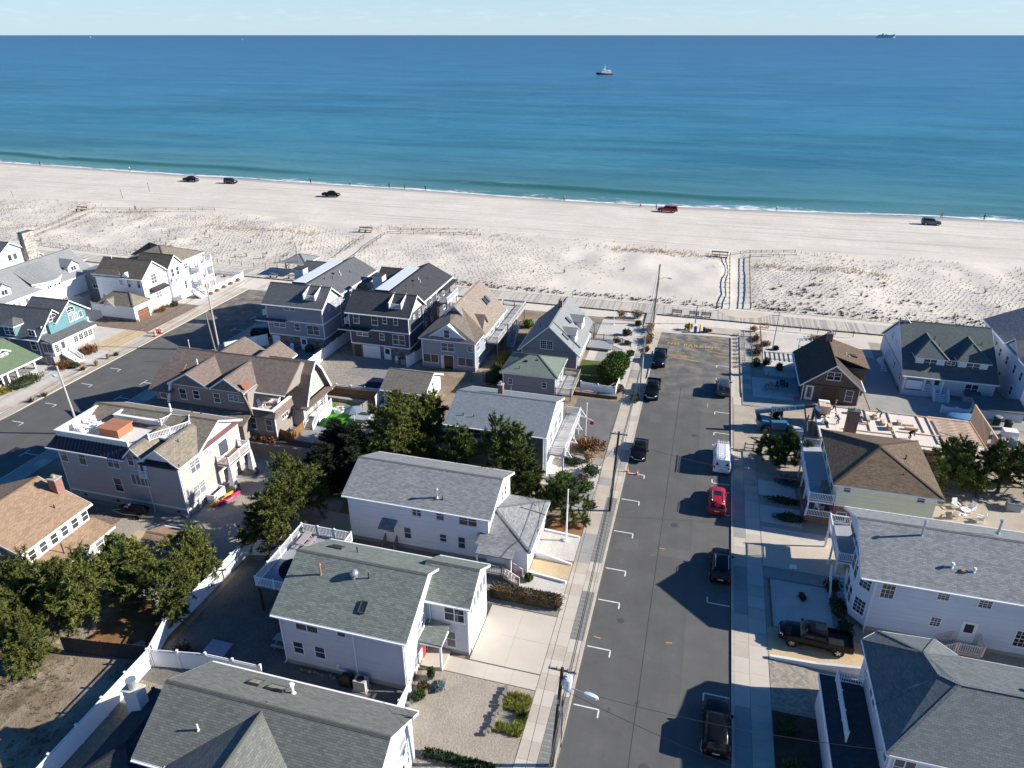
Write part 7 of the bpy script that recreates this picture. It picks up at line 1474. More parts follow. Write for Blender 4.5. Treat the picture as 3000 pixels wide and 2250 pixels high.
T1 = pole('tall grey utility pole with lamp arm at the boardwalk ramp', (-7.1, 119.8), (-6.9, 119.9, 11.0), .15, POLEW, False, (8.2, 1.6, -.2))
TP = pole('grey utility pole behind the taupe house on the side road', (-74.4, 61.5), (-74.4, 61.1, 9.8), .15, POLEL, False, (7.4, -1.4, .5))
TC = pole('tall pale utility pole with small transformer on the side road', (-74.13, 89.8), (-74.2, 89.8, 10.4), .14, POLEL, False, None, False)
TCo = pole('shorter old brown pole leaning beside the pale side road pole', (-74.45, 89.2), (-75.0, 89.3, 6.4), .13, POLEW, False)
TG = pole('thin grey pole leaning beside the grey roofed pavilion', (-81.6, 128.2), (-82.0, 128.0, 7.2), .1, POLEW, False)
TD5 = pole('tall thin pole in the sand yard beside the dark brown cottage', (12.6, 113.6), (12.75, 113.6, 6.6), .07, POLEW, False, name='sign_pole')
def wire(name, label, pts, sag, r=.018, n=9):
    t = thing(name, label, 'wire', tuple(pts[0])); m = MB()
    for a, b in zip(pts[:-1], pts[1:]):
        a, b = Vector(a), Vector(b); m.tube([a.lerp(b, k/n) - Vector((0, 0, sag*4*(k/n)*(1 - k/n))) for k in range(n + 1)], r, 4, cap=False)
    m.build('cable', BLACK, t)
def off(v, dx, dz): return (v.x + dx, v.y, v.z + dz)
far = Vector((-4.6, 2, 10.2)); vfar = Vector((-74.3, 30, 9.8))
for dx, dz, lb in ((-.8, 0, 'outer left'), (.8, 0, 'outer right')): wire('overhead_wire', '%s power line strung along the verge poles of the main road' % lb, [off(far, dx, dz), off(T3, dx, dz), off(T2, dx, dz), off(Tm, dx*.2, dz), off(T1, dx*.2, dz)], .35, .016)
for dz, lb in ((-2.2, 'upper'), (-3.1, 'lower')): wire('overhead_wire', '%s thick telephone cable on the verge poles of the main road' % lb, [off(far, .1, dz), off(T3, .17, dz), off(T2, .15, dz), off(Tm, .12, dz), off(T1, .12, dz)], .45, .032)
wire('service_wire', 'service wire from the transformer pole crossing the road to the bottom right house', [off(T3, .2, -1.6), (15, 34.6, 6.3)], .7)
wire('service_wire', 'second service wire from the transformer pole down to the dark flat porch roof', [off(T3, .2, -1.9), (15, 30, 5.9)], .8)
wire('service_wire', 'service wire from the dark leaning pole over to the yellow house balcony', [off(T2, .2, -1), (15.9, 66.6, 5.2)], .7)
wire('service_wire', 'service wire from the pale bleached pole across to the dark brown cottage', [off(Tm, .1, -.4), (15.6, 96.2, 3.2)], .8)
wire('service_wire', 'service wire from the dark leaning pole to the white house wing', [off(T2, -.1, -1.4), (-12.4, 53.4, 3.2)], .5)
for dz, lb in ((-.2, 'top'), (-1.8, 'middle'), (-2.4, 'low')): wire('overhead_wire', '%s wire strung between poles on the south verge of the side road' % lb, [off(vfar, 0, dz), off(TP, 0, dz), off(TC, 0, dz), (TG.x, TG.y, TG.z + dz*.3)], .6, .02)
def flagpole(label, x, y, h, r=.05, yard=False, base_=.1):
    t = thing('flagpole', label, 'flagpole', (x, y, base_)); MB().tube([(x, y, base_), (x, y, h)], [r, r*.6], 8).build('mast', TRIM, t); MB().ball((x, y, h + .07), .09, 8, 5).build('finial', TRIM, t); MB().cyl(x, y, base_, base_ + .2, r*3, 8).build('footing', TRIM, t)
    if yard: MB().tube([(x - .9, y + .2, h*.68), (x + .9, y - .2, h*.60)], .04, 6).build('yardarm', TRIM, t); MB().box(x + .5, x + .95, y - .22, y - .2, h*.5, h*.58).build('pennant', PR, t)
flagpole('thick white flagpole in the pebble yard before the white house', -10.0, 56.9, 6.2, .1); flagpole('white flagpole with yardarm beside the grey house balcony', -11.6, 76.9, 5.3, .06, True); flagpole('thin white flagpole behind the grey house with dormers', -13.8, 117.6, 5.6); flagpole('bare white mast standing on the side road verge', -75.0, 84.35, 3.7, .06)
# ---------------------------------------------------------------- street furniture
def bench(label, x, y, rz, mat=POLEW, group=None, z=.25):
    t = local('bench', label, 'bench', (x, y, z), rz, group)
    for k in range(3): MB().box(-.9, .9, -.2 + k*.15, -.08 + k*.15, .42, .46).build('seat_slat', mat, t)
    for k in range(2): MB().obox((-.9, .27, .6 + k*.2), (.9, .27, .6 + k*.2), .04, .13).build('back_slat', mat, t)
    for q in (-.75, .75): MB().box(q - .04, q + .04, -.2, .28, 0, .42).box(q - .04, q + .04, .23, .29, .42, .9).build('leg', BLACK, t)
for x, lb in ((-3.4, 'dark boardwalk bench left of the crossing sign'), (-.35, 'dark boardwalk bench just behind the T shaped post'), (1.75, 'dark boardwalk bench right of the T shaped post')): bench(lb, x, 125.4, 0, FENCEG)
bench('pale bench beside the pavilion pole, left one', -86.5, 125.4, 0, POLEL); bench('pale bench beside the pavilion pole, right one', -82.3, 125.6, 0, POLEL)
def outlook(label, x, y):
    t = local('lookout_bench', label, 'bench', (x, y, bz(x, y)), 0)
    MB().box(-1.8, 1.8, -.3, .3, .5, .58).build('seat', FENCEC, t); MB().obox((-1.8, .45, 1.1), (1.9, .45, 1.1), .08, .3).build('back', POLEW, t)
    for q in (-1.7, 0, 1.7): MB().box(q - .07, q + .07, -.3, .5, -.3, .5).box(q - .06, q + .06, .4, .52, .5, 1.3).build('post', POLEW, t)
outlook('timber bench at the head of the road end sand path', 3.6, 165.9); outlook('timber bench at the head of the middle sand path', -84, 163.8); outlook('timber bench at the head of the far left sand path', -173.8, 165)
t = local('outdoor_shower', 'T shaped beach shower post behind the yellow bollards', 'shower', (.03, 122.1, .1)); MB().box(-.08, .08, -.08, .08, 0, 3.3).build('post', M('blue_grey_post', (.3, .36, .42)), t); MB().box(-.75, .75, -.06, .06, 3.3, 3.4).build('crossbar', POLEW, t); MB().box(-.14, .14, -.12, -.09, 1.4, 2.0).build('sign_plate', M('blue_sign', (.06, .16, .42)), t)
for x, lb in ((-.75, 'left yellow bollard at the road end, in front of the spiky plant'), (.94, 'right yellow bollard at the road end, between two bins')):
    t = local('bollard', lb, 'bollard', (x, 118.3, .05), 0, 'yellow bollards at the road end'); MB().cyl(0, 0, 0, 1.25, .11, 12).ball((0, 0, 1.25), .11, 10, 5).build('post', M('bollard_yellow', (.75, .45, .03), .5), t); MB().cyl(0, 0, -.02, .05, .2, 10).build('footing', CONC, t)
t = local('bollard', 'faded yellow bollard at the end of the side road', 'bollard', (-82.7, 118.5, .05)); MB().cyl(0, 0, 0, 1.3, .11, 10).build('post', MATS['bollard_yellow'], t); MB().cyl(0, 0, -.02, .05, .2, 10).build('footing', CONC, t)
def bin_(label, x, y, mat, lidm, z=.05, r=.3, h_=.95):
    t = local('litter_bin', label, 'bin', (x, y, z)); MB().cyl(0, 0, 0, h_, r*.82, 12, r1=r).build('drum', mat, t); MB().cyl(0, 0, h_, h_ + .1, r*1.05, 12, r1=r*.7).build('lid', lidm, t)
bin_('blue litter bin between the yellow bollards', .2, 118.0, M('bin_blue', (.05, .12, .25)), BLACK); bin_('black litter bin right of the yellow bollards', 1.7, 118.2, BLACK, M('grey_lid', (.25, .25, .26)))
def cone(label, x, y):
    t = local('traffic_cone', label, 'cone', (x, y, ZR), 0, 'orange cones by the black sedan'); OR = M('cone_orange', (.8, .16, .05), .6); MB().cyl(0, 0, .04, .3, .17, 12, r1=.105).cyl(0, 0, .45, .75, .08, 12, r1=.035).build('cone', OR, t); MB().cyl(0, 0, .3, .45, .105, 12, r1=.08).build('stripe', TRIM, t); MB().box(-.2, .2, -.2, .2, 0, .04).build('base', OR, t)
cone('orange traffic cone nearer the kerb, in front of black sedan', -5.6, 71.2); cone('orange traffic cone out in the road, in front of black sedan', -4.45, 71.0)
for x, y, lb in ((-88.0, 91.7, 'nearest orange drum'), (-88.55, 92.95, 'left rear orange drum'), (-87.9, 93.1, 'right rear orange drum')):
    t = local('traffic_drum', lb + ' of three on the north verge of the side road', 'traffic drum', (x, y, .11), 0, 'orange drums on the verge'); OR = M('cone_orange', (.8, .16, .05), .6)
    for k in range(4): MB().cyl(0, 0, .06 + k*.23, .06 + k*.23 + .22, .28 - k*.02, 12, r1=.27 - k*.02).build('band', OR if k % 2 == 0 else M('faded_band', (.75, .5, .42)), t)
    MB().cyl(0, 0, 0, .06, .36, 12).build('base', RUBBER, t)
for k in range(9):
    t = local('log_stop', '%s half buried log beside the right kerb, counted from the boardwalk' % ('first second third fourth fifth sixth seventh eighth last'.split()[k]), 'log', (6.85, 118.2 - k*1.65, .1), R(4 if k % 2 else -5), 'logs beside the right kerb'); MB().tube([(-.42, 0, .08), (.42, 0, .1)], .13, 8).build('log', POLEL, t); MB().tube([(-.43, 0, .08), (-.425, 0, .08)], .1, 8).build('end_grain', LUMBER, t)
def rackb(label, x, y):
    t = local('bike_rack', label, 'bike rack', (x, y, .1)); m = MB()
    for k in range(5): m.tube([(0, -1 + k*.5, 0), (0, -1 + k*.5, .75), (0, -.75 + k*.5, .9), (0, -.5 + k*.5, .75), (0, -.5 + k*.5, 0)] if k % 2 == 0 else [(0, -1 + k*.5, .2), (0, -.5 + k*.5, .2)], .03, 5)
    m.build('hoop', GREYMET, t); MB().tube([(0, -1.1, .5), (0, 1.6, .5)], .025, 5).build('rail', GREYMET, t)
rackb('wavy metal bike rack nearest the boardwalk crossing', 8.2, 118); rackb('wavy metal bike rack midway along the right pavement', 8.2, 113.4); rackb('square metal bike rack farthest from the boardwalk', 8.2, 108)
rackb('grey bike rack railing at the end of the side road', -84.5, 120)
t = local('mailbox', 'white mailbox on a post at the white gravel plot', 'mailbox', (11.6, 57.4, .1)); MB().box(-.05, .05, -.05, .05, 0, 1.0).build('post', FENCEW, t); MB().box(-.35, .25, -.14, .14, 1.0, 1.25).build('box', TRIM, t)
t = thing('site_sign', 'dark board standing on two legs in the construction yard', 'sign', (9.0, 80, .1)); MB().box(7.6, 9.8, 79.95, 80.02, .9, 1.0).box(7.6, 9.8, 79.95, 80.02, .35, .45).build('board', FENCEW, t)
for x in (7.7, 8.7, 9.7): MB().box(x - .06, x + .06, 79.94, 80.06, 0, 1.15).build('leg', FENCEW, t)
# pavilion and gazebo by the boardwalk
t = thing('pavilion', 'open timber pavilion with grey hip roof beside the boardwalk', 'pavilion', (-82.8, 130.6, .1)); hip(t, -85.2, -80.2, 128.0, 133.0, 3.0, 4.3, SH_LG, .5)
for x in (-85, -80.4):
    for y in (128.2, 132.8): MB().box(x - .12, x + .12, y - .12, y + .12, 0, 2.85).build('post', FENCEW, t)
MB().obox((-85, 128.2, 1.9), (-83.9, 128.2, 2.8), .1, .14).obox((-80.4, 128.2, 1.9), (-81.5, 128.2, 2.8), .1, .14).build('knee_brace', FENCEW, t); MB().box(-84.5, -81, 129.5, 131.5, .65, .72).build('table_top', FENCEW, t); MB().box(-84.5, -81, 130.3, 130.7, .1, .65).build('table_leg', FENCEW, t)
t = thing('gazebo', 'gazebo with black standing seam pyramid roof behind the white house', 'gazebo', (-111.5, 120.5, .1)); hip(t, -113.7, -109.3, 118.3, 122.7, 5.2, 7.2, M('black_metal_roof', (.03, .03, .035), .4, .5, .3), .6, caps=False)
sm = MB()
for k in range(11):
    q = -114.1 + k*.52; sm.obox((q, 117.7, 5.22), (-111.5 + (q + 111.5)*.02, 120.5, 7.23), .05, .06)
    sm.obox((-108.7, 117.9 + k*.52, 5.22), (-111.5, 120.5 + (117.9 + k*.52 - 120.5)*.02, 7.23), .05, .06)
sm.build('standing_seams', M('black_metal_roof', (.03, .03, .035)), t)
for x in (-113.5, -109.5):
    for y in (118.5, 122.5): MB().box(x - .1, x + .1, y - .1, y + .1, 0, 5.1).build('post', TRIM, t)
t = thing('culvert_hut', 'low shelter with ribbed dark arched roof at the middle sand path', 'shelter', (-76.8, 134.5, .1)); m = MB()
for k in range(12): m.tube([(-77.9 + k*.2, 134.5 + 1.4*math.cos(a), .2 + 1.5*math.sin(a)) for a in np.linspace(0, math.pi, 9)], .1, 5)
m.build('ribbed_roof', M('dark_roof_metal', (.07, .08, .09), .5), t); MB().box(-77.9, -75.7, 133.3, 135.7, 0, .5).build('base', CONC, t)
# ---------------------------------------------------------------- yard fences
VF = 'fence'
fence('privacy_fence', 'long white vinyl fence running towards the taupe house, between pines and main house', VF, [(-39.0, 18.0), (-39.15, 32.3), (-40.1, 35.4), (-39.7, 46.4), (-36.6, 47.2)], 1.85, VINYL, 'vinyl', 2.4)
fence('privacy_fence', 'short white vinyl fence between the main house yard and bottom house', VF, [(-39.0, 32.4), (-34.4, 33.2), (-29.5, 33.3)], 1.85, VINYL, 'vinyl', 2.2)
fence('garden_gate', 'short white picket gate at the front corner of the main house', 'gate', [(-17.9, 31.4), (-17.9, 35.4)], 1.5, VINYL, 'vinyl', 2.0)
fence('board_fence', 'dark weathered board fence under the pines at lower left', VF, [(-47.2, 31.7), (-43.6, 32.1), (-39.3, 32.8)], 1.7, FENCEG, 'board', 2.2)
fence('board_fence', 'grey weathered board fence between the taupe and gambrel houses', VF, [(-50.7, 62.9), (-46.7, 62.9), (-42.6, 62.8)], 1.75, FENCEW, 'board', 2.0)
t = thing('retaining_wall', 'grey block retaining wall below the cedar fence beside the turf', 'wall', (-45, 78.6, .1)); MB().box(-49.3, -41.2, 78.3, 78.75, .05, .58).build('blocks', brickm('grey_wall_block', (.25, .24, .22), .4, .2), t); MB().box(-49.3, -41.2, 78.26, 78.79, 0.582, .64).build('coping', CONC, t)
fence('cedar_fence', 'new cedar board fence on the block wall beside the turf lawn', VF, [(-49.4, 79.1), (-41.3, 79.4)], 1.15, FENCEC, 'board', 2.0, .62)
fence('privacy_fence', 'white vinyl fence behind the cedar fence at the paver court', VF, [(-49.8, 79.9), (-41.2, 80.2)], 1.75, VINYL, 'vinyl', 2.2)
fence('board_fence', 'tan board fence stepping down from the cedar fence corner', VF, [(-41.2, 79.2), (-42.2, 74.6)], 1.4, FENCEW, 'board', 1.6)
fence('privacy_fence', 'white vinyl fence dividing the two paver courts of the twin houses', VF, [(-55.85, 80.3), (-55.6, 93.0), (-55.3, 99)], 1.85, VINYL, 'vinyl', 2.4)
fence('privacy_fence', 'white vinyl fence west of the lilac-grey house next to the black car', VF, [(-71.8, 88.4), (-69.5, 90.9), (-67.3, 93.4)], 2.0, VINYL, 'solid', 2.0)
fence('privacy_fence', 'white vinyl fence between charcoal and blue-grey houses', VF, [(-41.9, 91.4), (-40.9, 94.6), (-40.5, 99)], 1.85, VINYL, 'vinyl', 2.2)
fence('privacy_fence', 'short white fence beside the small brown-grey garage', VF, [(-41.1, 80.1), (-40.6, 77.4)], 1.9, VINYL, 'solid', 1.8)
fence('ranch_fence', 'white two panel fence on a low wall beside the clipped round shrubs', VF, [(-14.7, 90.3), (-12.2, 90.0), (-9.7, 89.75), (-9.6, 93.4)], 1.15, VINYL, 'vinyl', 2.6, .55)
t = thing('retaining_wall', 'low brown timber wall under the white two panel fence', 'wall', (-12, 89.6, .1)); MB().box(-15.0, -9.3, 89.2, 89.6, .05, .55).build('wall_face', M('brown_timber', (.14, .10, .075)), t); MB().box(-15.0, -9.28, 89.15, 89.62, .552, .6).build('coping', FENCEW, t)
fence('scallop_fence', 'white scalloped picket fence around the pebble court, boardwalk side', VF, [(-106, 123.9), (-93.0, 124.2)], 1.25, VINYL, 'picket', 2.4)
fence('scallop_fence', 'white scalloped picket fence around the pebble court, road side', VF, [(-93.0, 124.2), (-93.1, 112.0), (-95.6, 111.6)], 1.25, VINYL, 'picket', 2.4)
fence('lattice_fence', 'white lattice corner fence beside the hip roofed garage', VF, [(-103.3, 93.4), (-103.1, 90.2), (-107, 89.9)], 1.4, VINYL, 'picket', 2.0)
fence('wire_fence', 'post and wire fence along the town side of the boardwalk at right', VF, [(12, 122.9), (26, 122.6)], 1.2, POSTW, 'wire', 2.8)
fence('wire_fence', 'low post and rope fence around the dark planting bed at right', VF, [(9.3, 121.3), (9.25, 110), (9.3, 102.1), (13.5, 102.8)], .8, POLEW, 'wire', 2.2)
fence('post_fence', 'row of tan posts beside the dry bushes at right', VF, [(10.9, 120.3), (10.9, 110.4)], 1.0, POLEW, 'wire', 1.6)
t = thing('yellow_barrier', 'small yellow wooden gate panel beside the boardwalk', 'barrier', (11.6, 122.9, .1)); YW = M('barrier_yellow', (.72, .42, .08)); MB().box(10.9, 12.4, 122.85, 122.92, .15, .3).box(10.9, 12.4, 122.85, 122.92, .95, 1.1).box(10.9, 11.05, 122.84, 122.93, .1, 1.15).box(12.25, 12.4, 122.84, 122.93, .1, 1.15).obox((11, 122.88, .25), (12.3, 122.88, 1.0), .06, .12, up=(0, 1, 0)).build('frame', YW, t)
fence('privacy_fence', 'white scalloped gate beside the covered boat at the two dormer house', 'gate', [(33.4, 96.9), (36.8, 96.7)], 1.2, VINYL, 'picket', 1.7)
t = thing('garden_wall', 'white rendered wall sloping up along the golden gravel drive', 'wall', (12.5, 46.5, .1)); MB().add([(9.1, 46.4, .05), (16.4, 46.3, .05), (16.4, 46.55, .05), (9.1, 46.65, .05), (9.1, 46.4, .4), (12.6, 46.35, .6), (16.4, 46.3, 1.15), (9.1, 46.65, .4), (12.6, 46.6, .6), (16.4, 46.55, 1.15)], [(0, 1, 6, 5, 4), (3, 7, 8, 9, 2), (4, 5, 8, 7), (5, 6, 9, 8), (0, 4, 7, 3), (1, 2, 9, 6)]).build('wall', M('white_render', (.72, .72, .71), .8), t)
t = thing('edging', 'brick edging round the white gravel plot', 'edging', (12, 53, .1))
for k in range(30): MB().box(9.42, 9.58, 50.3 + k*.205, 50.48 + k*.205, .09, .2).build('brick', BRICKR, t)
for a, b, lb in (((-12.6, 53.75), (-8.75, 53.4), 'white sloping wall at the ramp of the white house'), ((-12.5, 57.95), (-8.8, 57.7), 'white pipe rail edging the needle bed')):
    t = thing('low_wall', lb, 'wall', (*a, .1)); MB().add([(a[0], a[1] - .1, .05), (b[0], b[1] - .1, .05), (b[0], b[1] + .1, .05), (a[0], a[1] + .1, .05), (a[0], a[1] - .1, .85 if 'wall' in lb else .3), (b[0], b[1] - .1, .25), (b[0], b[1] + .1, .25), (a[0], a[1] + .1, .85 if 'wall' in lb else .3)], [(0, 1, 5, 4), (1, 2, 6, 5), (2, 3, 7, 6), (3, 0, 4, 7), (4, 5, 6, 7)]).build('wall', TRIM, t)
t = thing('low_wall', 'white low kerb wall on the near side of the white house ramp', 'wall', (-10.6, 50.9, .1)); MB().obox((-12.5, 51.2, .2), (-8.8, 50.8, .2), .2, .3).build('wall', TRIM, t)
# posts edging the small front beds
for (pts_, lb) in (([(-17.65 + .15*k + .004*k*k, 34.4 + .27*k) for k in range(11)], 'round timber stub in the curved edging below the front bed'), ([(-10.9 + .12*math.sin(k*1.3) - .05*max(0, k - 8), 37.8 - .33*k) for k in range(14)], 'round timber stub edging the grassy bed by the pavement')):
    me = MB().cyl(0, 0, 0, .3, .17, 9).mesh('stub', [M('stub_top', (.22, .20, .17), .9, var=.3)])
    t = thing('timber_edging', lb.replace('round timber stub in', 'round timber stubs in').replace('round timber stub edging', 'round timber stubs edging'), 'edging', (*pts_[0], .1))
    for i, (x, y) in enumerate(pts_): o = put('stub', me, t, (x, y, .08 + .05*(i % 3)))
# ---------------------------------------------------------------- garden furniture and yard things
def chair(label, x, y, z, rz, mat=WHITEPL, group=None):
    t = local('garden_chair', label, 'chair', (x, y, z), rz, group); MB().add([(-.28, -.3, .38), (.28, -.3, .38), (.28, .25, .3), (-.28, .25, .3), (-.28, -.3, .33), (.28, -.3, .33), (.28, .25, .25), (-.28, .25, .25)], [(0, 1, 2, 3), (7, 6, 5, 4), (0, 4, 5, 1), (1, 5, 6, 2), (2, 6, 7, 3), (3, 7, 4, 0)]).build('seat', mat, t); MB().obox((0, .24, .3), (0, .5, 1.0), .56, .05, up=(0, 1, .3)).build('backrest', mat, t)
    for sx in (-.3, .3): MB().box(sx - .06, sx + .06, -.35, .35, .55, .59).build('arm', mat, t); MB().box(sx - .03, sx + .03, -.32, -.26, 0, .56).build('leg', mat, t); MB().box(sx - .03, sx + .03, .3, .36, 0, .56).build('leg', mat, t)
def rtable(label, x, y, z, r, mat=WHITEPL, h_=.7):
    t = local('garden_table', label, 'table', (x, y, z)); MB().cyl(0, 0, h_ - .04, h_, r, 14).build('table_top', mat, t); MB().cyl(0, 0, 0, h_ - .04, .08, 8).cyl(0, 0, 0, .05, r*.5, 8).build('pedestal', mat, t)
for i, (x, y, rz, lb) in enumerate(((-63.5, 91.6, 2.0, 'white garden chair left of the round table by the lilac-grey house'), (-61.9, 91.5, -2.2, 'white garden chair right of the round table by the lilac-grey house'), (-62.6, 92.5, 0, 'white garden chair behind the round table by the lilac-grey house'))): chair(lb, x, y, .14, rz)
rtable('round white table on the court of the lilac-grey house', -62.7, 91.4, .14, .55)
chair('white chair left on the gambrel house balcony', -51.6, 68.2, 3.76, 1.6); chair('white chair right on the gambrel house balcony', -50.1, 69.2, 3.76, -1.5); rtable('round white table on the gambrel house balcony', -50.9, 68.9, 3.76, .5)
for i, (x, y, rz, lb) in enumerate(((-62.6, 53.6, .6, 'white chair at the far end of the white walled roof deck'), (-62.9, 52.4, 1.6, 'white chair at the outer wall of the roof deck'), (-61.9, 51.6, 3.0, 'white chair nearest the parapet on the roof deck'), (-61.5, 53.0, -1.6, 'white chair nearest the hot tub on the roof deck'))): chair(lb, x, y, 7.37, rz)
rtable('low white table among the roof deck chairs', -62.2, 52.6, 7.37, .4, h_=.5)
for x, y, rz, lb in ((29.0, 71.6, 2.6, 'white slatted chair nearest the yellow house wall'), (29.4, 73.4, .3, 'white slatted chair at the rear of the sand patio'), (30.8, 73.2, -.8, 'white slatted chair at the far corner of the sand patio'), (31.2, 71.5, -1.9, 'white slatted chair at the right of the sand patio')): chair(lb, x, y, .15, rz)
rtable('white round table among slatted chairs behind the yellow house', 30.0, 72.3, .15, .5)
chair('white rocking chair on the yellow house porch', 14.9, 67.9, .97, 2.2); chair('grey-green chair on the yellow house balcony, near the corner', 15.2, 67.8, 2.82, .2, M('sage_wood', (.16, .2, .17))); chair('grey-green chair on the yellow house balcony, middle', 15.2, 68.9, 2.82, .2, M('sage_wood', (.16, .2, .17)))
def picnic(label, x, y, z, rz, mat):
    t = local('picnic_table', label, 'picnic table', (x, y, z), rz); 
    for k in range(3): MB().box(-.9, .9, -.36 + k*.245, -.13 + k*.245, .72, .76).build('top_board', mat, t)
    for y_ in (-.7, .7): MB().box(-.9, .9, y_ - .13, y_ + .13, .42, .46).build('bench_board', mat, t)
    for q in (-.65, .65): MB().obox((q, -.7, 0), (q, -.2, .72), .05, .09).obox((q, .7, 0), (q, .2, .72), .05, .09).box(q - .03, q + .03, -.75, .75, .36, .42).build('leg', mat, t)
picnic('pinkish picnic table on the raised rear deck', -32.9, 46.2, 3.02, R(90), M('mauve_wood', (.42, .34, .34))); picnic('grey picnic table under the raised rear deck', -29.9, 37.2, .12, 0, M('mauve_wood', (.42, .34, .34))); picnic('timber picnic table behind the yellow house', 29.3, 75.2, .15, R(-5), FENCEW); picnic('brown picnic table on the shaded pad at right', 11.6, 98.2, .14, R(80), M('tan_wood', (.26, .2, .16))); picnic('dark picnic table on the shaded pad, next to the brown one', 13.2, 99.5, .14, R(85), FENCEG)
t = local('papasan_chair', 'large dark round lounge chair on the raised rear deck', 'chair', (-31.6, 42.0, 3.02)); dsh = MB().tube([(0, 0, .5), (0, -.06, .6), (0, -.2, .85), (0, -.3, 1.1)], [.25, .7, .95, 1.02], 16, cap=False); dsh.build('bowl', M('dark_cushion', (.035, .04, .05), .9), t, True); MB().cyl(0, 0, 0, .5, .5, 10, r1=.25).build('base', WICKER, t)
t = thing('table_slab', 'grey four panel cover lying on low legs in the shaded yard', 'table', (-35, 35.2, .1)); 
for i in range(2):
    for j in range(2): MB().box(-36.0 + i*1.0, -35.03 + i*1.0, 34.5 + j*.72, 35.19 + j*.72, .35, .4).build('panel', M('grey_panel', (.33, .36, .42)), t)
MB().box(-35.9, -34.1, 34.6, 35.8, .1, .348).build('base', FENCEW, t)
t = thing('air_conditioner', 'beige air conditioning unit beside the main house wall', 'air conditioner', (-21.8, 34.9, .1)); MB().box(-22.3, -21.3, 34.5, 35.2, .2, 1.15).build('case', M('beige_metal', (.42, .40, .36)), t); MB().cyl(-21.8, 34.85, 1.15, 1.18, .3, 12).build('fan_grille', BLACK, t); MB().box(-22.4, -21.2, 34.4, 35.3, .1, .2).build('pad', CONC, t)
t = thing('grill', 'covered black grill next to the air conditioning unit', 'grill', (-23, 34.9, .1)); loft([[(-23.6, 34.6, z), (-22.6, 34.6, z), (-22.6, 35.3, z), (-23.6, 35.3, z)] for z in (.1, .8)] + [[(-23.4, 34.75, 1.1), (-22.8, 34.75, 1.1), (-22.8, 35.2, 1.1), (-23.4, 35.2, 1.1)]]).build('cover', BLACK, t)
t = thing('stone_border', 'row of grey border stones against the main house wall', 'stones', (-25.5, 35.2, .1)); r_ = random.Random(3)
for k in range(9): MB().ball((-27.2 + k*.36, 35.2 + r_.uniform(-.08, .08), .2), .2, 7, 5, sc=(1, .8, .7)).build('stone', STONE, t, True)
def fire_pit(label, x, y, mat=WHITEPL):
    t = local('fire_pit', label, 'fire pit', (x, y, .12)); MB().tube([(0, 0, 0), (0, 0, .4), (0, 0, .42)], [.75, .85, .85], 14, cap=False).build('ring', mat, t); MB().cyl(0, 0, .05, .3, .7, 14).build('bowl', CONC, t)
    for k in range(5): a = k*1.257; MB().box(.55*math.cos(a) - .14, .55*math.cos(a) + .14, .55*math.sin(a) - .14, .55*math.sin(a) + .14, .42, .5).build('block', mat, t)
fire_pit('white fire pit on the bright green turf', -45.1, 75.7); fire_pit('grey stone fire pit in the fenced pebble court', -101, 119.4, CONC)
t = thing('covered_grill', 'black covered grill beside the lilac-grey house door', 'grill', (-59.4, 93, .1)); loft([[(-60.0, 92.4, z), (-58.8, 92.4, z), (-58.8, 93.1, z), (-60.0, 93.1, z)] for z in (.1, .9)] + [[(-59.8, 92.5, 1.25), (-59.0, 92.5, 1.25), (-59.0, 93, 1.25), (-59.8, 93, 1.25)]]).build('cover', BLACK, t)
t = thing('tarp', 'dark navy tarp spread over the paver court by the small garage', 'tarp', (-43.4, 84, .12)); NV = M('navy_tarp', (.01, .014, .045), .6); loft([[(x, y, .13 + dz) for y, dz in ((82.3, 0), (83.6, .1), (85.2, .16), (86.6, .06), (86.6, -.02), (82.3, -.02))] for x in (-45.3, -44, -42.6, -41.4)]).build('sheet', NV, t); MB().box(-45.35, -41.35, 82.25, 82.32, .1, .16).build('hem', BLACK, t)
t = thing('washer_unit', 'white pool pump units beside the charcoal house', 'pump', (-43.6, 92.4, .1)); MB().box(-44.3, -43.7, 92.2, 92.7, .12, .6).build('base', CONC, t); MB().cyl(-44.0, 92.4, .6, 1.3, .22, 10).build('filter_tank', TRIM, t); MB().box(-43.3, -42.5, 92.2, 92.8, .12, .9).build('heater', GREYMET, t)
t = thing('tarp', 'bright blue tarp against the small garage wall', 'tarp', (-39.2, 78.4, .1)); loft([[(-39.9, y, .1), (-39.9, y, z), (-38.6, y, z*.85), (-38.5, y, .1)] for y, z in ((77.2, .7), (78.2, .95), (79.2, .9))]).build('sheet', BLUEC, t); MB().obox((-39.9, 77.2, .12), (-38.5, 77.2, .12), .06, .06).build('hem', TRIM, t)
t = thing('umbrella', 'open blue-grey patio umbrella at the edge of the turf lawn', 'umbrella', (-41.6, 73.2, .1)); MB().cyl(-41.6, 73.2, .1, 2.5, .04, 6).build('pole', TRIM, t); MB().tube([(-41.6, 73.2, 2.65), (-41.6, 73.2, 2.3), (-41.6, 73.2, 2.1)], [.05, .9, 1.3], 8).build('canopy', M('slate_canvas', (.16, .2, .26), .9), t)
for i, (x, y, rz) in enumerate(((-37.2, 76.2, .5), (-36.2, 75.0, 2.8), (-35.0, 76.0, -1), (-38, 74.6, 1.5))): chair(('pale chair on the rear patio, beside the blue tarp', 'pale chair on the rear patio, behind the large pine', 'pale chair on the rear patio, rightmost', 'pale chair on the rear patio, leftmost')[i], x, y, .12, rz)
t = thing('outdoor_sofa', 'grey covered sofa set on the edge of the turf lawn', 'sofa', (-41.2, 74.4, .1)); MB().box(-42.6, -40.2, 73.6, 75.0, .12, .55).build('seat', M('grey_cover', (.3, .33, .37)), t); MB().box(-42.6, -40.2, 75.0, 75.4, .12, .95).build('backrest', M('grey_cover', (.3, .33, .37)), t)
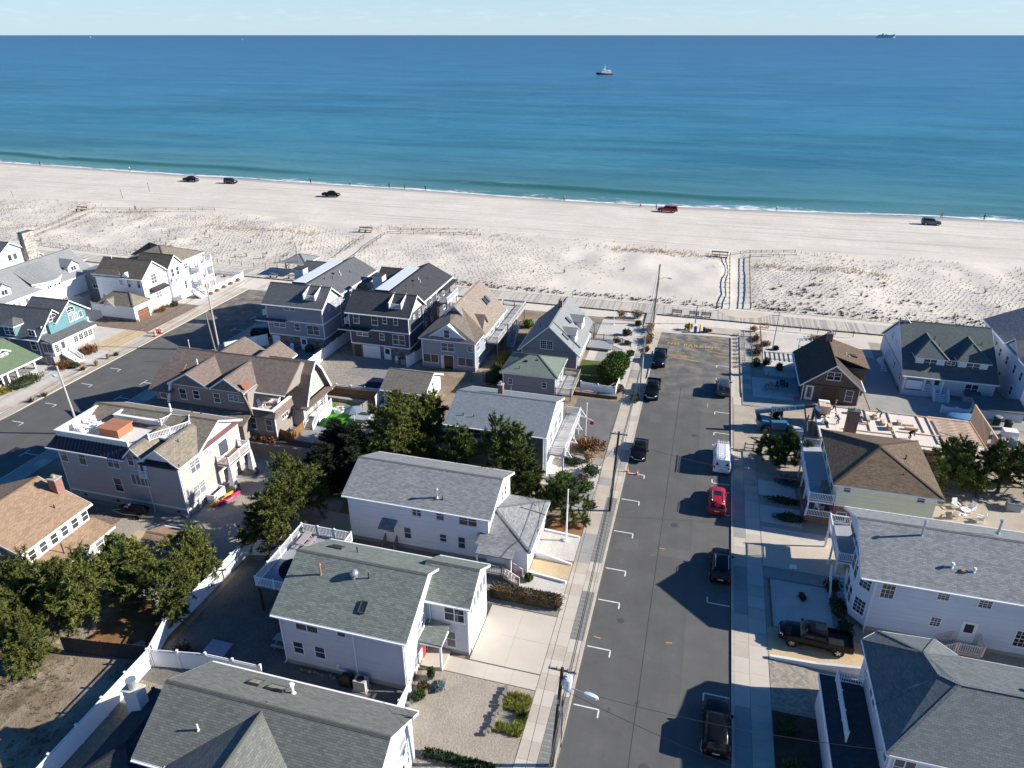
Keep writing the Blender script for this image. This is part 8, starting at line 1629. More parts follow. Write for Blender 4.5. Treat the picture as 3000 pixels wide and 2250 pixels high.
for x, y, h_, mt, lb in ((39.6, 95.2, 1.2, M('bin_green', (.02, .05, .03)), 'dark green wheeled bin by the stud wall'), (40.6, 94.3, 1.2, BLACK, 'black wheeled bin by the stud wall'), (38.4, 89.4, 1.0, M('drum_red', (.6, .09, .1)), 'red and white barrel behind the stud wall'), (39.9, 89.9, .9, M('tank_teal', (.12, .36, .36)), 'teal plastic tank behind the stud wall'), (40.8, 89.6, .6, M('bin_yellow', (.7, .5, .03)), 'yellow tub behind the stud wall')): bin_(lb, x, y, mt, M('grey_lid', (.25, .25, .26)) if mt is not BLACK else mt, .1, .5, h_)
t = thing('liquid_tote', 'white caged liquid tote behind the stud wall', 'tote', (40, 91.8, .1)); MB().box(39.2, 40.8, 91.2, 92.4, .25, 1.25).build('tank', TRIM, t); MB().box(39.1, 40.9, 91.1, 92.5, .1, .24).build('pallet', POLEW, t)
t = thing('covered_boat', 'small boat under a blue and white cover behind the construction site', 'boat', (35.5, 95, .1)); loft([[(x, 95 - w_, .5), (x, 95 - w_*1.1, .9), (x, 95, z), (x, 95 + w_*1.1, .9), (x, 95 + w_, .5)] for x, w_, z in ((33.6, .1, 1.0), (34.4, .7, 1.25), (36, .9, 1.4), (37.3, .9, 1.2))]).build('cover', M('blue_cover', (.12, .3, .5), .7), t, True); MB().box(33.9, 37.2, 94.4, 95.6, .12, .5).build('hull', TRIM, t)
t = thing('lean_to', 'low grey roofed shed beside the two dormer house', 'shed', (40, 97.5, .1)); MB().box(37.6, 43, 96.6, 99.2, .1, 1.6).build('wall', SD_GREY, t); MB().add([(37.3, 96.2, 1.62), (43.2, 96.2, 1.62), (43.2, 99.6, 2.1), (37.3, 99.6, 2.1), (37.3, 96.2, 1.5), (43.2, 96.2, 1.5)], [(0, 1, 2, 3), (0, 4, 5, 1)]).build('roof', RD, t)
t = thing('utility_box', 'small grey garden cupboard behind the yellow house yard', 'cupboard', (35.2, 74.7, .1)); MB().box(34.6, 35.9, 74.3, 75.1, .1, 1.0).build('box', M('grey_plastic', (.36, .38, .4)), t); MB().box(34.55, 35.95, 74.25, 75.15, 1.002, 1.08).build('lid', M('dark_lid', (.14, .16, .18)), t)
t = thing('debris', 'orange plastic pipe and white grating lying on the bare sand', 'debris', (-54.2, 27, .1)); MB().tube([(-54.6, 27.4, .16), (-54.0, 26.7, .16), (-53.0, 26.6, .16), (-52.2, 27.2, .16)], .1, 7).build('pipe', M('drain_orange', (.55, .15, .05)), t); MB().obox((-54.6, 27.5, .14), (-54.2, 28.3, .14), .3, .04).build('grating', TRIM, t)
t = thing('barrel_log', 'pale sawn log standing by the dark board fence', 'log', (-41.5, 33.6, .1)); MB().tube([(-41.8, 33.6, .25), (-41.2, 33.9, .5)], .28, 10).build('log', POLEL, t); MB().tube([(-41.19, 33.905, .5), (-41.18, 33.91, .505)], .2, 10).build('end_grain', LUMBER, t)
for x, y, lb in ((-103.5, 123.5, 'leftmost inside the boardwalk side fence'), (-101.3, 123.5, 'second from left inside the boardwalk side fence'), (-99.2, 123.5, 'third from left inside the boardwalk side fence'), (-96.8, 123.4, 'nearest the fence corner, inside it'), (-92.6, 121.9, 'farthest outside the road side fence'), (-92.6, 119.4, 'second farthest outside the road side fence'), (-92.6, 117.2, 'in the middle outside the road side fence'), (-92.6, 114.9, 'second nearest outside the road side fence'), (-92.6, 112.9, 'nearest outside the road side fence')):
    t = local('planter', 'small round rust brown planting ' + lb, 'planter', (x, y, .1), 0, 'rust brown plantings along the scalloped fence'); MB().ball((0, 0, .25), .42, 9, 6, sc=(1, 1, .7)).build('plant', M('rust_plant', (.22, .11, .07), .95, .1, var=.4, scale=9), t, True); MB().cyl(0, 0, 0, .12, .4, 9).build('rim', M('planter_stone', (.3, .27, .24)), t)
# ---------------------------------------------------------------- people
PJ = {}
POSES = {
 'stand': dict(hip=(0, 0, .92), chest=(0, .01, 1.32), neck=(0, .02, 1.5), head=(0, .05, 1.66), knees=((-.11, .03, .48), (.11, .02, .48)), feet=((-.13, -.02, .06), (.13, -.02, .06)), elbows=((-.28, .0, 1.1), (.28, 0, 1.1)), hands=((-.25, .2, .95), (.25, .2, .95))),
 'cast': dict(hip=(0, 0, .92), chest=(0, .02, 1.32), neck=(0, .03, 1.5), head=(0, .07, 1.66), knees=((-.14, .08, .48), (.12, -.06, .48)), feet=((-.16, .1, .06), (.14, -.16, .06)), elbows=((-.26, .12, 1.12), (.26, .12, 1.12)), hands=((-.1, .38, 1.15), (.1, .4, 1.22))),
 'walk': dict(hip=(0, 0, .92), chest=(0, .05, 1.31), neck=(0, .07, 1.49), head=(0, .11, 1.65), knees=((-.1, .2, .5), (.1, -.05, .48)), feet=((-.11, .3, .07), (.11, -.36, .1)), elbows=((-.25, -.12, 1.12), (.25, .1, 1.1)), hands=((-.22, -.05, .88), (.22, .3, 1.0))),
 'bend': dict(hip=(0, -.15, .85), chest=(0, .25, 1.05), neck=(0, .42, 1.12), head=(0, .56, 1.14), knees=((-.12, .05, .46), (.12, .05, .46)), feet=((-.15, -.08, .06), (.15, -.08, .06)), elbows=((-.2, .35, .75), (.2, .35, .75)), hands=((-.12, .5, .45), (.12, .5, .45))),
 'kneel': dict(hip=(0, -.1, .42), chest=(0, .2, .75), neck=(0, .32, .88), head=(0, .45, .95), knees=((-.13, .25, .1), (.13, .3, .35)), feet=((-.13, -.25, .06), (.14, .2, .06)), elbows=((-.22, .4, .55), (.22, .4, .55)), hands=((-.1, .6, .3), (.1, .6, .3))),
}
def person(label, loc, rz, pose, coat, legs, hairm, group=None, scale=1.0):
    P = POSES[pose]; t = local('person', label, 'person', loc, rz, group)
    J = [P['hip'], P['chest'], P['neck'], P['head']]; E_ = [(0, 1), (1, 2), (2, 3)]; rad = [.15, .17, .07, .105]; tg = [1, 0, 3, 3]
    top = Vector(P['head']) + (Vector(P['head']) - Vector(P['neck'])).normalized()*.09; J.append(tuple(top)); E_.append((3, 4)); rad.append(.07); tg.append(3)
    for s_ in (0, 1):
        sg = -1 if s_ == 0 else 1; hp = Vector(P['hip']); ch = Vector(P['chest']); i = len(J)
        J += [tuple(hp + Vector((sg*.1, 0, -.06))), P['knees'][s_], tuple(Vector(P['feet'][s_]) + Vector((0, 0, .03))), tuple(Vector(P['feet'][s_]) + Vector((0, .17, -.02)))]; E_ += [(0, i), (i, i+1), (i+1, i+2), (i+2, i+3)]; rad += [.105, .075, .055, .04]; tg += [1, 1, 2, 2]
        i = len(J); sh = ch + (Vector(P['neck']) - ch)*.55 + Vector((sg*.19, 0, 0)); hd = Vector(P['hands'][s_]); el = Vector(P['elbows'][s_]); dr = (hd - el).normalized()
        J += [tuple(sh), P['elbows'][s_], P['hands'][s_], tuple(hd + dr*.1)]; E_ += [(1, i), (i, i+1), (i+1, i+2), (i+2, i+3)]; rad += [.075, .055, .042, .028]; tg += [0, 0, 3, 3]
    me = bpy.data.meshes.new('body'); me.from_pydata(J, E_, []); o = bpy.data.objects.new('body', me); C.objects.link(o); mo = o.modifiers.new('s', 'SKIN'); mo.use_smooth_shade = True
    for k, v in enumerate(me.skin_vertices[0].data): v.radius = (rad[k], rad[k]); v.use_root = (k == 0)
    o.modifiers.new('u', 'SUBSURF').levels = 1; dg = bpy.context.evaluated_depsgraph_get(); nm = bpy.data.meshes.new_from_object(o.evaluated_get(dg)); bpy.data.objects.remove(o)
    nm.materials.clear(); SK = M('skin', (.45, .26, .18), .6); BT = M('boot', (.03, .025, .02))
    for q in (coat, legs, BT, SK): nm.materials.append(q)
    seg = [(Vector(J[a]), Vector(J[b]), tg[b]) for a, b in E_]
    for f in nm.polygons:
        c = f.center; bd = 9; bt = 0
        for a, b, g_ in seg:
            ab = b - a; k = max(0, min(1, (c - a).dot(ab)/max(ab.length_squared, 1e-6))); d = (a + ab*k - c).length
            if d < bd: bd = d; bt = g_
        f.material_index = bt
    b = bpy.data.objects.new('body', nm); C.objects.link(b); b.parent = t
    hd = Vector(P['head']); MB().ball(tuple(hd + Vector((0, -.015, .05))), .125, 10, 6, sc=(.9, 1.0, .85)).build('hair', hairm, t, True); MB().ball(tuple(hd + Vector((0, .115, .0))), .022, 6, 4).build('nose', SK, t)
    t.scale = (scale,)*3; return t
K1, K2, K3, K4, K5 = M('navy_cloth', (.02, .03, .06), .9), M('charcoal_cloth', (.03, .03, .032), .9), M('grey_cloth', (.3, .31, .33), .9), M('olive_cloth', (.09, .09, .06), .9), M('white_cloth', (.7, .7, .7), .9); HB = M('dark_hair', (.03, .02, .015), .8); HT = M('tan_cap', (.3, .22, .14), .9); BLU = M('blue_cloth', (.05, .14, .34), .9)
GP = 'people along the water'
for x, y, rz, ps, c1, c2, hr, lb in ((-256.8, 230.2, .2, 'cast', K1, K2, HB, 'person in navy jacket casting at the far left of the surf line'), (-214.3, 229.9, .4, 'stand', K5, K4, HT, 'person in white top standing at the wet edge, left of the beach pickups'), (-135.1, 225.8, 0, 'stand', K2, K2, HB, 'person in black beside the dark maroon off-roader end of the surf'), (-120.1, 226.0, .3, 'cast', K3, K2, HT, 'person in grey top wading in foam above the dark pickup'), (-105.1, 225.2, 0, 'stand', K1, K2, HB, 'person in navy, left of a pair at the surf'), (-99.0, 224.1, .3, 'cast', K4, K1, HB, 'person in olive, right of a pair at the surf'), (-91.6, 224.3, -.2, 'stand', K2, K1, HB, 'person in charcoal at the surf, apart from the pair'), (-43.9, 220.5, .1, 'stand', K3, K4, HT, 'person in grey standing alone in mid beach at the water'), (-19.7, 215.4, .5, 'walk', K3, K2, HB, 'person in grey walking left of the red pickup'), (-14.9, 213.8, 1.2, 'stand', BLU, K1, HB, 'person in blue beside the red pickup hood'), (19.2, 223.0, 0, 'cast', K5, K1, HT, 'person in white top casting right of the red pickup'), (63.6, 226.0, .4, 'walk', K1, K1, HB, 'person in navy walking above the teal grey off-roader'), (74.4, 226.3, -.3, 'stand', K4, K2, HB, 'person in olive standing farthest right at the surf'), (-159.0, 169.5, 1.4, 'walk', K2, K2, HB, 'person in black walking the dune path at far left')):
    person(lb, (x, y, bz(x, y) - .02), rz, ps, c1, c2, hr, GP if y > 200 else None)
for x, y, rz, ps, c1, c2, lb in ((24.0, 88.6, 1.2, 'bend', M('green_cloth', (.12, .22, .12)), K4, 'worker in green bending over in the middle of the timber platform'), (26.5, 83.9, -1.4, 'bend', K1, K2, 'worker in navy crouching at the near edge of the timber platform'), (18.6, 85.5, .6, 'bend', M('denim_cloth', (.10, .14, .2)), M('denim_cloth', (.1, .14, .2)), 'worker in denim stooping near the brick chimney'), (18.5, 88.8, -2.0, 'walk', K2, K2, 'worker in black beside the lumber bundle'), (17.3, 85.0, 1.5, 'kneel', K5, K2, 'worker in white top kneeling at the left edge of the platform')):
    person(lb, (x, y, 2.34), rz, ps, c1, c2, HT, 'workers on the timber platform')
# ---------------------------------------------------------------- boats
t = local('work_boat', 'white and red work boat with a stepped cabin out on the sea', 'boat', (-151, 1001, -.6), R(200)); RDH = M('hull_red', (.7, .05, .08), .5)
def hullsec(x, w_, z0, z1): return [(x, 0, z0), (x, -w_*.8, z0 + .4), (x, -w_, z1), (x, w_, z1), (x, w_*.8, z0 + .4)]
loft([hullsec(*q) for q in ((-10.5, 2.6, -.3, 1.7), (-4, 3.0, -.5, 1.7), (4, 2.9, -.5, 2.0), (8, 1.8, -.3, 2.5), (11, .15, .6, 3.0))]).build('hull', RDH, t); loft([hullsec(*q) for q in ((-10.5, 2.65, 1.72, 2.2), (-4, 3.05, 1.72, 2.2), (4, 2.95, 2.02, 2.6), (8, 1.85, 2.52, 3.1), (11.2, .2, 3.02, 3.6))]).build('bulwark', TRIM, t); loft([hullsec(*q) for q in ((5.5, 2.7, .0, 1.6), (8.2, 1.9, .1, 2.0), (10.9, .25, .7, 2.4))]).build('bow_paint', PN, t)
MB().box(-8, 4, -2, 2, 2.0, 4.4).build('cabin', TRIM, t); MB().box(-2, 3.4, -1.7, 1.7, 4.4, 6.4).build('wheelhouse', TRIM, t); MB().box(-.1, 3.5, -1.75, 1.75, 5.3, 5.8).box(-7.5, 3.5, -2.05, 2.05, 3.1, 3.7).build('window_band', GLASS, t); MB().obox((.5, 0, 6.4), (-.6, 0, 10.5), .9, .7).build('mast', TRIM, t); MB().cyl(1.6, .6, 6.4, 13, .07, 6).cyl(-1, -.6, 6.4, 12, .07, 6).cyl(-6, 0, 4.4, 7.2, .12, 6).build('antenna', TRIM, t); MB().box(-7.4, -4, -1.4, 1.4, 4.4, 5.6).build('life_raft', TRIM, t)
for x, y, s_, lb in ((-4700, 6900, 1.2, 'tiny white boat far out, right of two distant ones'), (-11000, 11600, 2.6, 'tiny white boat far out near the horizon at left')):
    t = local('far_boat', lb, 'boat', (x, y, -.5), .3); loft([hullsec(*q) for q in ((-8*s_, 2.2*s_, -.3, 2*s_), (3*s_, 2.2*s_, -.3, 2*s_), (9*s_, .2*s_, .3, 2.8*s_))]).build('hull', TRIM, t); MB().box(-5*s_, 2*s_, -1.6*s_, 1.6*s_, 2*s_, 4.6*s_).box(-3*s_, 1*s_, -1.2*s_, 1.2*s_, 4.6*s_, 6.4*s_).build('cabin', TRIM, t)
t = local('container_ship', 'hazy blue container ship on the horizon at right', 'ship', (2530, 14500, -.5), R(10)); HZ = M('haze_pale_ship', (.40, .55, .64), .8)  # distance haze is put into this pale ship colour
loft([[(x, -w_, -1), (x, -w_, z), (x, w_, z), (x, w_, -1)] for x, w_, z in ((-150, 18, 22), (-100, 20, 20), (110, 20, 20), (150, 3, 26))]).build('hull', HZ, t); r_ = random.Random(8)
for k in range(11): MB().box(-128 + k*24, -106 + k*24, -18, 18, 20, 46 + r_.choice((0, 4, 8))).build('container_stack', HZ, t)
MB().box(-60, -48, -18, 18, 20, 68).build('bridge', HZ, t)
for x, y, h_, lb in ((-176.9, 184.5, 3.0, 'lone thin post on the sand below the beach pickups, nearer'), (-176.6, 196, 3.0, 'lone thin post on the sand below the beach pickups, farther'), (-212, 177.3, 2.0, 'leaning stick on the sand at far left')):
    t = local('beach_post', lb, 'post', (x, y, bz(x, y) - .2)); MB().tube([(0, 0, 0), (-.25, 0, h_)], [.1, .08], 6).build('stake', POLEW, t); MB().box(-.35, -.1, -.05, .05, h_ - .35, h_ - .05).build('marker', POLEW, t)
# ---------------------------------------------------------------- trees and shrubs
PINE = foliage('pine_needles', (.05, .062, .016), (.155, .17, .038), (.24, .24, .06)); PINED = foliage('dark_cedar_needles', (.014, .020, .010), (.035, .048, .022)); PINEG = foliage('green_pine_needles', (.038, .06, .017), (.115, .15, .037), (.185, .205, .055))
BARK = M('pine_bark', (.17, .13, .10), .95, .1, var=.35, scale=6); BARKG = M('grey_bark', (.36, .33, .29), .95, .1, var=.25, scale=6)
def tri_mesh(name, v, mat):
    k = len(v)//3; me = bpy.data.meshes.new(name); me.vertices.add(3*k); me.vertices.foreach_set('co', v.astype(np.float32).ravel()); me.loops.add(3*k); me.loops.foreach_set('vertex_index', np.arange(3*k, dtype=np.int32))
    me.polygons.add(k); me.polygons.foreach_set('loop_start', np.arange(0, 3*k, 3, dtype=np.int32)); me.polygons.foreach_set('loop_total', np.full(k, 3, np.int32)); me.update(calc_edges=True); me.materials.append(mat); return me
def unit(a): return a/np.maximum(np.linalg.norm(a, axis=-1, keepdims=True), 1e-6)
def tufts(r, cs, rad, nt, nb, ln, wd, up=.3):
    """each clump is a spray of twigs; needles stand off each twig like a bottle brush"""
    n = len(cs); tw = 8; mid = cs.mean(0); out = unit(cs - mid*np.array([1, 1, .6]))
    d = unit(out[:, None]*.55 + r.normal(0, .62, (n, tw, 3)) + np.array([0, 0, up])); L_ = rad[:, None, None]*(.7 + .7*r.rand(n, tw, 1))
    k = r.rand(n, tw, nt, 1)**.8; p = (cs[:, None] + r.normal(0, .16, (n, tw, 3))*rad[:, None, None])[:, :, None] + d[:, :, None]*L_[:, :, None]*k*1.25
    p = p.reshape(-1, 3); dd = np.repeat(d.reshape(-1, 3), nt, 0); m = len(p)
    b = unit(dd*.75 + r.normal(0, .62, (m, 3)) + np.array([0, 0, .12])); s = unit(np.cross(b, r.normal(0, 1, (m, 3)))); l = ln*(.6 + .7*r.rand(m, 1)); w_ = wd*(.7 + .6*r.rand(m, 1))
    return np.stack([p - s*w_, p + s*w_, p + b*l], 1).reshape(-1, 3)
def make_tree(seed, R_, H_, z0, ncl, mat, label, kind='pine_tree', flat=.62, cr=.2, tall=False, bark=None, nt=52, ln=.30, wd=.04, cat='tree'):
    r = np.random.RandomState(seed); cs = []; lobes = [(r.uniform(-.55, .55)*R_, r.uniform(-.55, .55)*R_, r.uniform(.4, .85), r.uniform(-.25, .3)) for _ in range(7)]
    tries = 0
    while len(cs) < ncl and tries < 6000:
        tries += 1; u = unit(r.normal(0, 1, 3)); q = u*(r.rand()**.4)
        lx, ly, ls, lz = lobes[r.randint(7)]
        x, y = q[0]*R_*ls*.75 + lx, q[1]*R_*ls*.75 + ly; z = z0 + (H_ - z0)*(.5 + (lz if not tall else 0)*.5 + .5*q[2]*(ls + .15 if not tall else 1))
        if tall: k = 1 - .75*max(0, (z - z0)/(H_ - z0)); x *= k; y *= k
        else: z -= .22*(x*x + y*y)/R_
        if z < .35: continue
        if all((x - a)**2 + (y - b)**2 + (z - c)**2 > (R_*.14)**2 for a, b, c in cs): cs.append((x, y, z))
    cs = np.array(cs); rad = R_*cr*(.45 + .85*r.rand(len(cs)))
    crown = tri_mesh('crown', tufts(r, cs, rad, nt, 1, ln, wd), mat)
    t = local(kind, label, cat, (0, 0, 0)); c = bpy.data.objects.new('crown', crown); C.objects.link(c); c.parent = t
    m = MB(); lean = Vector((r.uniform(-.3, .3), r.uniform(-.3, .3), 0)); hub = Vector((lean.x, lean.y, z0 + (H_ - z0)*.45)); m.tube([(0, 0, -.1), tuple(lean*.4 + Vector((0, 0, hub.z*.5))), tuple(hub)], [R_*.055, R_*.045, R_*.03], 7)
    for i, p in enumerate(cs):
        if i % 2: continue
        p = Vector(p); s_ = Vector((0, 0, 0)).lerp(hub, min(1, max(.3, p.z/hub.z*.75))); md = s_.lerp(p, .55) + Vector((r.normal(0, .12), r.normal(0, .12), .1)); m.tube([s_, md, p], [R_*.02, R_*.013, .012], 4, cap=False)
    tk = bpy.data.objects.new('trunk', m.mesh('trunk', [bark or BARK])); C.objects.link(tk); tk.parent = t; return t
pine = [make_tree(11, 3.4, 6.2, 1.0, 96, PINE, 'x0'), make_tree(23, 3.2, 5.6, .8, 90, PINE, 'x1'), make_tree(37, 2.4, 5.8, .8, 60, PINEG, 'x2'), make_tree(41, 2.0, 6.4, .4, 70, PINED, 'x3', 'cedar_tree', tall=True), make_tree(59, 2.6, 4.6, .5, 54, PINEG, 'x4', nt=60)]
TREES = [
 (0, -46.0, 36.6, 1.15, .3, 'broad olive green pine in the middle of the lower left grove'), (1, -50.6, 33.6, 1.3, 1.2, 'pine at the left of the grove near the tan roofed bungalow'), (0, -42.6, 37.2, 1.0, 2.4, 'wide pine hanging over the white fence at lower left'), (1, -41.8, 42.2, .95, 3.3, 'pine beside the low shed, behind the white fence'),
 (1, -54.6, 34.3, 1.05, 4.4, 'pine at the left picture edge by the red brown porch'), (0, -49.0, 30.3, .85, 5.0, 'low pine in front of the grove above the bare sand'), (2, -49.2, 40.6, .75, .6, 'small pine against the bungalow lean-to roof'), (1, -52.4, 29.6, .9, 2.0, 'pine at lower left edge over the sand'),
 (0, -37.2, 49.9, 1.3, 4.0, 'large dense pine between the taupe house and the white house'), (3, -37.6, 58.6, 1.4, 0, 'tall dark cedar beside the weathered board fence'), (3, -36.2, 62.4, 1.5, 2.0, 'tall dark cedar in the middle of the dark clump'), (3, -38.8, 63.6, 1.35, 4.0, 'dark cedar at the back of the dark clump'), (3, -34.6, 59.6, 1.25, 1.0, 'dark cedar nearest the white house roof'),
 (0, -33.0, 67.0, 1.38, 1.0, 'large straggly pine behind the white house ridge'), (1, -30.0, 70.6, 1.2, 2.7, 'pine in front of the small garage and patio'), (0, -29.6, 65.4, .85, 5.1, 'pine at the corner of the dark grey house'), (2, -24.3, 65.0, 1.05, .4, 'slim green pine against the dark grey house wall'),
 (2, -18.2, 63.8, 1.5, 3.5, 'tall green pine between white house and dark grey house'), (4, -15.6, 62.6, 1.1, 2.2, 'bushy green pine behind the hipped white wing'), (4, -11.2, 60.6, 1.1, .2, 'dense rounded pine beside the dark leaning pole'),
 (4, 11.6, 77.2, 1.1, 1.0, 'rounded green pine beside the yellow house balcony'), (4, 29.8, 77.4, 1.35, 2.0, 'dark bushy pine behind the yellow house, left of two'), (4, 34.8, 78.0, 1.4, 4.0, 'dark bushy pine behind the yellow house, right of two'), (4, 26.2, 79.4, .6, 5.0, 'small green bush between yellow house and timber platform'), (2, 38.6, 80, 1.0, .7, 'green pine at the right edge below the stud wall')]
used_ = set()
for v, x, y, s_, rz, lb in TREES:
    if v in used_: dup(pine[v], (x, y, .08), rz, lb, (s_*1.15, s_*1.15, s_*.66) if v == 3 else s_)
    else: used_.add(v); o = pine[v]; o.location = (x, y, .08); o.rotation_euler = (0, 0, rz); o.scale = (s_*1.15, s_*1.15, s_*.66) if v == 3 else (s_,)*3; tag(o, lb, 'tree')
# the bare tree by the white fence
t = local('bare_tree', 'bare grey branched tree by the white fence at lower left', 'tree', (-40.6, 36.2, .1)); m = MB(); r_ = random.Random(5)
def limb(p, d, l, rr, n):
    q = p + d*l; m.tube([p, p.lerp(q, .5) + Vector((r_.uniform(-.1, .1), r_.uniform(-.1, .1), 0)), q], [rr, rr*.8, rr*.6], 5, cap=False)
    if n: 
        for _ in range(3): limb(q, (d + Vector((r_.uniform(-.8, .8), r_.uniform(-.8, .8), r_.uniform(-.1, .5)))).normalized(), l*.62, rr*.55, n - 1)
limb(Vector((0, 0, 0)), Vector((-.05, .1, 1)).normalized(), 2.2, .11, 0); trunk_ = m; o = trunk_.build('trunk', BARKG, t); m = MB()
for _ in range(4): limb(Vector((-.1, .2, 2.1)), Vector((r_.uniform(-.7, .7), r_.uniform(-.7, .7), 1)).normalized(), 1.3, .06, 3)
m.build('branches', BARKG, t)
def leaf_shape(seed, cen, half, n, size, mat, box=False, shell=.25):
    r = np.random.RandomState(seed); u = unit(r.normal(0, 1, (n, 3)))
    if box: u = r.uniform(-1, 1, (n, 3)); f = r.randint(0, 5, n); a = np.where(f < 2, 0, np.where(f < 4, 1, 2)); u[np.arange(n), a] = np.where(f == 4, 1, np.where(f % 2, 1, -1))
    k = 1 - shell*r.rand(n, 1)**1.5 + .06*r.normal(0, 1, (n, 1)); kk = .86 + .3*np.sin(u[:, :1]*5 + seed)*np.sin(u[:, 1:2]*6 + seed*2)*(shell > .3); p = np.array(cen) + u*k*kk*np.array(half); keep = p[:, 2] > .02; p = p[keep]; u = u[keep]; n = len(p)
    d = unit(u + r.normal(0, .8, (n, 3))); s_ = unit(np.cross(d, r.normal(0, 1, (n, 3)))); l = size*(.6 + .8*r.rand(n, 1))
    return tri_mesh('foliage', np.stack([p - s_*l*.45, p + s_*l*.45, p + d*l], 1).reshape(-1, 3), mat)
def shrub(name, label, x, y, half, n, size, mat, cat='shrub', seed=1, box=False, core=True, rz=0, group=None, z=.1, shell=.25):
    t = local(name, label, cat, (x, y, z), rz, group); o = bpy.data.objects.new('foliage', leaf_shape(seed, (0, 0, half[2]*.9 if not box else half[2]), half, n, size, mat, box, shell)); C.objects.link(o); o.parent = t
    m = MB()
    if core: m.ball((0, 0, half[2]*.85), .74, 10, 6, sc=half) if not box else m.box(-half[0]*.86, half[0]*.86, -half[1]*.86, half[1]*.86, 0, half[2]*1.8)
    else:
        for k in range(7): a = k*.9; m.tube([(0, 0, 0), (half[0]*.5*math.cos(a), half[1]*.5*math.sin(a), half[2]*.8), (half[0]*.9*math.cos(a), half[1]*.9*math.sin(a), half[2]*1.5)], [.03, .02, .008], 4, cap=False)
    b = m.build('branches', mat if core else BARK, t); return t
CLIP = foliage('clipped_green_leaf', (.04, .07, .012), (.085, .135, .022), (.13, .17, .035)); BRN = foliage('brown_hedge_leaf', (.055, .04, .022), (.15, .105, .055), (.12, .13, .05)); DKL = foliage('dark_green_leaf', (.02, .032, .014), (.05, .075, .03)); YEL = foliage('golden_leaf', (.16, .13, .02), (.32, .27, .05)); RUS = foliage('russet_leaf', (.10, .045, .02), (.24, .11, .04), (.34, .20, .06)); TANG = foliage('tan_plume', (.28, .19, .10), (.46, .34, .2)); BLS = foliage('blue_spruce_needle', (.10, .14, .14), (.2, .26, .27)); GRY = foliage('grey_twig', (.12, .11, .09), (.24, .22, .19)); YG = foliage('yellow_green_blade', (.13, .15, .025), (.28, .29, .06), (.38, .35, .10))
shrub('clipped_shrub', 'large clipped round green shrub nearest, with a bare grey patch on top', -11.0, 94.6, (2.25, 2.3, 2.0), 5200, .2, CLIP, seed=2); shrub('clipped_shrub', 'large clipped round green shrub farther, joined behind the nearer one', -10.6, 98.8, (2.1, 2.1, 1.7), 4600, .2, CLIP, seed=3)
shrub('bare_shrub', 'dark purple bare shrub by the white two panel fence', -9.6, 91.8, (1.0, .9, .6), 500, .2, foliage('purple_twig', (.05, .03, .03), (.12, .07, .06)), core=False)
shrub('hedge', 'clipped brown hedge between the gravel and the white house', -11.8, 47.55, (3.5, .55, .6), 6000, .13, BRN, 'hedge', 4, True)
shrub('low_hedge', 'thin row of dark spiky plants between the gravel and the paver drive', -12.3, 30.9, (2.9, .28, .22), 1300, .2, DKL, 'hedge', 6, True)
for x, y, hf, mt, lb in ((-16.9, 37.2, (.3, .3, .7), DKL, 'narrow dark green shrub beside the entry porch'), (-16.0, 36.4, (.55, .5, .4), BLS, 'silvery blue dwarf spruce in the front bed'), (-17.1, 36.0, (.5, .5, .4), BRN, 'brownish low shrub in the front bed'), (-17.3, 35.0, (.4, .4, .45), DKL, 'dark green shrub at the front corner of the main house'), (-17.0, 35.3, (.35, .35, .35), CLIP, 'small bright green shrub in the front bed, near the gate'), (-12.2, 50.2, (.42, .42, .42), CLIP, 'small round green ball shrub at the white house stair foot')):
    shrub('shrub', lb, x, y, hf, 700, .13, mt, seed=int(-x*7))
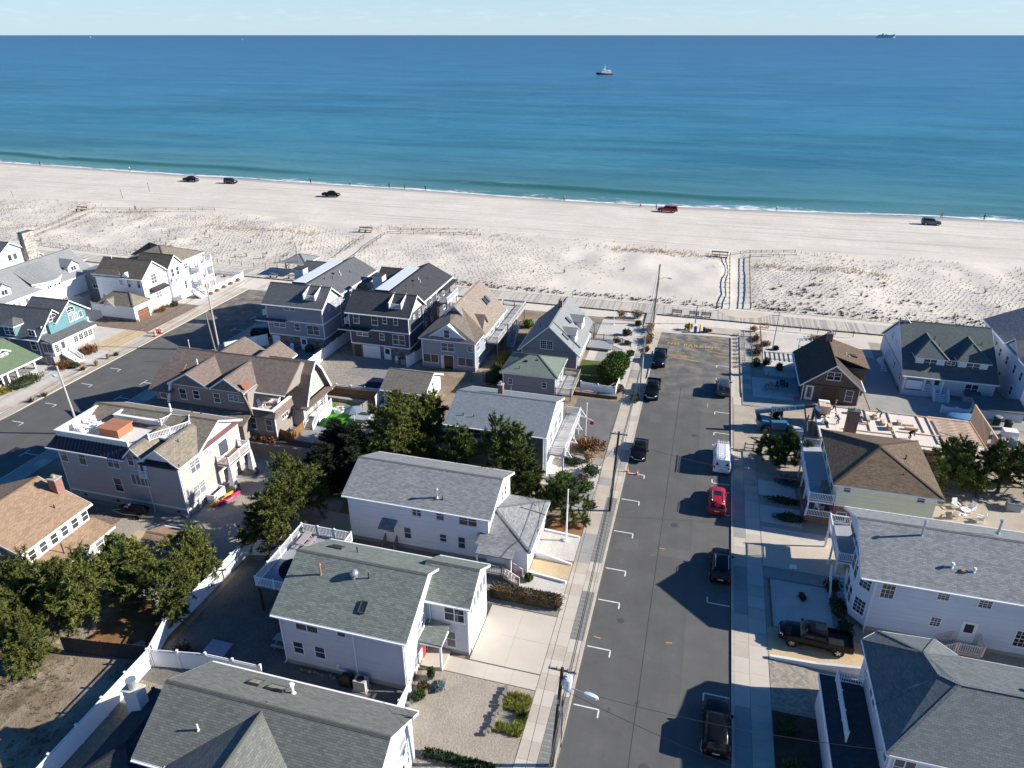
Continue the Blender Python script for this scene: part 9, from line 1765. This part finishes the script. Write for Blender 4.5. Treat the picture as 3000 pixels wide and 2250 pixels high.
for x, y, hf, mt, co, lb in ((-10.8, 74.8, (2.6, 1.4, .9), RUS, False, 'wide russet shrub mass beside the grey house drive'), (-10.3, 72.2, (.7, .7, .8), TANG, False, 'tan plume grass clump by the flagpole with yardarm'), (-12.3, 71.2, (1.3, .9, .5), DKL, True, 'low dark green juniper left of the tan plume grass'), (-9.7, 69.6, (1.1, 1.1, .55), DKL, True, 'dark green mound next to the pavement, upper'), (-12.3, 67.6, (1.3, .9, .55), CLIP, True, 'green juniper mound on the white gravel bed'), (-9.6, 66.5, (.9, .8, .5), CLIP, True, 'green mound next to the pavement, lower'), (-10.3, 67.9, (.8, .9, .5), GRY, False, 'bare grey twiggy shrub among the green mounds'),
   (-28.3, 98.2, (.9, .9, .8), YEL, True, 'golden round shrub beside the long raised deck, rear'), (-28.3, 95.8, (.9, .9, .7), YEL, True, 'golden round shrub beside the long raised deck, front'), (-27.9, 92.6, (1.1, 1.2, .9), CLIP, True, 'green clipped shrub at the corner of the blue-grey house'), (-27.6, 89.6, (1.5, 1.3, 1.0), DKL, True, 'dark green shrub behind the sage roofed cottage'), (-28, 112.4, (1.1, 1.0, .8), CLIP, True, 'green shrub under the far end of the raised deck'),
   (-93.2, 70.8, (1.6, 3.0, .7), DKL, True, 'long green shrub in front of the moss roofed house'), (-93.8, 67.9, (1, 1.2, .5), YEL, False, 'yellowing shrub at the porch steps of the moss roofed house'), (-93.0, 82.9, (1.2, 1.5, .8), RUS, False, 'orange autumn shrub beyond the white front steps'), (-92.6, 77.3, (1.4, 1.4, .6), RUS, False, 'red brown shrub on the near side of the white front steps'), (-91.2, 77.8, (.8, .7, .4), DKL, True, 'low green shrub at the foot of the white front steps'),
   (-95.2, 102.2, (.5, 1.2, .5), RUS, False, 'rusty bed plants under the metal awning'), (-94.9, 105.2, (.5, .9, .5), DKL, True, 'dark bed shrub by the white house steps'),
   (-7.3, 116.5, (.7, 2.0, .8), TANG, False, 'tan grass strip beside the boardwalk ramp pole'), (-7.0, 111.5, (.6, 2.4, .7), RUS, False, 'russet dry grass strip along the verge near the hatching'), (-7.0, 107.6, (.35, 1.2, .3), RUS, False, 'thin dry weeds on the verge behind the black pickup'), (-13.0, 121.6, (.8, .7, .8), TANG, False, 'tan grass clump behind the grey house with dormers'), (-10.2, 122.2, (1.2, .9, .8), foliage('olive_plume', (.18, .16, .07), (.34, .30, .15)), False, 'olive plume grass by the boardwalk ramp'), (-9.6, 118.4, (.6, .6, .5), DKL, True, 'small dark shrub by the pavement near the ramp'), (-11.0, 113.4, (.9, .7, .6), DKL, True, 'dark shrub behind the sloping rail'), (-10.4, 109.4, (.5, .6, .35), DKL, True, 'green tuft in the sandy yard, right one'), (-12.2, 109.8, (.7, .5, .35), DKL, True, 'green tuft in the sandy yard, left one'), (-9.4, 105.0, (.7, .8, .5), DKL, True, 'dark low shrub behind the clipped round shrubs'), (-6.9, 89.6, (.6, 1.6, .5), DKL, True, 'dark weeds round the foot of the pale bleached pole'),
   (-1.0, 118.9, (.8, .5, .6), YG, False, 'spiky yellow-green plant behind the yellow bollards'), (2.4, 118.8, (.6, .4, .25), RUS, False, 'rusty low plant right of the black bin'), (9.9, 120.9, (.5, .5, .6), TANG, False, 'tan grass clump by the yellow barrier'), (11.6, 114.8, (.9, .6, .5), TANG, False, 'tan grass at the foot of the thin yard pole'), (13.1, 113.5, (.45, .45, .4), DKL, True, 'dark pot plant by the thin yard pole'), (10.2, 117.0, (.4, 1.8, .4), RUS, False, 'dry brown bushes in the fenced bed, upper'), (10.2, 111.4, (.5, 2.0, .5), RUS, False, 'dry brown bushes in the fenced bed, middle'), (9.9, 106.4, (.6, 1.4, .6), DKL, True, 'dark bushes in the fenced bed, lower left'), (11.4, 107.0, (.6, .9, .6), DKL, True, 'dark bush in the fenced bed, lower right'), (13.2, 105.6, (.5, .8, .6), DKL, True, 'dark bush alone near the cottage deck'), (20.4, 119.6, (2.2, .8, .5), TANG, False, 'dry brush behind the dark brown cottage'), (25.0, 112.5, (1.5, .8, .4), DKL, True, 'low green bed between the two cottages'),
   (11.6, 69.6, (1.9, .5, .35), DKL, True, 'long low dark hedge before the yellow house, far one'), (12.0, 66.4, (1.8, .7, .4), DKL, True, 'long low dark hedge before the yellow house, near one'), (12.2, 73.6, (1.6, 1.0, .4), GRY, False, 'dry undergrowth below the rounded pine'), (15.0, 56.2, (.7, .7, .7), DKL, True, 'green shrub at the deck stair of the light blue house'), (15.2, 53.8, (.6, 1.4, .4), DKL, True, 'dark bed shrubs before the bay window, upper'), (15.5, 51.3, (.6, 1.0, .4), DKL, True, 'dark bed shrubs before the bay window, lower'), (12.3, 54.6, (.25, .5, .15), BRN, True, 'small brown plant in the white gravel plot'),
   (9.9, 39.7, (.8, .8, .6), DKL, True, 'round dark shrub in the shaded plot at bottom right'), (10.2, 36.3, (.9, .9, .5), PINEG, False, 'feathery shrub in the shaded plot, left one'), (11.5, 35.6, (.9, .8, .5), PINEG, False, 'feathery shrub in the shaded plot, right one'), (10.6, 33.6, (.9, .8, .5), PINEG, False, 'feathery shrub in the shaded plot, lowest one'),
   (-35.6, 50.2, (.9, .6, .3), foliage('weedy_green', (.08, .10, .02), (.16, .19, .04)), False, 'weeds along the white fence by the rear deck'), (-37.6, 33.9, (1.1, 1.0, .45), BRN, False, 'tangle of brown stems at the white fence corner'), (-49.4, 66.0, (.4, .4, .35), RUS, False, 'orange brown tuft by the gambrel house corner, right'), (-50.6, 66.0, (.4, .4, .35), RUS, False, 'orange brown tuft by the gambrel house, middle'), (-51.8, 66.0, (.4, .4, .35), RUS, False, 'orange brown tuft by the gambrel house, left'), (-112.5, 117.6, (1.6, 1.2, .8), CLIP, True, 'green shrub behind the large white house')):
    shrub('shrub', lb, x, y, hf, int(380 + 420*hf[0]*hf[1]), .19 if not co else .17, mt, seed=int(abs(x*13 + y)), core=co, shell=.4 if co else .95)
def spiky(label, x, y, r0, mat, n=70, h_=.5, z=.1):
    t = local('yucca', label, 'plant', (x, y, z)); o = blades('leaves', np.array([[0., 0, 0]]), h_, r0, n, .035, mat, int(abs(x)*10)); o.parent = t; MB().cyl(0, 0, 0, .15, .08, 6).build('stem', BARK, t)
spiky('dark green yucca in the grassy timber edged bed', -9.0, 35.6, .7, DKL, 160, .7)
for x, y, lb in ((-87.4, 83.2, 'green spiky plant on the north verge, farthest'), (-88.2, 77.3, 'green spiky plant on the north verge by the brick walk'), (-86.6, 68.7, 'green spiky plant on the north verge, second nearest'), (-86.9, 66.8, 'green spiky plant on the north verge, nearest')): spiky(lb, x + -.9, y, .8, DKL, 150, .7)
for x, y, lb in ((-88.6, 81.8, 'tan tuft of grass on the north verge'), (-88.4, 79.2, 'upright tan grass on the north verge')): spiky(lb, x, y, .5, TALL, 120, 1.0)
rs = np.random.RandomState(9); q = rs.rand(620, 2); bx = -10.7 + 2.0*q[:, 0]; by = 33.9 + 3.7*q[:, 1]; kk = ~((by > 34.7) & (by < 35.9) & (bx < -9.4)); stuff(blades('bed_grass', np.stack([bx, by, .1 + 0*bx], 1)[kk], .34, .3, 14, .02, YG, 5))
q = rs.rand(900, 2); stuff(blades('weedy_grass', np.stack([-58 + 18*q[:, 0], 22 + 11*q[:, 1], .1 + 0*q[:, 0]], 1)[vnoise(q[:, 0]*18, q[:, 1]*11, 3, 77) > .05], .22, .3, 10, .02, foliage('dry_weed', (.12, .10, .05), (.2, .19, .08)), 8)).location = (0, 0, 0)
for o in bpy.data.objects:
    if '_org' in o: del o['_org']
